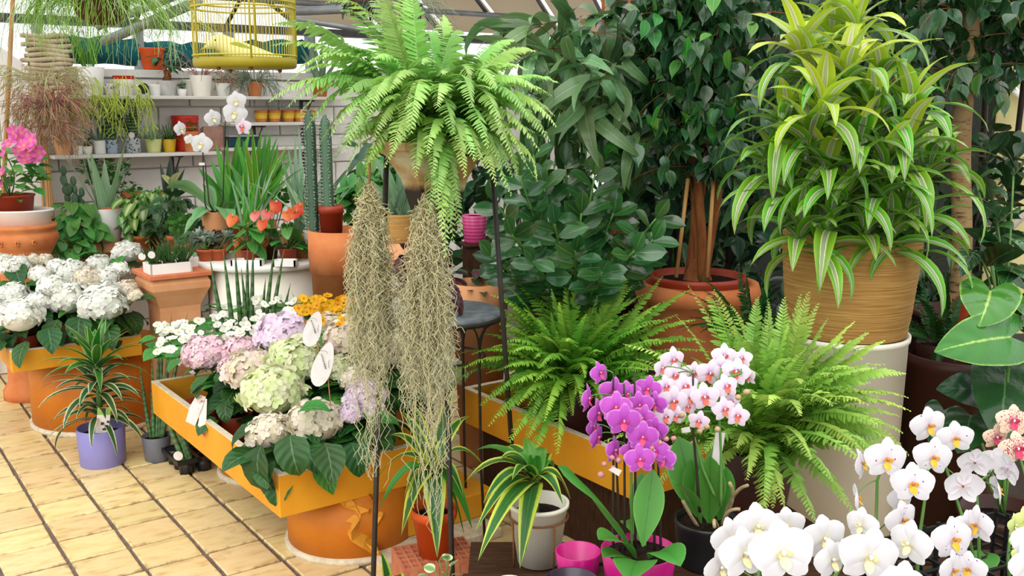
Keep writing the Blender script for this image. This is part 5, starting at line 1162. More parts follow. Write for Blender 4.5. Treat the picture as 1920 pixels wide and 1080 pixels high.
def oleaf(t, a, b, W, bend=.05, roll=0., ref=None, fold=.18):
    a, b = np.asarray(a), np.asarray(b); part(t, 'leaf', blade(bez(a, (a + b) / 2 + [0, 0, bend], b, 14), W, 'obov', fold, 7, roll, ref), LF['orchid'])
def stem_to(t, root, pts, r=.0035, mat=None, top=None):
    P = [root] + [np.asarray(p) for p in pts]; q = np.linspace(0, 1, len(P)); u = np.linspace(0, 1, 16)
    spike(t, np.stack([np.interp(u, q, np.array(P)[:, k]) for k in range(3)], 1), r, mat)
def pedicels(t, fl, spine, mat=None):
    A = np.array(spine)
    Ps = []
    for p in fl:
        i = np.argmin(((A - p) ** 2).sum(1)); b = A[i]; Ps.append(bez(b, (b + p) / 2 + [0, .01, .012], p + [0, .012, 0], 6))
    if Ps: part(t, 'flower_stalks', hair(np.array(Ps), .0016, 4, .9), mat or LF['stem'], stuff=True)

# pink orchid
Y0 = 2.22; c = np.array([*at(1198, 1040, Y0)[:2], OB]); t = thing('potted_orchid', 'bright pink multi-stemmed orchid in a magenta pot', 'orchid', c, 'front orchids')
pot(t, c, .092, .07, .135, MT['magenta'], n=40, soil=True, fill=.9)
cr = c + Z * .12
fl = [(1102, 748, 2.2, 70, .075), (1120, 775, 2.18, 55, .075), (1150, 735, 2.24, 10, .075), (1155, 765, 2.16, -5, .08), (1178, 740, 2.25, 0, .07), (1215, 730, 2.26, -10, .07), (1200, 760, 2.22, -10, .07), (1228, 757, 2.24, -30, .065), (1170, 790, 2.12, 0, .085), (1205, 785, 2.2, -20, .07), (1120, 820, 2.2, 60, .07), (1125, 700, 2.26, 40, .06), (1205, 820, 2.12, -5, .078), (1230, 805, 2.16, -40, .065), (1152, 845, 2.16, 55, .07), (1185, 845, 2.14, 10, .06), (1200, 862, 2.10, 0, .075), (1228, 845, 2.12, -20, .07), (1245, 860, 2.12, -50, .07), (1112, 800, 2.24, 60, .06)]
fp = []
for (px, py, Y, yw, s) in fl:
    p = at(px, py, Y); fp.append(p); flower(t, 'pink', p, s * .98, rad(yw), rad(rnd.uniform(-10, 15)), rad(rnd.uniform(-12, 12)))
for (px, py) in ((1133, 870), (1160, 863), (1150, 878), (1127, 890), (1178, 862), (1250, 823), (1263, 822), (1238, 830), (1203, 844), (1222, 840), (1148, 858)):
    inst(t, 'bud', bud_me['pink'], MX(at(px, py, 2.12), rnd.uniform(0, 6), rnd.uniform(-.5, .5), 0, .0165 * rnd.uniform(.8, 1.1)))
sp_all = []
for (bx, tx, ty, Y, mt) in ((1150, 1150, 700, 2.24, None), (1163, 1152, 800, 2.2, None), (1172, 1170, 720, 2.22, None), (1185, 1182, 740, 2.24, 'stem'), (1228, 1222, 740, 2.24, None), (1240, 1230, 780, 2.22, None), (1192, 1190, 700, 2.25, None)):
    P = [at(bx, 1010, Y0), at((bx + tx) / 2, (1000 + ty) / 2, Y0), at(tx, ty, Y)]; stem_to(t, cr * .0 + P[0] - Z * .03, P[1:], .0036, LF[mt] if mt else None); sp_all += [P[1] * (1 - u) + P[2] * u for u in np.linspace(0, 1, 8)]
pedicels(t, fp, sp_all)
oleaf(t, cr + [-.01, -.01, 0], at(1046, 874, 2.15), .042, .07, .2, np.array([.75, -.3, -.6]))
oleaf(t, at(1205, 1025, 2.16), at(1225, 880, 2.2), .036, .0, 0, np.array([1., -.1, 0]))
oleaf(t, cr + [-.01, -.03, .0], at(1122, 1012, 2.02), .036, .05, .3)
oleaf(t, cr + [.0, -.05, -.01], at(1180, 1090, 1.92), .048, .06, 0)
oleaf(t, cr + [.02, -.03, 0], at(1276, 1062, 2.02), .04, .06, -.2)
oleaf(t, cr + [-.02, -.02, -.01], at(1130, 1045, 2.0), .025, .03, .3)
oleaf(t, cr + [.02, .03, 0], at(1165, 980, 2.4), .03, .06, 0)
oleaf(t, at(1195, 1000, 2.26), at(1205, 885, 2.32), .03, .0, 0, np.array([1., .2, 0]))
o = thing('plant_label', 'small white clip tag among the pink orchid buds', 'plant label', at(1158, 888, 2.1)); card(o, [at(1141, 881, 2.1), at(1160, 893, 2.1), at(1166, 882, 2.1), at(1150, 876, 2.1)], 'card', MT['paper_tag'])
# blush orchid
Y1 = 2.42; c = np.array([*at(1327, 975, Y1)[:2], OB]); t = thing('potted_orchid', 'white orchid with pink-orange lips in a black ribbed pot', 'orchid', c, 'front orchids')
zp = at(1327, 972, Y1)[2]; pot(t, c, .086, .07, zp - OB, MT['black'], 'ribbed', n=40, fill=.93); cr = np.array([c[0], c[1], zp - .01])
fl = [(1240, 690, 2.36, 50, .06), (1262, 675, 2.42, 20, .07), (1265, 705, 2.4, 10, .066), (1248, 725, 2.34, 20, .06), (1300, 700, 2.44, 0, .062), (1285, 725, 2.36, 0, .07), (1262, 752, 2.3, 10, .078), (1297, 745, 2.34, -5, .062), (1322, 745, 2.32, -10, .075), (1330, 700, 2.4, 10, .075), (1352, 690, 2.42, 0, .07), (1380, 698, 2.38, -10, .075), (1358, 668, 2.46, 0, .068), (1392, 672, 2.44, -40, .055), (1404, 705, 2.42, -70, .055), (1362, 725, 2.34, 10, .066), (1247, 782, 2.28, 20, .055), (1268, 780, 2.3, 0, .05), (1310, 790, 2.3, -10, .055), (1358, 768, 2.32, 15, .066), (1383, 780, 2.32, -5, .062), (1290, 763, 2.34, 0, .05), (1217, 760, 2.3, 30, .05), (1370, 752, 2.36, 0, .05)]
fp = []
for (px, py, Y, yw, s) in fl:
    p = at(px, py, Y); fp.append(p); flower(t, 'blush', p, s, rad(yw), rad(rnd.uniform(-10, 15)), rad(rnd.uniform(-14, 14)))
for (px, py) in ((1238, 760), (1278, 778), (1325, 800), (1400, 735), (1384, 745), (1312, 808), (1345, 805)):
    inst(t, 'bud', bud_me['blush'], MX(at(px, py, 2.3), rnd.uniform(0, 6), .3, 0, .018))
sp_all = []
for Ps in ([(1312, 960), (1306, 880), (1297, 780), (1300, 700)], [(1340, 930), (1318, 880), (1302, 820)], [(1352, 950), (1352, 850), (1348, 760), (1352, 690)], [(1348, 772), (1310, 772), (1270, 762)], [(1346, 715), (1375, 705), (1390, 700)]):
    P = [at(px, py, 2.36) for px, py in Ps]; stem_to(t, P[0], P[1:], .0042, LF['stem'] if Ps[0][0] > 1335 else None); sp_all += P
pedicels(t, fp, sp_all)
X = np.array([1., 0, 0])
oleaf(t, cr + [-.02, .02, 0], at(1272, 818, 2.5), .052, 0, .2, np.array([.9, .3, .25]))
oleaf(t, cr + [-.02, -.02, 0], at(1262, 905, 2.3), .034, .05, .2)
oleaf(t, cr + [.0, -.02, 0], at(1332, 855, 2.36), .040, 0, 0, X)
oleaf(t, cr + [.0, .01, 0], at(1295, 862, 2.44), .040, 0, 0, X)
oleaf(t, cr + [.03, .0, 0], at(1362, 875, 2.38), .030, 0, -.2, X)
oleaf(t, cr + [.01, .03, 0], at(1340, 840, 2.5), .036, 0, 0, X)
rts = [bez(cr + [.03, -.03, 0], at(1360, 950, 2.3), at(1388, 955, 2.3), 8), bez(cr + [.02, -.04, 0], at(1335, 960, 2.28), at(1340, 990, 2.28), 8), bez(cr + [-.03, -.03, 0], at(1290, 960, 2.33), at(1280, 938, 2.33), 8), bez(cr + [.04, 0, .0], at(1372, 915, 2.35), at(1402, 910, 2.3), 8), bez(cr + [.04, 0, 0], at(1385, 930, 2.35), at(1368, 905, 2.32), 8)]
for P in rts: part(t, 'aerial_root', tube(P, .0045, 6), plain('aerial_root', '#8a7a58', '#b5a078', 40, .8))
o = thing('plant_label', 'white stake label standing among the blush orchid stems', 'plant label', at(1347, 872, 2.4)); card(o, [at(1332, 880, 2.4), at(1348, 884, 2.4), at(1360, 812, 2.42), at(1342, 810, 2.42)], 'card', MT['paper_tag'])
o = thing('plant_label', 'small square white tag under the blush orchid flowers', 'plant label', at(1287, 812, 2.3)); card(o, [at(1280, 812, 2.3), at(1295, 810, 2.3), at(1293, 800, 2.3), at(1277, 803, 2.3)], 'card', MT['paper_tag'])

# empty pots
def empty_pot(label, px, py, Y, wpx, mat, h, style='plain', zb=OB, wt=.8):
    p = at(px, py, Y); t = thing('empty_pot', label, 'pot', np.array([p[0], p[1], p[2] - h])); pot(t, T0(t), wpx / 2 * mpp(p), wpx / 2 * wt * mpp(p), h, mat, style, False, 40); return t
empty_pot('empty magenta pot beside the orchid pot', 1084, 1032, 2.38, 86, MT['magenta'], .09)
empty_pot('empty dark plum pot at the bottom edge', 1072, 1086, 2.16, 104, MT['plum'], .1, zb=.3)
empty_pot('pale cream pot rim at the bottom edge', 955, 1092, 2.3, 62, MT['cream'], .1, zb=.3)
# boards that carry them
solid('wooden_crate', box((.03, 2.34, 0), (.34, .42, .328), 0, .004), MT['wood_dark'], 'low dark wooden crate under the empty pots', 'crate')
# yellow-edged dracaena in the white pot with a wire holder
Y2 = 2.78; p = at(1010, 940, Y2); zt = p[2]; h = .19; c = np.array([p[0], p[1], zt - h]); t = thing('potted_dracaena', 'yellow-edged dracaena in a cream pot held by a brown wire frame', 'dracaena', c, 'yellow-edged dracaenas')
pot(t, c, .088, .062, h, MT['cream'], 'lip', n=40, fill=.82)
th = np.linspace(0, 2 * pi, 37); part(t, 'wire_ring', tube(np.stack([c[0] + .088 * np.cos(th), c[1] + .088 * np.sin(th), np.full(37, zt - .045)], 1), .003, 6, False), MT['wood'])
for a in (-60, -150, 60, 150): part(t, 'wire_leg', tube([c + [.088 * math.cos(rad(a)), .088 * math.sin(rad(a)), h - .045], c + [.085 * math.cos(rad(a)), .085 * math.sin(rad(a)), .0]], .003, 6), MT['wood'])
b = c + [-.01, -.01, h - .02]
def dleaf(t, b, px, py, Y, W, lift, m='edge', roll=0.):
    q = at(px, py, Y); part(t, 'leaf', blade(bez(b, b + (q - b) * .42 + [0, 0, lift], q, 13), W * 1.35, 'lance', .18, 5, roll, wave=.04), LF[m])
part(t, 'stem', tube([b - Z * .02, b + Z * .09], .012, 8), LF['stem'])
b = b + Z * .08
for a in ((896, 1052, 2.5, .021, .12), (975, 1065, 2.45, .021, .10), (985, 1040, 2.52, .02, .1), (870, 905, 2.7, .018, .14), (1070, 935, 2.75, .018, .12), (1055, 945, 2.65, .016, .1), (905, 945, 2.6, .018, .13), (960, 900, 2.55, .015, .1), (880, 850, 2.85, .018, .12), (940, 840, 3.0, .018, .1), (1020, 840, 2.9, .016, .08), (1035, 850, 3.0, .016, .06), (985, 820, 2.95, .018, .05), (930, 870, 2.75, .016, .12), (1000, 860, 2.7, .014, .08), (890, 1000, 2.62, .018, .14), (1040, 880, 2.9, .016, .1), (965, 850, 2.8, .016, .06)):
    dleaf(t, b, *a, m='edge' if a[1] > 890 or rnd.random() < .4 else 'edge_green')
hz_ = c[2] - .006; o = thing('slatted_crate', 'brown slatted wooden crate under the cream dracaena pot', 'crate', np.array([c[0] - .03, c[1], 0]))
for q in range(9): part(o, 'slat', box((c[0] - .03 - .16 + q * .04, c[1] - .14, 0), (.033, .012, hz_ - .013), 0, .002), MT['wood'], smooth=False); part(o, 'slat', box((c[0] - .03 - .16 + q * .04, c[1] + .14, 0), (.033, .012, hz_ - .013), 0, .002), MT['wood'], smooth=False)
for q in range(7):
    for sx in (-1, 1): part(o, 'slat', box((c[0] - .03 + sx * .172, c[1] - .12 + q * .04, 0), (.012, .033, hz_ - .013), 0, .002), MT['wood'], smooth=False)
    part(o, 'top_board', box((c[0] - .03, c[1] - .128 + q * .0425, hz_ - .012), (.36, .038, .012), 0, .002), MT['wood_dark'], smooth=False)
# the same kind in terracotta on a hollow brick
Y3 = 3.10; p = at(815, 1038, Y3); zb3 = p[2]; c = np.array([p[0], p[1], zb3]); t = thing('potted_dracaena', 'yellow-edged dracaena in an orange terracotta pot on a hollow brick', 'dracaena', c, 'yellow-edged dracaenas')
pot(t, c, .075, .052, .165, MT['orange_plastic'], 'rim', n=36)
b = c + Z * .15; part(t, 'stem', tube([b, b + Z * .14], .012, 8), LF['stem']); b = b + Z * .13
for a in ((708, 960, 2.99, .018, .16), (757, 935, 3.04, .015, .14), (752, 1005, 2.99, .024, .14), (820, 1045, 2.94, .026, .12), (885, 990, 2.99, .022, .14), (905, 870, 3.09, .016, .14), (870, 935, 3.02, .018, .14), (750, 770, 3.24, .016, .08), (720, 820, 3.24, .018, .12), (770, 750, 3.34, .016, .06), (850, 720, 3.34, .017, .05), (880, 780, 3.29, .018, .1), (800, 850, 2.94, .015, .1), (705, 900, 3.14, .018, .16), (870, 1000, 3.09, .02, .14), (830, 800, 3.44, .017, .06), (760, 830, 3.39, .018, .1)):
    dleaf(t, b, *a, m='edge' if rnd.random() < .75 else 'edge_green')
def hollow_brick(c, L, W, H, ang):
    t = thing('hollow_brick', 'perforated terracotta brick under the orange pot', 'brick', c); ca, sa = math.cos(ang), math.sin(ang); e1, e2 = np.array([ca, sa, 0]), np.array([-sa, ca, 0])
    part(t, 'body', box(c, (L, W, H - .012), ang, .003), MT['brick'], smooth=False)
    n1, n2 = 9, 5; gs = []
    for i in range(n1 + 1): gs.append(box(c + e1 * (L * (i / n1 - .5)) * .97 + Z * (H - .012), (.006, W, .012), ang))
    for j in range(n2 + 1): gs.append(box(c + e2 * (W * (j / n2 - .5)) * .97 + Z * (H - .012), (L, .006, .0118), ang))
    part(t, 'web', cat(gs), MT['brick'], smooth=False)
    for i in range(8): part(t, 'groove_rib', box(c + e1 * (L * (i / 7 - .5)) * .95 - e2 * (W / 2 + .001), (.012, .004, H - .012), ang), MT['brick'], smooth=False)
hollow_brick(np.array([c[0], c[1] + .01, 0]) , .26, .18, zb3, rad(20))
# leaves of two more plants that rise into the bottom of the frame
p = at(735, 1110, 2.7); t = thing('potted_dracaena', 'yellow-edged leaf of a dracaena cut off by the bottom edge', 'dracaena', np.array([p[0], p[1], 0]), 'yellow-edged dracaenas'); pot(t, T0(t), .06, .045, .12, MT['plastic_dark'])
for a in ((715, 1035, 2.72), (760, 1120, 2.55), (700, 1120, 2.6)):
    q = at(*a); part(t, 'leaf', blade(bez(T0(t) + Z * .1, at(735, 1020, 2.7) if a[0] == 760 else (T0(t) + q) / 2 + Z * .1, q, 12), .022, 'lance', .2, 5), LF['edge'])
p = at(838, 1085, 2.45); t = thing('potted_peperomia', 'small cream-edged round leaves at the bottom below the moss', 'peperomia', np.array([p[0], p[1], 0])); pot(t, T0(t), .055, .045, p[2] - .02, MT['plastic_red'])
LF['pep'] = leafm('cream_edged_round_leaf', [(0, '#6a9a54'), (.5, '#7aa862'), (.68, '#d8dcae'), (1, '#e2e2bc')], .35, .25, .1, .015)
for (px, py, y) in ((823, 1050, 20), (845, 1062, 60), (815, 1070, 160), (832, 1076, -60), (848, 1078, -20), (805, 1080, 200), (838, 1052, 90)):
    q = at(px, py, 2.42); P = arc(q, rad(y), rad(20), .032, .4, 7); part(t, 'leaf', blade(P, .015, 'round', .1, 5, rnd.uniform(-.3, .9)), LF['pep'])
    part(t, 'leaf_stalk', tube([T0(t) + Z * (p[2] - .03), q], .0015, 4), LF['stem'])

# white orchids and the black crate
def crate(c, L, W, H, ang):
    t = thing('plastic_crate', 'black lattice plastic crate among the white orchids', 'crate', c); ca, sa = math.cos(ang), math.sin(ang); e1, e2 = np.array([ca, sa, 0]), np.array([-sa, ca, 0])
    part(t, 'base', box(c, (L, W, .006), ang), MT['black'], smooth=False)
    for sg in (-1, 1):
        for ax, ln, off in ((e1, L, e2 * W / 2), (e2, W, e1 * L / 2)):
            a2 = ang + (0 if ax is e1 else pi / 2); gs = []
            for z in np.linspace(.012, H - .012, 5): gs.append(box(c + off * sg + Z * (z - .005), (ln, .006, .010), a2))
            for u in np.linspace(-.5, .5, 10): gs.append(box(c + off * sg + ax * ln * u, (.010, .0058, H), a2))
            part(t, 'lattice_side', cat(gs), MT['black'], smooth=False)
    gs = []
    for u in np.linspace(-.5, .5, 7): gs.append(box(c + e1 * L * u + Z * (H * .62), (.008, W, .006), ang)); gs.append(box(c + e2 * W * u + Z * (H * .62), (L, .008, .0058), ang))
    part(t, 'inner_grid', cat(gs), MT['black'], smooth=False)
cc = np.array([*at(1850, 1010, 2.0)[:2], OB]); crate(cc, .42, .30, .235, rad(24))
def orchid(label, key, c, fl, stems, size, leafs=1, h=.12, group='front orchids', potm='black', lsz=.12, buds=()):
    t = thing('potted_orchid', label, 'orchid', c, group); pot(t, c, .06, .048, h, MT[potm], n=24); fp = []
    for (px, py, Y, yw, s) in fl:
        p = at(px, py, Y); fp.append(p); flower(t, key, p, s * size, rad(yw), rad(rnd.uniform(-8, 14)), rad(rnd.uniform(-12, 12)))
    spn = []
    for Ps in stems:
        P = [c + Z * h] + [at(*q) for q in Ps]; stem_to(t, P[0], P[1:], .0042, LF['stem']); spn += [P[-2] * (1 - u) + P[-1] * u for u in np.linspace(0, 1, 6)] + P[1:]
    pedicels(t, fp, spn)
    for k in range(leafs):
        y = k * GA + 1; P = arc(c + Z * h, y, rad(35), lsz, .9, 11); part(t, 'leaf', blade(P, .032, 'obov', .18, 5), LF['orchid'])
    for (px, py, Y, s) in buds: inst(t, 'bud', bud_me['white' if key != 'lime' else 'lime'], MX(at(px, py, Y), rnd.uniform(0, 6), .4, 0, s))
    return t
c = np.array([*at(1500, 1300, 1.55)[:2], OB])
orchid('pure white large-flowered orchid at the bottom edge', 'white', np.array([.66, 1.56, OB]), [(1368, 1010, 1.58, 30, .95), (1395, 1040, 1.5, 25, 1.15), (1350, 1065, 1.55, 40, .9), (1420, 988, 1.6, 5, 1.05), (1468, 1038, 1.46, 0, 1.35), (1475, 985, 1.62, -5, .85), (1545, 1010, 1.54, 10, 1.05), (1560, 1050, 1.5, 30, .9), (1630, 1045, 1.46, 0, 1.25), (1615, 985, 1.6, -50, .8), (1705, 1020, 1.52, -55, 1.0), (1690, 1098, 1.45, -10, 1.0)],
       [[(1420, 1090, 1.55), (1430, 1000, 1.62)], [(1560, 1090, 1.55), (1600, 1020, 1.58), (1690, 1030, 1.6)]], .080)
orchid('white orchid with purple specks left of the black crate', 'speck', np.array([.86, 1.95, OB]), [(1615, 870, 1.98, 60, .8), (1662, 862, 1.9, 5, 1.05), (1607, 935, 1.92, 75, .8), (1712, 908, 1.88, -15, 1.0), (1690, 935, 1.95, 20, .75), (1692, 975, 1.86, 25, .95)],
       [[(1642, 1000, 1.95), (1645, 900, 1.97), (1655, 872, 1.97)], [(1725, 1000, 1.95), (1735, 930, 1.96), (1740, 880, 1.98)]], .088)
orchid('white purple-specked orchid with two flowers seen from behind', 'speck', np.array([1.06, 2.08, OB]), [(1742, 798, 2.1, 10, 1.0), (1792, 822, 2.06, -15, .9), (1750, 858, 2.0, 0, 1.0), (1806, 912, 2.02, 175, 1.0), (1828, 868, 2.08, 165, .9), (1866, 868, 2.1, 150, .85), (1888, 880, 2.05, 110, .9), (1870, 918, 2.0, 80, .8)],
       [[(1835, 980, 2.06), (1830, 905, 2.08), (1855, 890, 2.1)], [(1815, 1000, 2.04), (1775, 880, 2.08), (1745, 810, 2.14)]], .088)
orchid('white purple-specked orchid low before the crate', 'speck', np.array([.98, 1.72, OB]), [(1788, 1012, 1.76, 10, 1.0), (1812, 990, 1.82, 20, .8), (1833, 985, 1.8, -75, .9), (1785, 1070, 1.72, 40, .9), (1815, 1068, 1.75, -40, .8)], [[(1795, 1080, 1.8), (1800, 1000, 1.84)]], .088)
orchid('magenta-spotted cream orchid at the right edge', 'spot', np.array([1.30, 2.32, OB]), [(1900, 790, 2.28, -5, 1.0), (1868, 820, 2.3, 10, .85), (1908, 842, 2.24, -5, 1.05)], [[(1925, 900, 2.3), (1895, 800, 2.34)]], .082)
orchid('pale lime orchid cut by the right edge', 'lime', np.array([1.04, 1.98, OB]) + [.02, -.05, 0], [(1902, 985, 1.86, 40, .7), (1912, 1012, 1.82, 20, .7), (1925, 975, 1.86, 0, .8), (1920, 1045, 1.8, 10, .8)], [[(1890, 1050, 1.88), (1895, 985, 1.9)]], .07)
orchid('plain white orchid at the bottom right corner', 'white', np.array([.95, 1.47, OB]), [(1925, 1060, 1.5, 20, .8), (1940, 1020, 1.52, 0, .9)], [[(1930, 1090, 1.52), (1935, 1050, 1.54)]], .085)
def sp_at(sh, px, d=.13):
    s = ws(px, d); return wp(s, d, sh[0])
# ------------------------------------------------------------------ terracotta pedestal with seedling trays
PC = np.array([-1.72, 4.62, 0]) + E1 * .15 + E2 * .15; zp = at(300, 515, 4.68)[2]
t = thing('terracotta_pedestal', 'square terracotta column pedestal beside the orange planter', 'pedestal', PC)
def sq(prof, c, mat, nm): return part(t, nm, lathe([(r * math.sqrt(2), z) for r, z in prof], c, 4, ANG + pi / 4), mat, smooth=False)
sq([(0, 0), (.115, 0), (.115, .05), (.105, .07), (.1, .1), (.098, zp - .2), (.1, zp - .17), (.125, zp - .11), (.140, zp - .08), (.142, zp - .05), (.13, zp - .022), (0, zp - .022)], PC, MT['terra_light'], 'column')
part(t, 'top_slab', box(PC + Z * (zp - .022), (.31, .31, .022), ANG, .003), plain('salmon_terracotta_tile', '#b9653f', '#cc7a52', 10, .85), smooth=False)
def seed_tray(label, c, L, W, H, nx, ny, ang=ANG):
    o = thing('seedling_tray', label, 'plant tray', c); e1 = np.array([math.cos(ang), math.sin(ang), 0]); e2 = np.array([-e1[1], e1[0], 0])
    part(o, 'rim', cat([box(c + e1 * s * (L / 2 - .004), (.008, W, H), ang) for s in (-1, 1)] + [box(c + e2 * s * (W / 2 - .004), (L, .008, H), ang) for s in (-1, 1)] + [box(c + Z * (H - .022), (L - .01, W - .01, .004), ang)]), MT['white'], smooth=False)
    for i in range(nx):
        for j in range(ny):
            q = c + e1 * L * ((i + .5) / nx - .5) + e2 * W * ((j + .5) / ny - .5); r = min(L / nx, W / ny) * .42
            part(o, 'cup', lathe([(0, 0), (r * .75, 0), (r * .95, H - .022)], q, 14), MT['white'])
    return o
q = PC - E1 * .035 - E2 * .05 + Z * zp; seed_tray('white seedling tray at the front of the pedestal slab', q, .20, .13, .05, 3, 2); QT = q
q2 = PC + E1 * .075 + E2 * .085 + Z * zp; seed_tray('white seedling tray at the back of the pedestal slab', q2, .15, .12, .05, 2, 2)
def grassy(label, px, py, Y, h, n, spread, mat, r=.003, potr=.03, tagp=False, cat_='succulent', zb=None, nm='potted_grass_succulent'):
    p = at(px, py, Y); base = p.copy() if zb is None else np.array([p[0], p[1], zb]); o = thing(nm, label, cat_, base, None)
    pot(o, base, potr, potr * .8, .045, MT['plastic_dark'], n=16)
    for k in range(n):
        y = rnd.uniform(-pi, pi); f = rnd.random(); P = arc(base + [math.cos(y) * potr * .6 * f, math.sin(y) * potr * .6 * f, .035], y, rad(88 - spread * f), h * rnd.uniform(.7, 1.1), rnd.uniform(-.1, .25), 6)
        part(o, 'leaf', tube(P, r * np.array([.9, 1, 1, .85, .5, .1]), 5), mat)
    return o
def disc(o, c, r, mat, nm='round_tag', n=14, yaw=0.):
    th = np.arange(n) / n * 2 * pi; d = np.array([math.sin(yaw), -math.cos(yaw), 0.]); e = np.array([math.cos(yaw), math.sin(yaw), 0])
    V = np.concatenate([np.array([np.asarray(c) + e * r * math.cos(a) + Z * r * math.sin(a) + d * k for a in th]) for k in (0, -.001)])
    return part(o, nm, (V, [list(range(n)), list(range(2 * n - 1, n - 1, -1))] + [[i, i + n, (i + 1) % n + n, (i + 1) % n] for i in range(n)]), mat, smooth=False)
LF['grass'] = leafm('dark_succulent_blade', [(0, '#2f5a26'), (1, '#3f6f32')], .4, .08, .3, .02)
for i, (lab, px, py, Y) in enumerate((('spiky green succulent at the front left of the seedling tray', 268, 492, 4.66), ('dense dark grass-like succulent in the middle of the seedling tray', 302, 488, 4.64), ('dark grass-like succulent at the right of the seedling tray', 318, 484, 4.72))):
    q_ = QT + E1 * (-.066 + .066 * i) - E2 * .03; px, py = proj(q_); Y = q_[1]
    o = grassy(lab, px, py, Y, .13 if i else .11, 34 if i else 22, 42, LF['grass'], .0032, .03, zb=zp + .01)
    if i == 0:
        disc(o, at(266, 481, q_[1] - .05), .018, MT['paper_tag']); disc(o, at(284, 478, q_[1] - .05), .018, MT['paper_tag'])
def hearthoya(label, px, py, Y, s):
    p = at(px, py, Y); base = np.array([p[0], p[1], zp + .01]); o = thing('heart_hoya', label, 'succulent', base, 'heart-leaf hoyas'); pot(o, base, .027, .022, .042, MT['plastic_dark'], n=14)
    a, b = p + Z * .045, p
    P = bez(p + Z * s * .95 * 1, p + Z * s * .5 + [0, -.008, 0], base + Z * .035, 11); V = heart(P, s * .55, .05, 7, 0, .22, np.array([1., 0, 0])); g = (np.concatenate([V[0], V[0] + [0, .006, 0]]), V[1].tolist() + (V[1][:, ::-1] + len(V[0])).tolist(), np.concatenate([V[2], V[2]]))
    part(o, 'leaf', g, leafm('hoya_heart', [(0, '#6f9a5c'), (1, '#7aa566')], .5, .1, .1)); return o
q_ = q2 + E1 * .035 - E2 * .03; o = hearthoya('heart-shaped single hoya leaf with a round white tag', *proj(q_), q_[1], .07); disc(o, q_ + [.01, -.035, .045], .02, MT['paper_tag']); q_ = q2 - E1 * .035 - E2 * .03
hearthoya('heart-shaped single hoya leaf behind the grass succulent', *proj(q_), q_[1], .075)

# ------------------------------------------------------------------ white round table with anthuriums
rz = .83; RC = np.array([*onz(497, 482, rz)[:2], 0])
t = thing('round_table', 'white round drum table carrying the orange anthuriums', 'table', RC)
part(t, 'table_top', lathe([(0, rz - .03), (.328, rz - .03), (.337, rz - .025), (.337, rz - .005), (.333, rz), (0, rz)], RC, 64), MT['white_matt'])
part(t, 'drum_body', lathe([(0, 0), (.295, 0), (.295, rz - .03), (0, rz - .03)], RC, 48), MT['cream'])
for a in (-150, -20): part(t, 'panel_seam', box(RC + [.295 * math.cos(rad(a)), .295 * math.sin(rad(a)), .02], (.004, .006, rz - .06), rad(a) + pi / 2), MT['steel_dark'], smooth=False)
part(t, 'panel_groove', lathe([(.295, .60), (.297, .601), (.297, .604), (.295, .605)], RC, 48), MT['steel_dark'])
an_l = leafmesh('leaf', 1., .42, 'ovate', LF['pothos'], .5, .1, 5, 9, heartl=.28, k=3); sp_m = petalm('coral_spathe', '#cc4a2a', '#e07a55', '#c9502c', .12); sp_m2 = petalm('pink_spathe', '#d8746a', '#e09a90', '#cc5a4a', .1)
spathe = [leafmesh('spathe', 1., .48, 'ovate', m_, .3, .06, 5, 9, heartl=.3, k=2) for m_ in (sp_m, sp_m2)]; spad = plain('yellow_spadix', '#d8a040', '#e2c070', 30, .5)
def anthurium(label, px, py, Y, fls, nl, potm, group):
    p = np.array([*at(px, py, Y)[:2], rz]); o = thing('potted_anthurium', label, 'anthurium', p, group); pot(o, p, .045, .035, .07, potm, 'lip', n=20); c = p + Z * .06
    for k in range(nl):
        y = rnd.uniform(-pi, pi); q = c + [math.cos(y) * rnd.uniform(.03, .085), math.sin(y) * rnd.uniform(.02, .06), rnd.uniform(.02, .14)]
        inst(o, 'leaf', rnd.choice(an_l), MX(q, y, rad(rnd.uniform(-50, 5)), rnd.uniform(-.4, .4), rnd.uniform(.06, .09))); part(o, 'leaf_stalk', tube([c, q], .002, 4), LF['stem'])
    for (fx, fy, FY, s, k_) in fls:
        q = at(fx, fy, FY); inst(o, 'spathe', rnd.choice(spathe[k_]), MX(q, rad(rnd.uniform(-125, -55)), rad(rnd.uniform(-60, -30)), rnd.uniform(-.4, .4), s * 1.15)); part(o, 'spadix', tube([q, q + [.004, -.012, .018]], [.003, .002], 6), spad); part(o, 'flower_stalk', tube([c, q], .002, 4), LF['stem'])
anthurium('coral anthurium nearest the green succulent box on the round table', 470, 470, 4.88, [(436, 407, 4.82, .05, 0), (478, 400, 4.85, .05, 1), (492, 416, 4.80, .05, 0), (500, 398, 4.90, .05, 1)], 20, MT['plastic_red'], 'anthuriums on the round table')
anthurium('coral anthurium with the highest flower on the round table', 505, 455, 5.02, [(517, 381, 4.96, .06, 0), (507, 398, 4.92, .06, 0)], 14, MT['wood_dark'], 'anthuriums on the round table')
anthurium('coral anthurium beside the white aloe pot on the round table', 540, 468, 4.92, [(545, 394, 4.85, .062, 0), (563, 388, 4.88, .06, 0), (572, 383, 4.90, .055, 0), (538, 399, 4.83, .05, 0), (556, 399, 4.83, .05, 0)], 18, MT['plastic_red'], 'anthuriums on the round table')
seed_tray('white pot tray under the left anthuriums', np.array([*at(465, 487, 4.82)[:2], rz]), .15, .08, .03, 2, 1, 0.); seed_tray('white pot tray under the right anthurium', np.array([*at(535, 484, 4.80)[:2], rz]), .11, .07, .03, 2, 1, 0.)
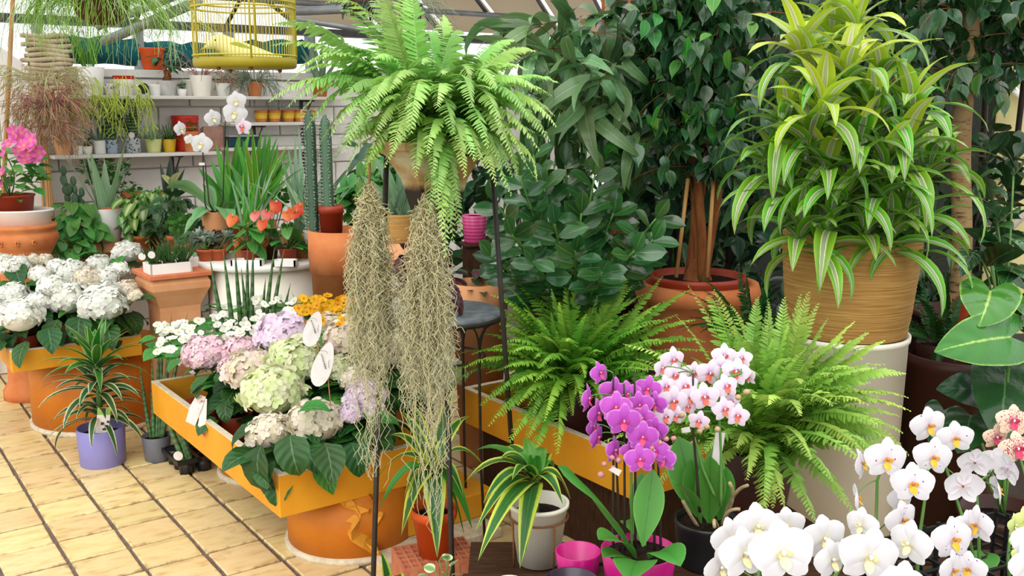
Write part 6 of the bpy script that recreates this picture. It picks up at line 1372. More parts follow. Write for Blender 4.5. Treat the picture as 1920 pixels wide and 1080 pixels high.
def aloe(label, c, potm, prt, prb, ph, n, L, W, style='plain', pin=(85, 45), droop=(-.05, .35), mat='aloe', group=None, nm='potted_aloe', cat_='aloe', prof='sword', fold=.35, inner=None):
    o = thing(nm, label, cat_, c, group); pot(o, c, prt, prb, ph, potm, style)
    rosette(o, c + Z * ph * .88, n, L, W, LF[mat], pin, droop, prof, fold, 5, 9, r0=prt * .3, tw=.15)
    return o
c = np.array([*at(592, 462, 5.02)[:2], rz]); o = aloe('tall aloe in a white cone pot at the edge of the round table', c, MT['white'], .062, .04, .15, 13, .42, .026, pin=(86, 35), droop=(-.05, .45), group='aloes in white cone pots')
for a, b in (((578, 402, 4.90), (600, 392, 4.90)), ((588, 412, 4.88), (608, 395, 4.90))): part(o, 'label_stick', tube([at(*a), at(*b)], .0025, 5), MT['white'])
c = np.array([*at(395, 468, 5.02)[:2], rz]); o = thing('succulent_box', 'pale rosette succulents in a bright green square pot', 'succulent', c)
part(o, 'pot', box(c, (.07, .07, .055), .3, .003), plain('bright_green_plastic', '#4fae12', '#5cbf1a', 3, .4), smooth=False)
LF['pale_succ'] = leafm('pale_succulent', [(0, '#8fae98'), (.7, '#a8bfae'), (1, '#b58a84')], .5, .1, .25, .03)
for dx, dy in ((-.02, -.015), (.018, -.018), (0, .02), (-.03, .02)): rosette(o, c + [dx, dy, .055], 16, .045, .009, LF['pale_succ'], (80, 15), (.0, .2), 'obov', .3, 3, 5)

for (lab, px, Y, m_, red) in (('red-tinged pale rosette succulents before the orchid pot', 385, 4.96, 'pale_succ', 1), ('pale rosette succulents right below the orchid pot', 408, 4.98, 'pale_succ', 0)):
    c = np.array([*at(px, 450, Y)[:2], rz]); o = thing('potted_succulent', lab, 'succulent', c, 'succulents on the round table'); pot(o, c, .045, .035, .06, MT['terra_red'], 'rim', n=18)
    for k in range(6):
        q = c + [rnd.uniform(-.05, .05), rnd.uniform(-.03, .03), rnd.uniform(.06, .13)]; rosette(o, q, 14, .05, .010, LF[m_] if (k + red) % 3 else LF['red_leaf'], (80, 10), (0, .2), 'obov', .3, 3, 5); part(o, 'stem', tube([c + Z * .05, q], .004, 5), LF['stem'])
# ------------------------------------------------------------------ tall snake plant spears before the round table
c = np.array([*at(470, 620, 4.28)[:2], .272]); t = thing('potted_snake_plant', 'tall ringed snake plant spears before the round white table', 'snake plant', c); pot(t, c, .10, .08, .14, MT['plastic_dark'], 'lip')
spears(t, c, [(c + [dx * .8, rnd.uniform(-.03, .03), .12], at(px, py, 4.28)) for dx, px, py in ((-.1, 393, 480), (-.08, 418, 466), (-.05, 440, 462), (-.02, 464, 463), (.0, 475, 460), (.04, 515, 463), (.06, 533, 466), (-.01, 452, 500), (.03, 498, 520), (.07, 545, 530))], .0125)
c = np.array([*at(600, 620, 4.5)[:2], 0]); t = aloe('grey-green aloe spikes right of the round white table', c + Z * 0, MT['terra_red'], .10, .08, .52, 18, .34, .022, 'rim', (86, 48), (-.05, .2))

# ------------------------------------------------------------------ pedestal with the pink mandevilla at the far left
c = np.array([*at(38, 425, 5.35)[:2], 0]); zt = at(38, 424, 5.25)[2]
t = thing('terracotta_pedestal', 'carved round terracotta pedestal at the left edge', 'pedestal', c)
part(t, 'column', lathe([(0, 0), (.16, 0), (.16, .05), (.13, .1), (.12, zt - .25), (.145, zt - .2), (.155, zt - .185), (.14, zt - .17), (.165, zt - .13), (.19, zt - .08), (.185, zt - .05), (.165, zt - .035), (.185, zt - .02), (.185, zt), (0, zt)], c, 40), MT['terra'])
for a in (-120, -95, -70, -45): part(t, 'carved_curl', tube(np.array([c + [(.185 + .006) * math.cos(rad(a) + .05 * math.cos(u)), (.185 + .006) * math.sin(rad(a) + .05 * math.cos(u)), zt - .085 + .012 * math.sin(u)] for u in np.linspace(0, 5.4, 10)]), .005, 5), MT['terra'])
c = np.array([c[0], c[1], zt]); t = thing('oval_dish', 'white oval dish on the carved pedestal', 'dish', c); part(t, 'dish', lathe([(0, 0), (.16, 0), (.175, .07), (.185, .075), (.18, .082), (.165, .075), (.15, .01), (0, .01)], c, 40, ANG, 1, .75), MT['white'])
c = c + Z * .011; t = thing('potted_mandevilla', 'pink-flowered mandevilla in a red-brown pot in the oval dish', 'mandevilla', c + [-.04, 0, 0]); c = T0(t); pot(t, c, .12, .1, .15, MT['plastic_red'], 'lip')
ML = leafmesh('leaf', 1., .28, 'ovate', LF['pothos'], .7, .2, 5, 7, k=3); leaves(t, ML, inball(70, c + Z * .26, .16, .12, .15, .5), s=(.08, .115), out=c, pitch=(-45, 30))
for k in range(5): part(t, 'vine', tube(bez(c + Z * .13, c + [rnd.uniform(-.1, .1), rnd.uniform(-.05, .05), .3], c + [rnd.uniform(-.15, .15), rnd.uniform(-.1, .1), .42], 7), .004, 5), LF['stem'])
gs = [blade(np.array([[.0, 0, 0], [.25 * 1, 0, 0], [.5, 0, 0], [.75, 0, 0], [1, 0, 0]]) @ np.array([[math.cos(a) * .0 + .25, math.cos(a), math.sin(a)], [0, 0, 0], [0, 0, 0]]), .45, 'obov', .1, 5, ref=np.array([0, -math.sin(a), math.cos(a)])) for a in np.arange(5) * 2 * pi / 5]
mf = mk('flower', cat(gs), petalm('mandevilla_pink', '#cf4a94', '#e07ab2', '#e8a860', .15))
for (px, py) in ((30, 258), (45, 272), (52, 290), (62, 275), (72, 285), (15, 270), (35, 282), (58, 262), (25, 248), (46, 300), (70, 298), (2, 325), (0, 350), (8, 285), (40, 250)):
    inst(t, 'flower', mf, MX(at(px, py, 5.2 + rnd.uniform(-.05, .05)), -pi / 2 + rnd.uniform(-.8, .8), rad(rnd.uniform(0, 50)), rnd.uniform(0, 6), rnd.uniform(.035, .045)))

# ------------------------------------------------------------------ bench along the back wall and its plants
bs = .74
t = thing('potting_bench', 'pale potting bench along the back wall', 'bench', wp(.9, .55, 0))
for k in range(6): part(t, 'board', wb(-.05, 2.2, .1 + k * .15, .243 + k * .15, bs - .025, bs, .002), MT['wood'], smooth=False)
for s in (.0, 2.15):
    for d in (.15, .95): part(t, 'leg', wb(s - .025, s + .025, d - .025, d + .025, 0, bs - .025), MT['wood'], smooth=False)
c = onz(203, 470, bs); t = thing('terracotta_block', 'flat salmon terracotta block under the white aloe pot', 'block', np.array([c[0], c[1], bs])); hz = .06
part(t, 'block', box(T0(t), (.24, .2, hz), ANG, .004), MT['terra_light'], smooth=False)
c = np.array([c[0], c[1], bs + hz]); s_ = mpp(c); o = aloe('tall spotted aloe in a white cone pot before the shelves', c, MT['white'], 35 * s_, 23 * s_, 62 * s_, 11, .50, .030, pin=(88, 58), droop=(-.15, .25), group='aloes in white cone pots')
for a in (-140, -50, 40): part(o, 'terracotta_shard', lathe([(31 * s_, 60 * s_), (33.5 * s_, 72 * s_), (31 * s_, 70 * s_)], c, 6, rad(a))[0:2] if False else blade(np.array([c + [33 * s_ * math.cos(rad(a) + u), 33 * s_ * math.sin(rad(a) + u), 62 * s_] for u in np.linspace(-.6, .6, 7)]), .014, 'petal', 0, 3, ref=np.array([0, 0, 1.])), MT['terra'])
def bushy(nm, label, cat_, px, py, wpx, hpx, ms, n, sz, potm='terra', Y=None, potr=.06, poth=.1, group=None, pitch=(-75, -5), base=None):
    """a leafy pot plant on the bench whose leaves fill an ellipse around px, py"""
    p = at(px, py, Y); b = np.array([p[0], p[1], bs]) if base is None else base; o = thing(nm, label, cat_, b, group); pot(o, b, potr, potr * .75, poth, MT[potm], 'rim', n=20); s = mpp(p)
    pts = inball(n, p, wpx / 2 * s, min(.16, wpx / 2 * s), hpx / 2 * s, .35); pts = pts[pts[:, 2] > bs + .03]
    leaves(o, ms, pts, s=(sz * .75, sz * 1.2), out=p + [0, .12, 0], pitch=pitch)
    hs = [bez(b + Z * poth * .8, (b + q) / 2 + Z * .05, q, 5) for q in pts[:24]]
    if hs: part(o, 'stems', hair(np.array(hs), .002, 4, .6), LF['stem'], stuff=True)
    return o
PHL = leafmesh('leaf', 1., .40, 'ovate', LF['pothos'], .6, .1, 5, 9, heartl=.25, k=3); CRL = leafmesh('leaf', 1., .38, 'ovate', LF['cream_leaf'], .6, .1, 5, 9, heartl=.25, k=3); GRL = leafmesh('leaf', 1., .3, 'ovate', LF['glossy'], .6, .2, 5, 7, k=3); SML = leafmesh('leaf', 1., .42, 'round', LF['hyd_light'], .3, .1, 3, 5, k=2)
bushy('potted_philodendron', 'trailing heart-leaf philodendron left of the white aloe pot', 'philodendron', 138, 425, 105, 100, PHL, 95, .085, Y=5.75, potr=.07)
bushy('potted_philodendron', 'heart-leaf philodendron spilling behind the white hydrangeas', 'philodendron', 120, 465, 90, 60, PHL, 50, .08, Y=5.6, potr=.05, poth=.06)
bushy('potted_syngonium', 'cream variegated syngonium right of the white aloe pot', 'syngonium', 262, 400, 80, 95, CRL, 75, .075, Y=5.9)
bushy('potted_croton', 'glossy dark leafy plant behind the grass succulents', 'foliage plant', 320, 405, 95, 90, GRL, 70, .10, Y=5.8)
bushy('potted_syngonium', 'pale green syngonium below the speckled succulents', 'syngonium', 292, 375, 60, 50, CRL, 40, .07, Y=6.05)
bushy('potted_jade_plant', 'bright bushy jade plant behind the aloe spikes', 'jade plant', 195, 322, 95, 55, SML, 160, .035, Y=6.15, potr=.05, poth=.3, pitch=(-20, 50))
bushy('potted_jade_plant', 'green small-leaved succulent right of the aloe', 'succulent', 250, 368, 60, 55, SML, 90, .035, Y=6.1, potr=.05, poth=.2, pitch=(-20, 50))
bushy('potted_hedge_cactus', 'fine green jointed succulent behind the hoya hearts', 'succulent', 340, 425, 60, 50, SML, 90, .03, Y=5.5, potr=.04, poth=.1, pitch=(30, 80))
bushy('potted_foliage', 'dark broad-leaved plant between orchid leaves and anthuriums', 'foliage plant', 400, 430, 90, 60, GRL, 40, .1, Y=5.2, base=np.array([*at(400, 430, 5.35)[:2], bs]))
bushy('potted_foliage', 'small-leaved green shrub above the anthurium flowers', 'foliage plant', 505, 375, 110, 50, SML, 150, .04, Y=5.4, pitch=(0, 70))
bushy('potted_foliage', 'bright leafy plant behind the stand leg', 'foliage plant', 700, 360, 130, 130, PHL, 90, .10, Y=5.2, base=np.array([*at(700, 400, 5.2)[:2], .42]))
LF['cact'] = leafm('cactus_pad', [(0, '#3f5f45'), (1, '#4f7052')], .6, .05, .2, .02)
def padcactus(label, px, py, Y, n, s):
    p = at(px, py, Y); b = np.array([p[0], p[1], bs]); o = thing('potted_cactus', label, 'cactus', b); pot(o, b, .06, .05, .18, MT['terra'], 'rim', n=20); pts = [b + Z * .16]
    for k in range(n):
        q = rnd.choice(pts[-6:]) if len(pts) > 1 and rnd.random() < .75 else pts[0]; r = s * rnd.uniform(.7, 1.1); d = np.array([rnd.uniform(-.7, .7), rnd.uniform(-.3, .3), 1.]); d = d / np.linalg.norm(d)
        c_ = q + d * r; part(o, 'pad', ball(c_, r * .62, r * .3, r, 10, 7), LF['cact'])
        if c_[2] < b[2] + .48: pts.append(c_ + d * r * .85)
padcactus('dark prickly pear cactus behind the philodendron', 150, 400, 6.0, 26, .036)
c = np.array([*at(118, 415, 5.95)[:2], bs]); o = aloe('small rosette succulent in a red bowl near the cane bundle', c, MT['plastic_red'], .07, .05, .16, 26, .075, .014, 'rim', (80, 10), (0, .2), 'grass', nm='potted_succulent', cat_='succulent', prof='obov')
for i, (px, Y) in enumerate(((240, 6.1), (262, 6.12), (285, 6.15), (305, 6.1))):
    c = np.array([*at(px, 350, Y)[:2], bs]); col = ('pale_succ', 'pale_succ', 'grass', 'pale_succ')[i]
    aloe(('blue-grey rosette succulent just right of the aloe spikes', 'blue-grey rosette succulent below the block joint', 'spiky dark haworthia against the white wall', 'grey rosette succulent beside the dark snake plant')[i], c, MT['terra'], .045, .035, at(px, 360, Y)[2] - bs, 22, .09 if i == 2 else .055, .009, 'rim', (82, 15), (0, .2), col, 'rosette succulents along the wall', 'potted_succulent', 'succulent', 'sword' if i == 2 else 'obov')
c = np.array([*at(318, 400, 6.05)[:2], bs]); LF['dark_snake'] = leafm('near_black_leaf', [(0, '#1c3324'), (1, '#223a28')], .4, .05, .2)
o = thing('potted_snake_plant', 'near-black snake plant against the white wall', 'snake plant', c); pot(o, c, .07, .055, .2, MT['terra'], 'rim')
for (px, py, w) in ((300, 305, .02), (320, 292, .03), (312, 325, .02), (335, 310, .02), (347, 315, .018), (328, 330, .02)):
    a, b = c + [rnd.uniform(-.03, .03), 0, .18], at(px, py, 6.05); part(o, 'leaf', blade(bez(a, (a + b) / 2 + [rnd.uniform(-.02, .02), -.02, 0], b, 9), w, 'spear', .2, 3, ref=np.array([1., .3, 0])), LF['dark_snake'])
c = np.array([*at(328, 400, 5.75)[:2], bs]); o = thing('potted_aglaonema', 'plant with two white-and-yellow new leaves above the orchid leaf', 'aglaonema', c); pot(o, c, .06, .05, .12, MT['terra'], 'rim'); LF['cream_new'] = leafm('white_yellow_new_leaf', [(0, '#c9cf5a'), (.5, '#dfe0b8'), (1, '#a9bf6a')], .4, .3, .1)
for (a, b, m_) in (((322, 350), (303, 328), 'cream_new'), ((324, 350), (340, 322), 'cream_new'), ((322, 370), (300, 360), 'glossy'), ((330, 370), (350, 360), 'glossy'), ((322, 375), (310, 395), 'glossy'), ((330, 378), (352, 400), 'glossy')):
    p, q = at(*a, 5.72), at(*b, 5.65); part(o, 'leaf', blade(bez(p, (p + q) / 2 + [0, -.03, .03], q, 9), .035, 'ovate', .25, 5, rnd.uniform(-.3, .3)), LF[m_]); part(o, 'leaf_stalk', tube([c + Z * .1, p], .004, 5), LF['stem'])
# orchid with the big grey-green leaves
c = np.array([*at(404, 425, 5.13)[:2], rz]); hp = at(397, 397, 5.1)[2] - rz; t = thing('potted_orchid', 'blush-white orchid with broad leathery leaves in a terracotta pot', 'orchid', c); pot(t, c, .07, .05, hp, MT['terra_light'], n=24); cr = c + Z * hp * .95; LF['oleaf'] = leafm('leathery_grey_leaf', [(0, '#4f7f48'), (.06, '#6a9a62'), (1, '#79a872')], .4, .15, .1)
def ol2(a, b, W, bend, roll=0., ref=None):
    a, b = np.asarray(a), np.asarray(b); part(t, 'leaf', blade(bez(a, (a + b) / 2 + [0, 0, bend], b, 13), W, 'obov', .15, 7, roll, ref, wave=.05), LF['oleaf'])
ol2(cr, at(312, 352, 5.02), .05, .12, -.6); ol2(cr + [.02, 0, 0], at(432, 420, 4.89), .05, .1, .2); ol2(cr + [.03, 0, .01], at(468, 392, 5.07), .05, .08, .1); ol2(cr, at(362, 415, 4.97), .035, .08, .3); ol2(cr + [0, .01, 0], at(390, 345, 5.17), .03, .03); ol2(cr, at(345, 440, 4.97), .03, .1)
fp = []
for (px, py, yw, s) in ((400, 222, 40, .8), (440, 213, 5, 1.1), (443, 190, 0, .9), (455, 238, -20, .85), (377, 270, 0, 1.0), (339, 242, 60, .7), (356, 262, 20, .5)):
    p = at(px, py, 5.02); fp.append(p); flower(t, 'white' if px != 455 else 'blush', p, .115 * s, rad(yw), 0, rad(rnd.uniform(-12, 12)))
sp_all = []
for Ps in ([(385, 390), (380, 300), (382, 268), (376, 240)], [(418, 380), (420, 300), (422, 235), (425, 205)], [(392, 380), (385, 310), (375, 262)]):
    P = [at(px, py, 5.07) for px, py in Ps]; stem_to(t, cr, P, .004); sp_all += P
pedicels(t, fp, sp_all); o = thing('plant_label', 'tiny white clip label on the orchid spike', 'plant label', at(379, 308, 5.03)); card(o, [at(373, 310, 5.03), at(384, 310, 5.03), at(384, 305, 5.03), at(373, 305, 5.03)], 'card', MT['paper_tag'])
# dracaena and yucca fans behind
LF['yucca'] = leafm('striped_fan_leaf', [(0, '#4f9a2c'), (.75, '#3f8424'), (.85, '#b5b84a'), (1, '#c2bf5a')], .42, .25, .25, .03); LF['yucca_g'] = leafm('green_fan_leaf', [(0, '#5aa334'), (.5, '#46902a'), (1, '#55a034')], .42, .25, .25, .02); LF['agave'] = leafm('grey_sword_leaf', [(0, '#7a9a78'), (.8, '#5f8560'), (1, '#8aa888')], .45, .12, .2, .02)
def fan(nm, label, cat_, px, py, Y, tips, W, mats, potm='terra', pr_=.09, ph=.2, zb=bs, prof='spear', lift=.0, cr_=None):
    p = at(px, py, Y); c = np.array([p[0], p[1], zb]); o = thing(nm, label, cat_, c); pot(o, c, pr_, pr_ * .75, ph, MT[potm], 'rim')
    for (tx, ty) in tips:
        tY = Y + rnd.uniform(-.15, .12); a = c + [rnd.uniform(-.04, .04), rnd.uniform(-.04, .04), ph * .85]; b = at(tx, ty, tY); d = b - a
        part(o, 'leaf', blade(bez(a, a + d * .5 + [-d[0] * .15, -.02, lift + abs(d[0]) * .15], b, 11), W * rnd.uniform(.8, 1.1), prof, .2, 3, rnd.uniform(-.5, .5), ref=np.array([1., rnd.uniform(-.5, .5), rnd.uniform(-.4, .4)])), LF[rnd.choice(mats)])
fan('potted_dracaena', 'fan of upright yellow-edged green swords behind the anthuriums', 'dracaena', 485, 400, 5.35, [(430 + i * 6.5 + rnd.uniform(-6, 6), 235 + abs(i - 9) * 6 + rnd.uniform(-15, 25)) for i in range(20)], .022, ['yucca', 'yucca_g', 'yucca_g'], ph=.25)
fan('potted_dracaena', 'broad bright green sword leaves left of the fan', 'dracaena', 430, 400, 5.6, [(395, 300), (405, 270), (450, 245), (470, 240), (460, 262), (385, 330), (372, 315), (425, 260), (500, 270), (480, 290), (380, 345), (440, 320)], .032, ['yucca_g'], ph=.25)
fan('potted_agave', 'grey-green agave swords left of the tall cactus', 'agave', 570, 400, 5.1, [(525, 290), (540, 275), (553, 250), (560, 235), (575, 280), (590, 300), (600, 285), (610, 330), (640, 280), (650, 320), (535, 340), (545, 310), (585, 240), (668, 300), (690, 330), (570, 310)], .024, ['agave'], ph=.22, prof='sword')
fan('potted_ponytail', 'thin grassy green blades under the fan leaves', 'grass plant', 470, 420, 5.0, [(420 + i * 9, 320 + rnd.uniform(-15, 25)) for i in range(18)], .007, ['yucca_g', 'agave'], ph=.2, lift=.06)
fan('potted_yucca', 'spiky grey-green yucca behind the birdcage and fern', 'yucca', 600, 175, sp_at(SH_UP, 600)[1], [(575, 60), (590, 50), (605, 55), (560, 80), (620, 70), (635, 85), (550, 100), (640, 110), (600, 90), (585, 75)], .02, ['agave'], ph=.12, zb=SH_UP[0], prof='sword', pr_=.06)
# tall column cactus
c = np.array([*at(612, 430, 4.75)[:2], 0.]); zc = at(612, 428, 4.75)[2]
c3 = np.array([*at(640, 560, 4.7)[:2], 0]); t = thing('large_terracotta_pot', 'large terracotta pot behind the left moss curtain', 'pot', c3 + [.0, .05, 0]); hp = at(640, 440, 4.55)[2]
pot(t, T0(t), .155, .12, hp, MT['terra'], 'rim', n=40, fill=.93)
c = T0(t) + Z * hp * .93; zb = c[2] + .004; t = thing('potted_cactus', 'tall ribbed column cactus in a red pot', 'cactus', np.array([c[0] - .045, c[1], zb])); c = T0(t); pot(t, c, .06, .048, at(640, 385, 4.75)[2] - zb, MT['plastic_red'], 'rim', n=24)
for dx, top_ in ((-.04, 205), (.035, 215)):
    tp = at(612 + dx * 300, top_, 4.72); zz = np.linspace(c[2] + .06, tp[2], 16); th = np.arange(12) / 12 * 2 * pi; rr = .024 * (1 + .22 * np.cos(th * 6)); V = np.stack([np.stack([c[0] - .05 + dx + rr * np.cos(th) * k_, c[1] + rr * np.sin(th) * k_, np.full(12, z)], 1) for z, k_ in zip(zz, [1] * 14 + [.8, .2])]).reshape(-1, 3)
    part(t, 'column', (V, [[i * 12 + j, i * 12 + (j + 1) % 12, (i + 1) * 12 + (j + 1) % 12, (i + 1) * 12 + j] for i in range(15) for j in range(12)]), LF['cact'])
    sp = []
    for z in np.arange(zz[0], zz[-1], .016):
        for j in range(6):
            a = j * pi / 3; b = np.array([c[0] - .05 + dx + .03 * math.cos(a), c[1] + .03 * math.sin(a), z])
            for q in range(3): sp.append([b, b + nrm(np.array([math.cos(a), math.sin(a), 0]) + rs.randn(3) * .5) * .012])
    part(t, 'spines', hair(np.array(sp), .0011, 3, .4), MT['paper_tag'], stuff=True)
# pots half seen between the moss curtains
c = np.array([*at(750, 470, 4.4)[:2], 0]); t = thing('nursery_pot', 'wide terracotta pot between the two moss curtains', 'pot', c); hp = at(750, 455, 4.3)[2]; pot(t, c, .15, .12, hp, MT['terra_light'], 'rim', n=36, fill=.9)
t = thing('rope_basket', 'small straw-rope basket between the two moss curtains', 'basket', c + Z * (hp * .905)); c = T0(t); hr = at(750, 400, 4.4)[2] - c[2]
part(t, 'basket', lathe([(0, 0)] + [(.062 + .02 * k / 15 + (.003 if k % 2 else 0), hr * k / 15) for k in range(16)] + [(.074, hr), (.07, hr - .02)], c, 36), MT['rope']); part(t, 'soil', lathe([(0, hr - .012), (.072, hr - .015)], c, 14), MT['soil'])
o = t; c = c + Z * hr
for (px, py) in ((700, 290), (716, 330), (680, 330), (770, 310), (745, 300), (730, 340), (790, 330), (760, 350), (720, 300)):
    a, b = c + [rnd.uniform(-.03, .03), 0, -.02], at(px, py, 4.35); part(o, 'leaf', blade(bez(a, (a + b) / 2 + [0, -.03, .03], b, 9), .022, 'spear', .2, 3, ref=np.array([1., .3, .2])), LF['agave'])
c = np.array([*at(897, 560, 4.3)[:2], 0]); t = thing('terracotta_bowl', 'salmon terracotta bowl behind the bistro table', 'pot', c); hp = at(897, 540, 4.15)[2]; pot(t, c, .12, .085, hp, MT['terra_light'], 'rim', n=36, fill=.9)
for k in range(26):
    y = rnd.uniform(-pi, pi); q = T0(t) + [math.cos(y) * .06, math.sin(y) * .05, hp * .9 + rnd.uniform(.0, .14)]; P = arc(q, y, rad(rnd.uniform(-20, 50)), rnd.uniform(.08, .14), .8, 8); part(t, 'leaf', blade(P, .02, 'lance', .2, 5), LF['heart_dark'] if k % 3 else LF['red_leaf'])
c = np.array([*at(890, 440, 4.75)[:2], 0]); hp = at(890, 405, 4.7)[2]; t = thing('wooden_post', 'dark wooden post stand under the pink pot', 'stand', c); part(t, 'post', box(c, (.1, .1, hp - .15), .3, .004), MT['wood_dark'], smooth=False); part(t, 'cap', box(c + Z * (hp - .15), (.13, .13, .015), .3, .003), MT['wood_dark'], smooth=False); c = c + Z * (hp - .134); hp = .134; t = thing('pink_pot', 'shiny pink pot seen through the fern stand', 'pot', c); k = NT('pink_striped_glaze'); sz = k.n('ShaderNodeSeparateXYZ'); k.l(k.coord(), sz.inputs[0]); MT['pinkpot'] = k.bsdf(k.ramp(k.math('FRACT', k.math('MULTIPLY', sz.outputs[2], 60)), [(.5, '#b5306a'), (.55, '#cc5a8a')], 'CONSTANT'), .3); pot(t, c, .062, .05, hp, MT['pinkpot'], n=28, fill=.95)

# ------------------------------------------------------------------ canes
t = thing('cane_bundle', 'bundle of bamboo canes standing behind the mandevilla', 'canes', at(88, 430, 5.85) * [1, 1, 0]); 
for k in range(9):
    px = 78 + k * 2.6; b = np.array([*at(px, 430, 5.8)[:2], 0]) + [0, rnd.uniform(-.02, .02), 0]; tp = at(px - 4 + rnd.uniform(-3, 3), 255 + rnd.uniform(-10, 60), 5.86); part(t, 'cane', tube([b, tp], .006, 6), MT['bamboo'])
t = thing('bamboo_cane', 'single brown bamboo cane rising at the top left corner', 'cane', at(16, 300, 5.7) * [1, 1, 0]); P0, P1 = at(17, 140, 5.75), at(25, -20, 5.75); part(t, 'cane', tube([P0 - Z * P0[2] * .0 + (P0 - P1) / (P1[2] - P0[2]) * P0[2], P0, P1], .012, 8), MT['bamboo'])

# ------------------------------------------------------------------ pots along the shelves
def spot(sh, px, wpx, hpx, mat, label, style='plain', nm='small_pot', cat_='pot', group=None, plant=None, d=.13, wt=.75, soil=True, n=22):
    c = sp_at(sh, px, d); s = mpp(c); o = thing(nm, label, cat_, c, group); pot(o, c, wpx / 2 * s, wpx / 2 * wt * s, hpx * s, MT[mat] if isinstance(mat, str) else mat, style, soil, n)
    if plant: plant(o, c + Z * hpx * s * .88, wpx / 2 * s)
    return o
def p_blades(n, L, W, mat, pin=(85, 30), droop=(.1, .9), prof='lance'):
    return lambda o, c, r: rosette(o, c, n, L, W, LF[mat], pin, droop, prof, .2, 3, 7, r0=r * .4)
def pattern(name, a, b, sc, thr=.5):
    k = NT(name); vo = k.n('ShaderNodeTexVoronoi'); vo.inputs['Scale'].default_value = sc; k.l(k.coord(), vo.inputs['Vector']); return k.bsdf(k.ramp(vo.outputs['Distance'], [(thr - .05, a), (thr + .05, b)]), .4)
MT['diamond'] = pattern('diamond_glaze', '#6a6a6c', '#e2deda', 42, .22); MT['speck_blue'] = pattern('blue_speckle_glaze', '#27313f', '#9aa7b5', 60, .3); MT['speck_black'] = pattern('black_speckle_glaze', '#20242a', '#b5b9bd', 70, .38)
MT['lime_pot'] = plain('lime_ceramic', '#bcc46a', '#d8d99a', 16, .35); MT['yellow_pot'] = plain('yellow_ceramic', '#d1a61c', '#dcb52e', 4, .35); MT['red_pot'] = plain('red_ceramic', '#b5210f', '#c42c17', 4, .4); MT['concrete'] = plain('concrete_grey', '#a8a6a2', '#bdbbb6', 30, .85, bump=.1)
def trailing(o, pxr, n):
    c = T0(o); Ps = []
    for k in range(n):
        px = rnd.uniform(*pxr); e = sp_at(SH_UP, px, .275) + Z * .012; L = rnd.uniform(.05, .24); q = e - Z * L + [rnd.uniform(-.04, .04), -.03, 0]
        a = np.array([c[0] + (e[0] - c[0]) * .5, c[1] + (e[1] - c[1]) * .5, c[2] + rnd.uniform(.05, .12)])
        P = np.concatenate([bez(a, e + [0, 0, .05], e, 5), bez(e, e + [0, -.03, -.02], q, 8)[1:]]); Ps.append(P)
        for f in range(7):
            i = rnd.randint(5, 11); Ps.append(arc(P[i], rnd.uniform(-pi, pi), rad(rnd.uniform(-80, -35)), rnd.uniform(.04, .1), rnd.uniform(.0, .5), 12))
    part(o, 'trailing_strands', hair(np.array(Ps), .0028, 3, .8), MT['rhip'], stuff=True)
G = 'pots on the upper shelf'
MT['rhip'] = strandm('yellow_green_strand', '#a9c43c', '#c2d657', '#cfdc6c'); MT['rhip_g'] = strandm('green_strand', '#5a9a28', '#86b93c', '#9cc850'); MT['rhip_p'] = strandm('pinkish_strand', '#b06a72', '#c99a84', '#b8a06a'); MT['rhip_grey'] = strandm('grey_green_strand', '#6d7f66', '#93a38a', '#9aa88c')
def droops(o, c, n, L, spread, mat, r=.0016, up=(20, 75), dr=(1.6, 2.9), forks=2, nm='strands', r0=.03, bias=None):
    Ps = []
    for k in range(n):
        y = rnd.uniform(-pi, pi) if bias is None else bias + rnd.gauss(0, .8); l = L * rnd.uniform(.5, 1.1); P = arc(np.asarray(c) + [math.cos(y) * r0, math.sin(y) * r0, 0], y, rad(rnd.uniform(*up)), l, rnd.uniform(*dr), 12, rnd.uniform(-.5, .5), spread); Ps.append(P)
        for f in range(forks):
            i = rnd.randint(4, 9); y2 = y + rnd.uniform(-1.2, 1.2); Ps.append(arc(P[i], y2, rad(rnd.uniform(-75, -20)), l * rnd.uniform(.15, .4), rnd.uniform(.2, .7), 12))
    part(o, nm, hair(np.array(Ps), r, 3, .75), mat, stuff=True)
o = spot(SH_UP, 174, 56, 52, 'white', 'large white pot of stick rhipsalis on the upper shelf', group=G, nm='potted_rhipsalis', cat_='rhipsalis')
c = T0(o) + Z * 50 * mpp(T0(o)); droops(o, c, 46, .42, 1.0, MT['rhip_g'], .002, (62, 88), (.1, .7), 1); trailing(o, (132, 205), 16)
spot(SH_UP, 210, 24, 22, 'diamond', 'small white pot with grey diamonds on the upper shelf', group=G, d=.08)
o = spot(SH_UP, 237, 38, 36, 'cream', 'beige pot with a red top band on the upper shelf', group=G, nm='potted_rhipsalis', cat_='rhipsalis'); c = T0(o); s = mpp(c); part(o, 'red_band', lathe([(16.6 * s, 22 * s), (19.4 * s, 35.5 * s), (19.6 * s, 36.5 * s), (18 * s, 36.5 * s)], c, 22), MT['red_pot']); trailing(o, (205, 285), 22)
spot(SH_UP, 270, 26, 22, MT['diamond'], 'black and white graphic pot on the upper shelf', group=G, d=.15)
disc(bpy.data.objects.new('x', None) if False else [o_ for o_ in COL.objects if o_.get('label') == 'black and white graphic pot on the upper shelf'][0], sp_at(SH_UP, 273, .20) + Z * .045, .035, MT['black'], 'black_roundel')
spot(SH_UP, 294, 26, 21, 'white', 'white wavy-ribbed pot on the upper shelf', 'ribbed', group=G)
o = spot(SH_UP, 317, 37, 28, 'concrete', 'small fig bonsai in a grey concrete pot on the upper shelf', group=G, nm='potted_bonsai', cat_='bonsai'); c = T0(o); s = mpp(c)
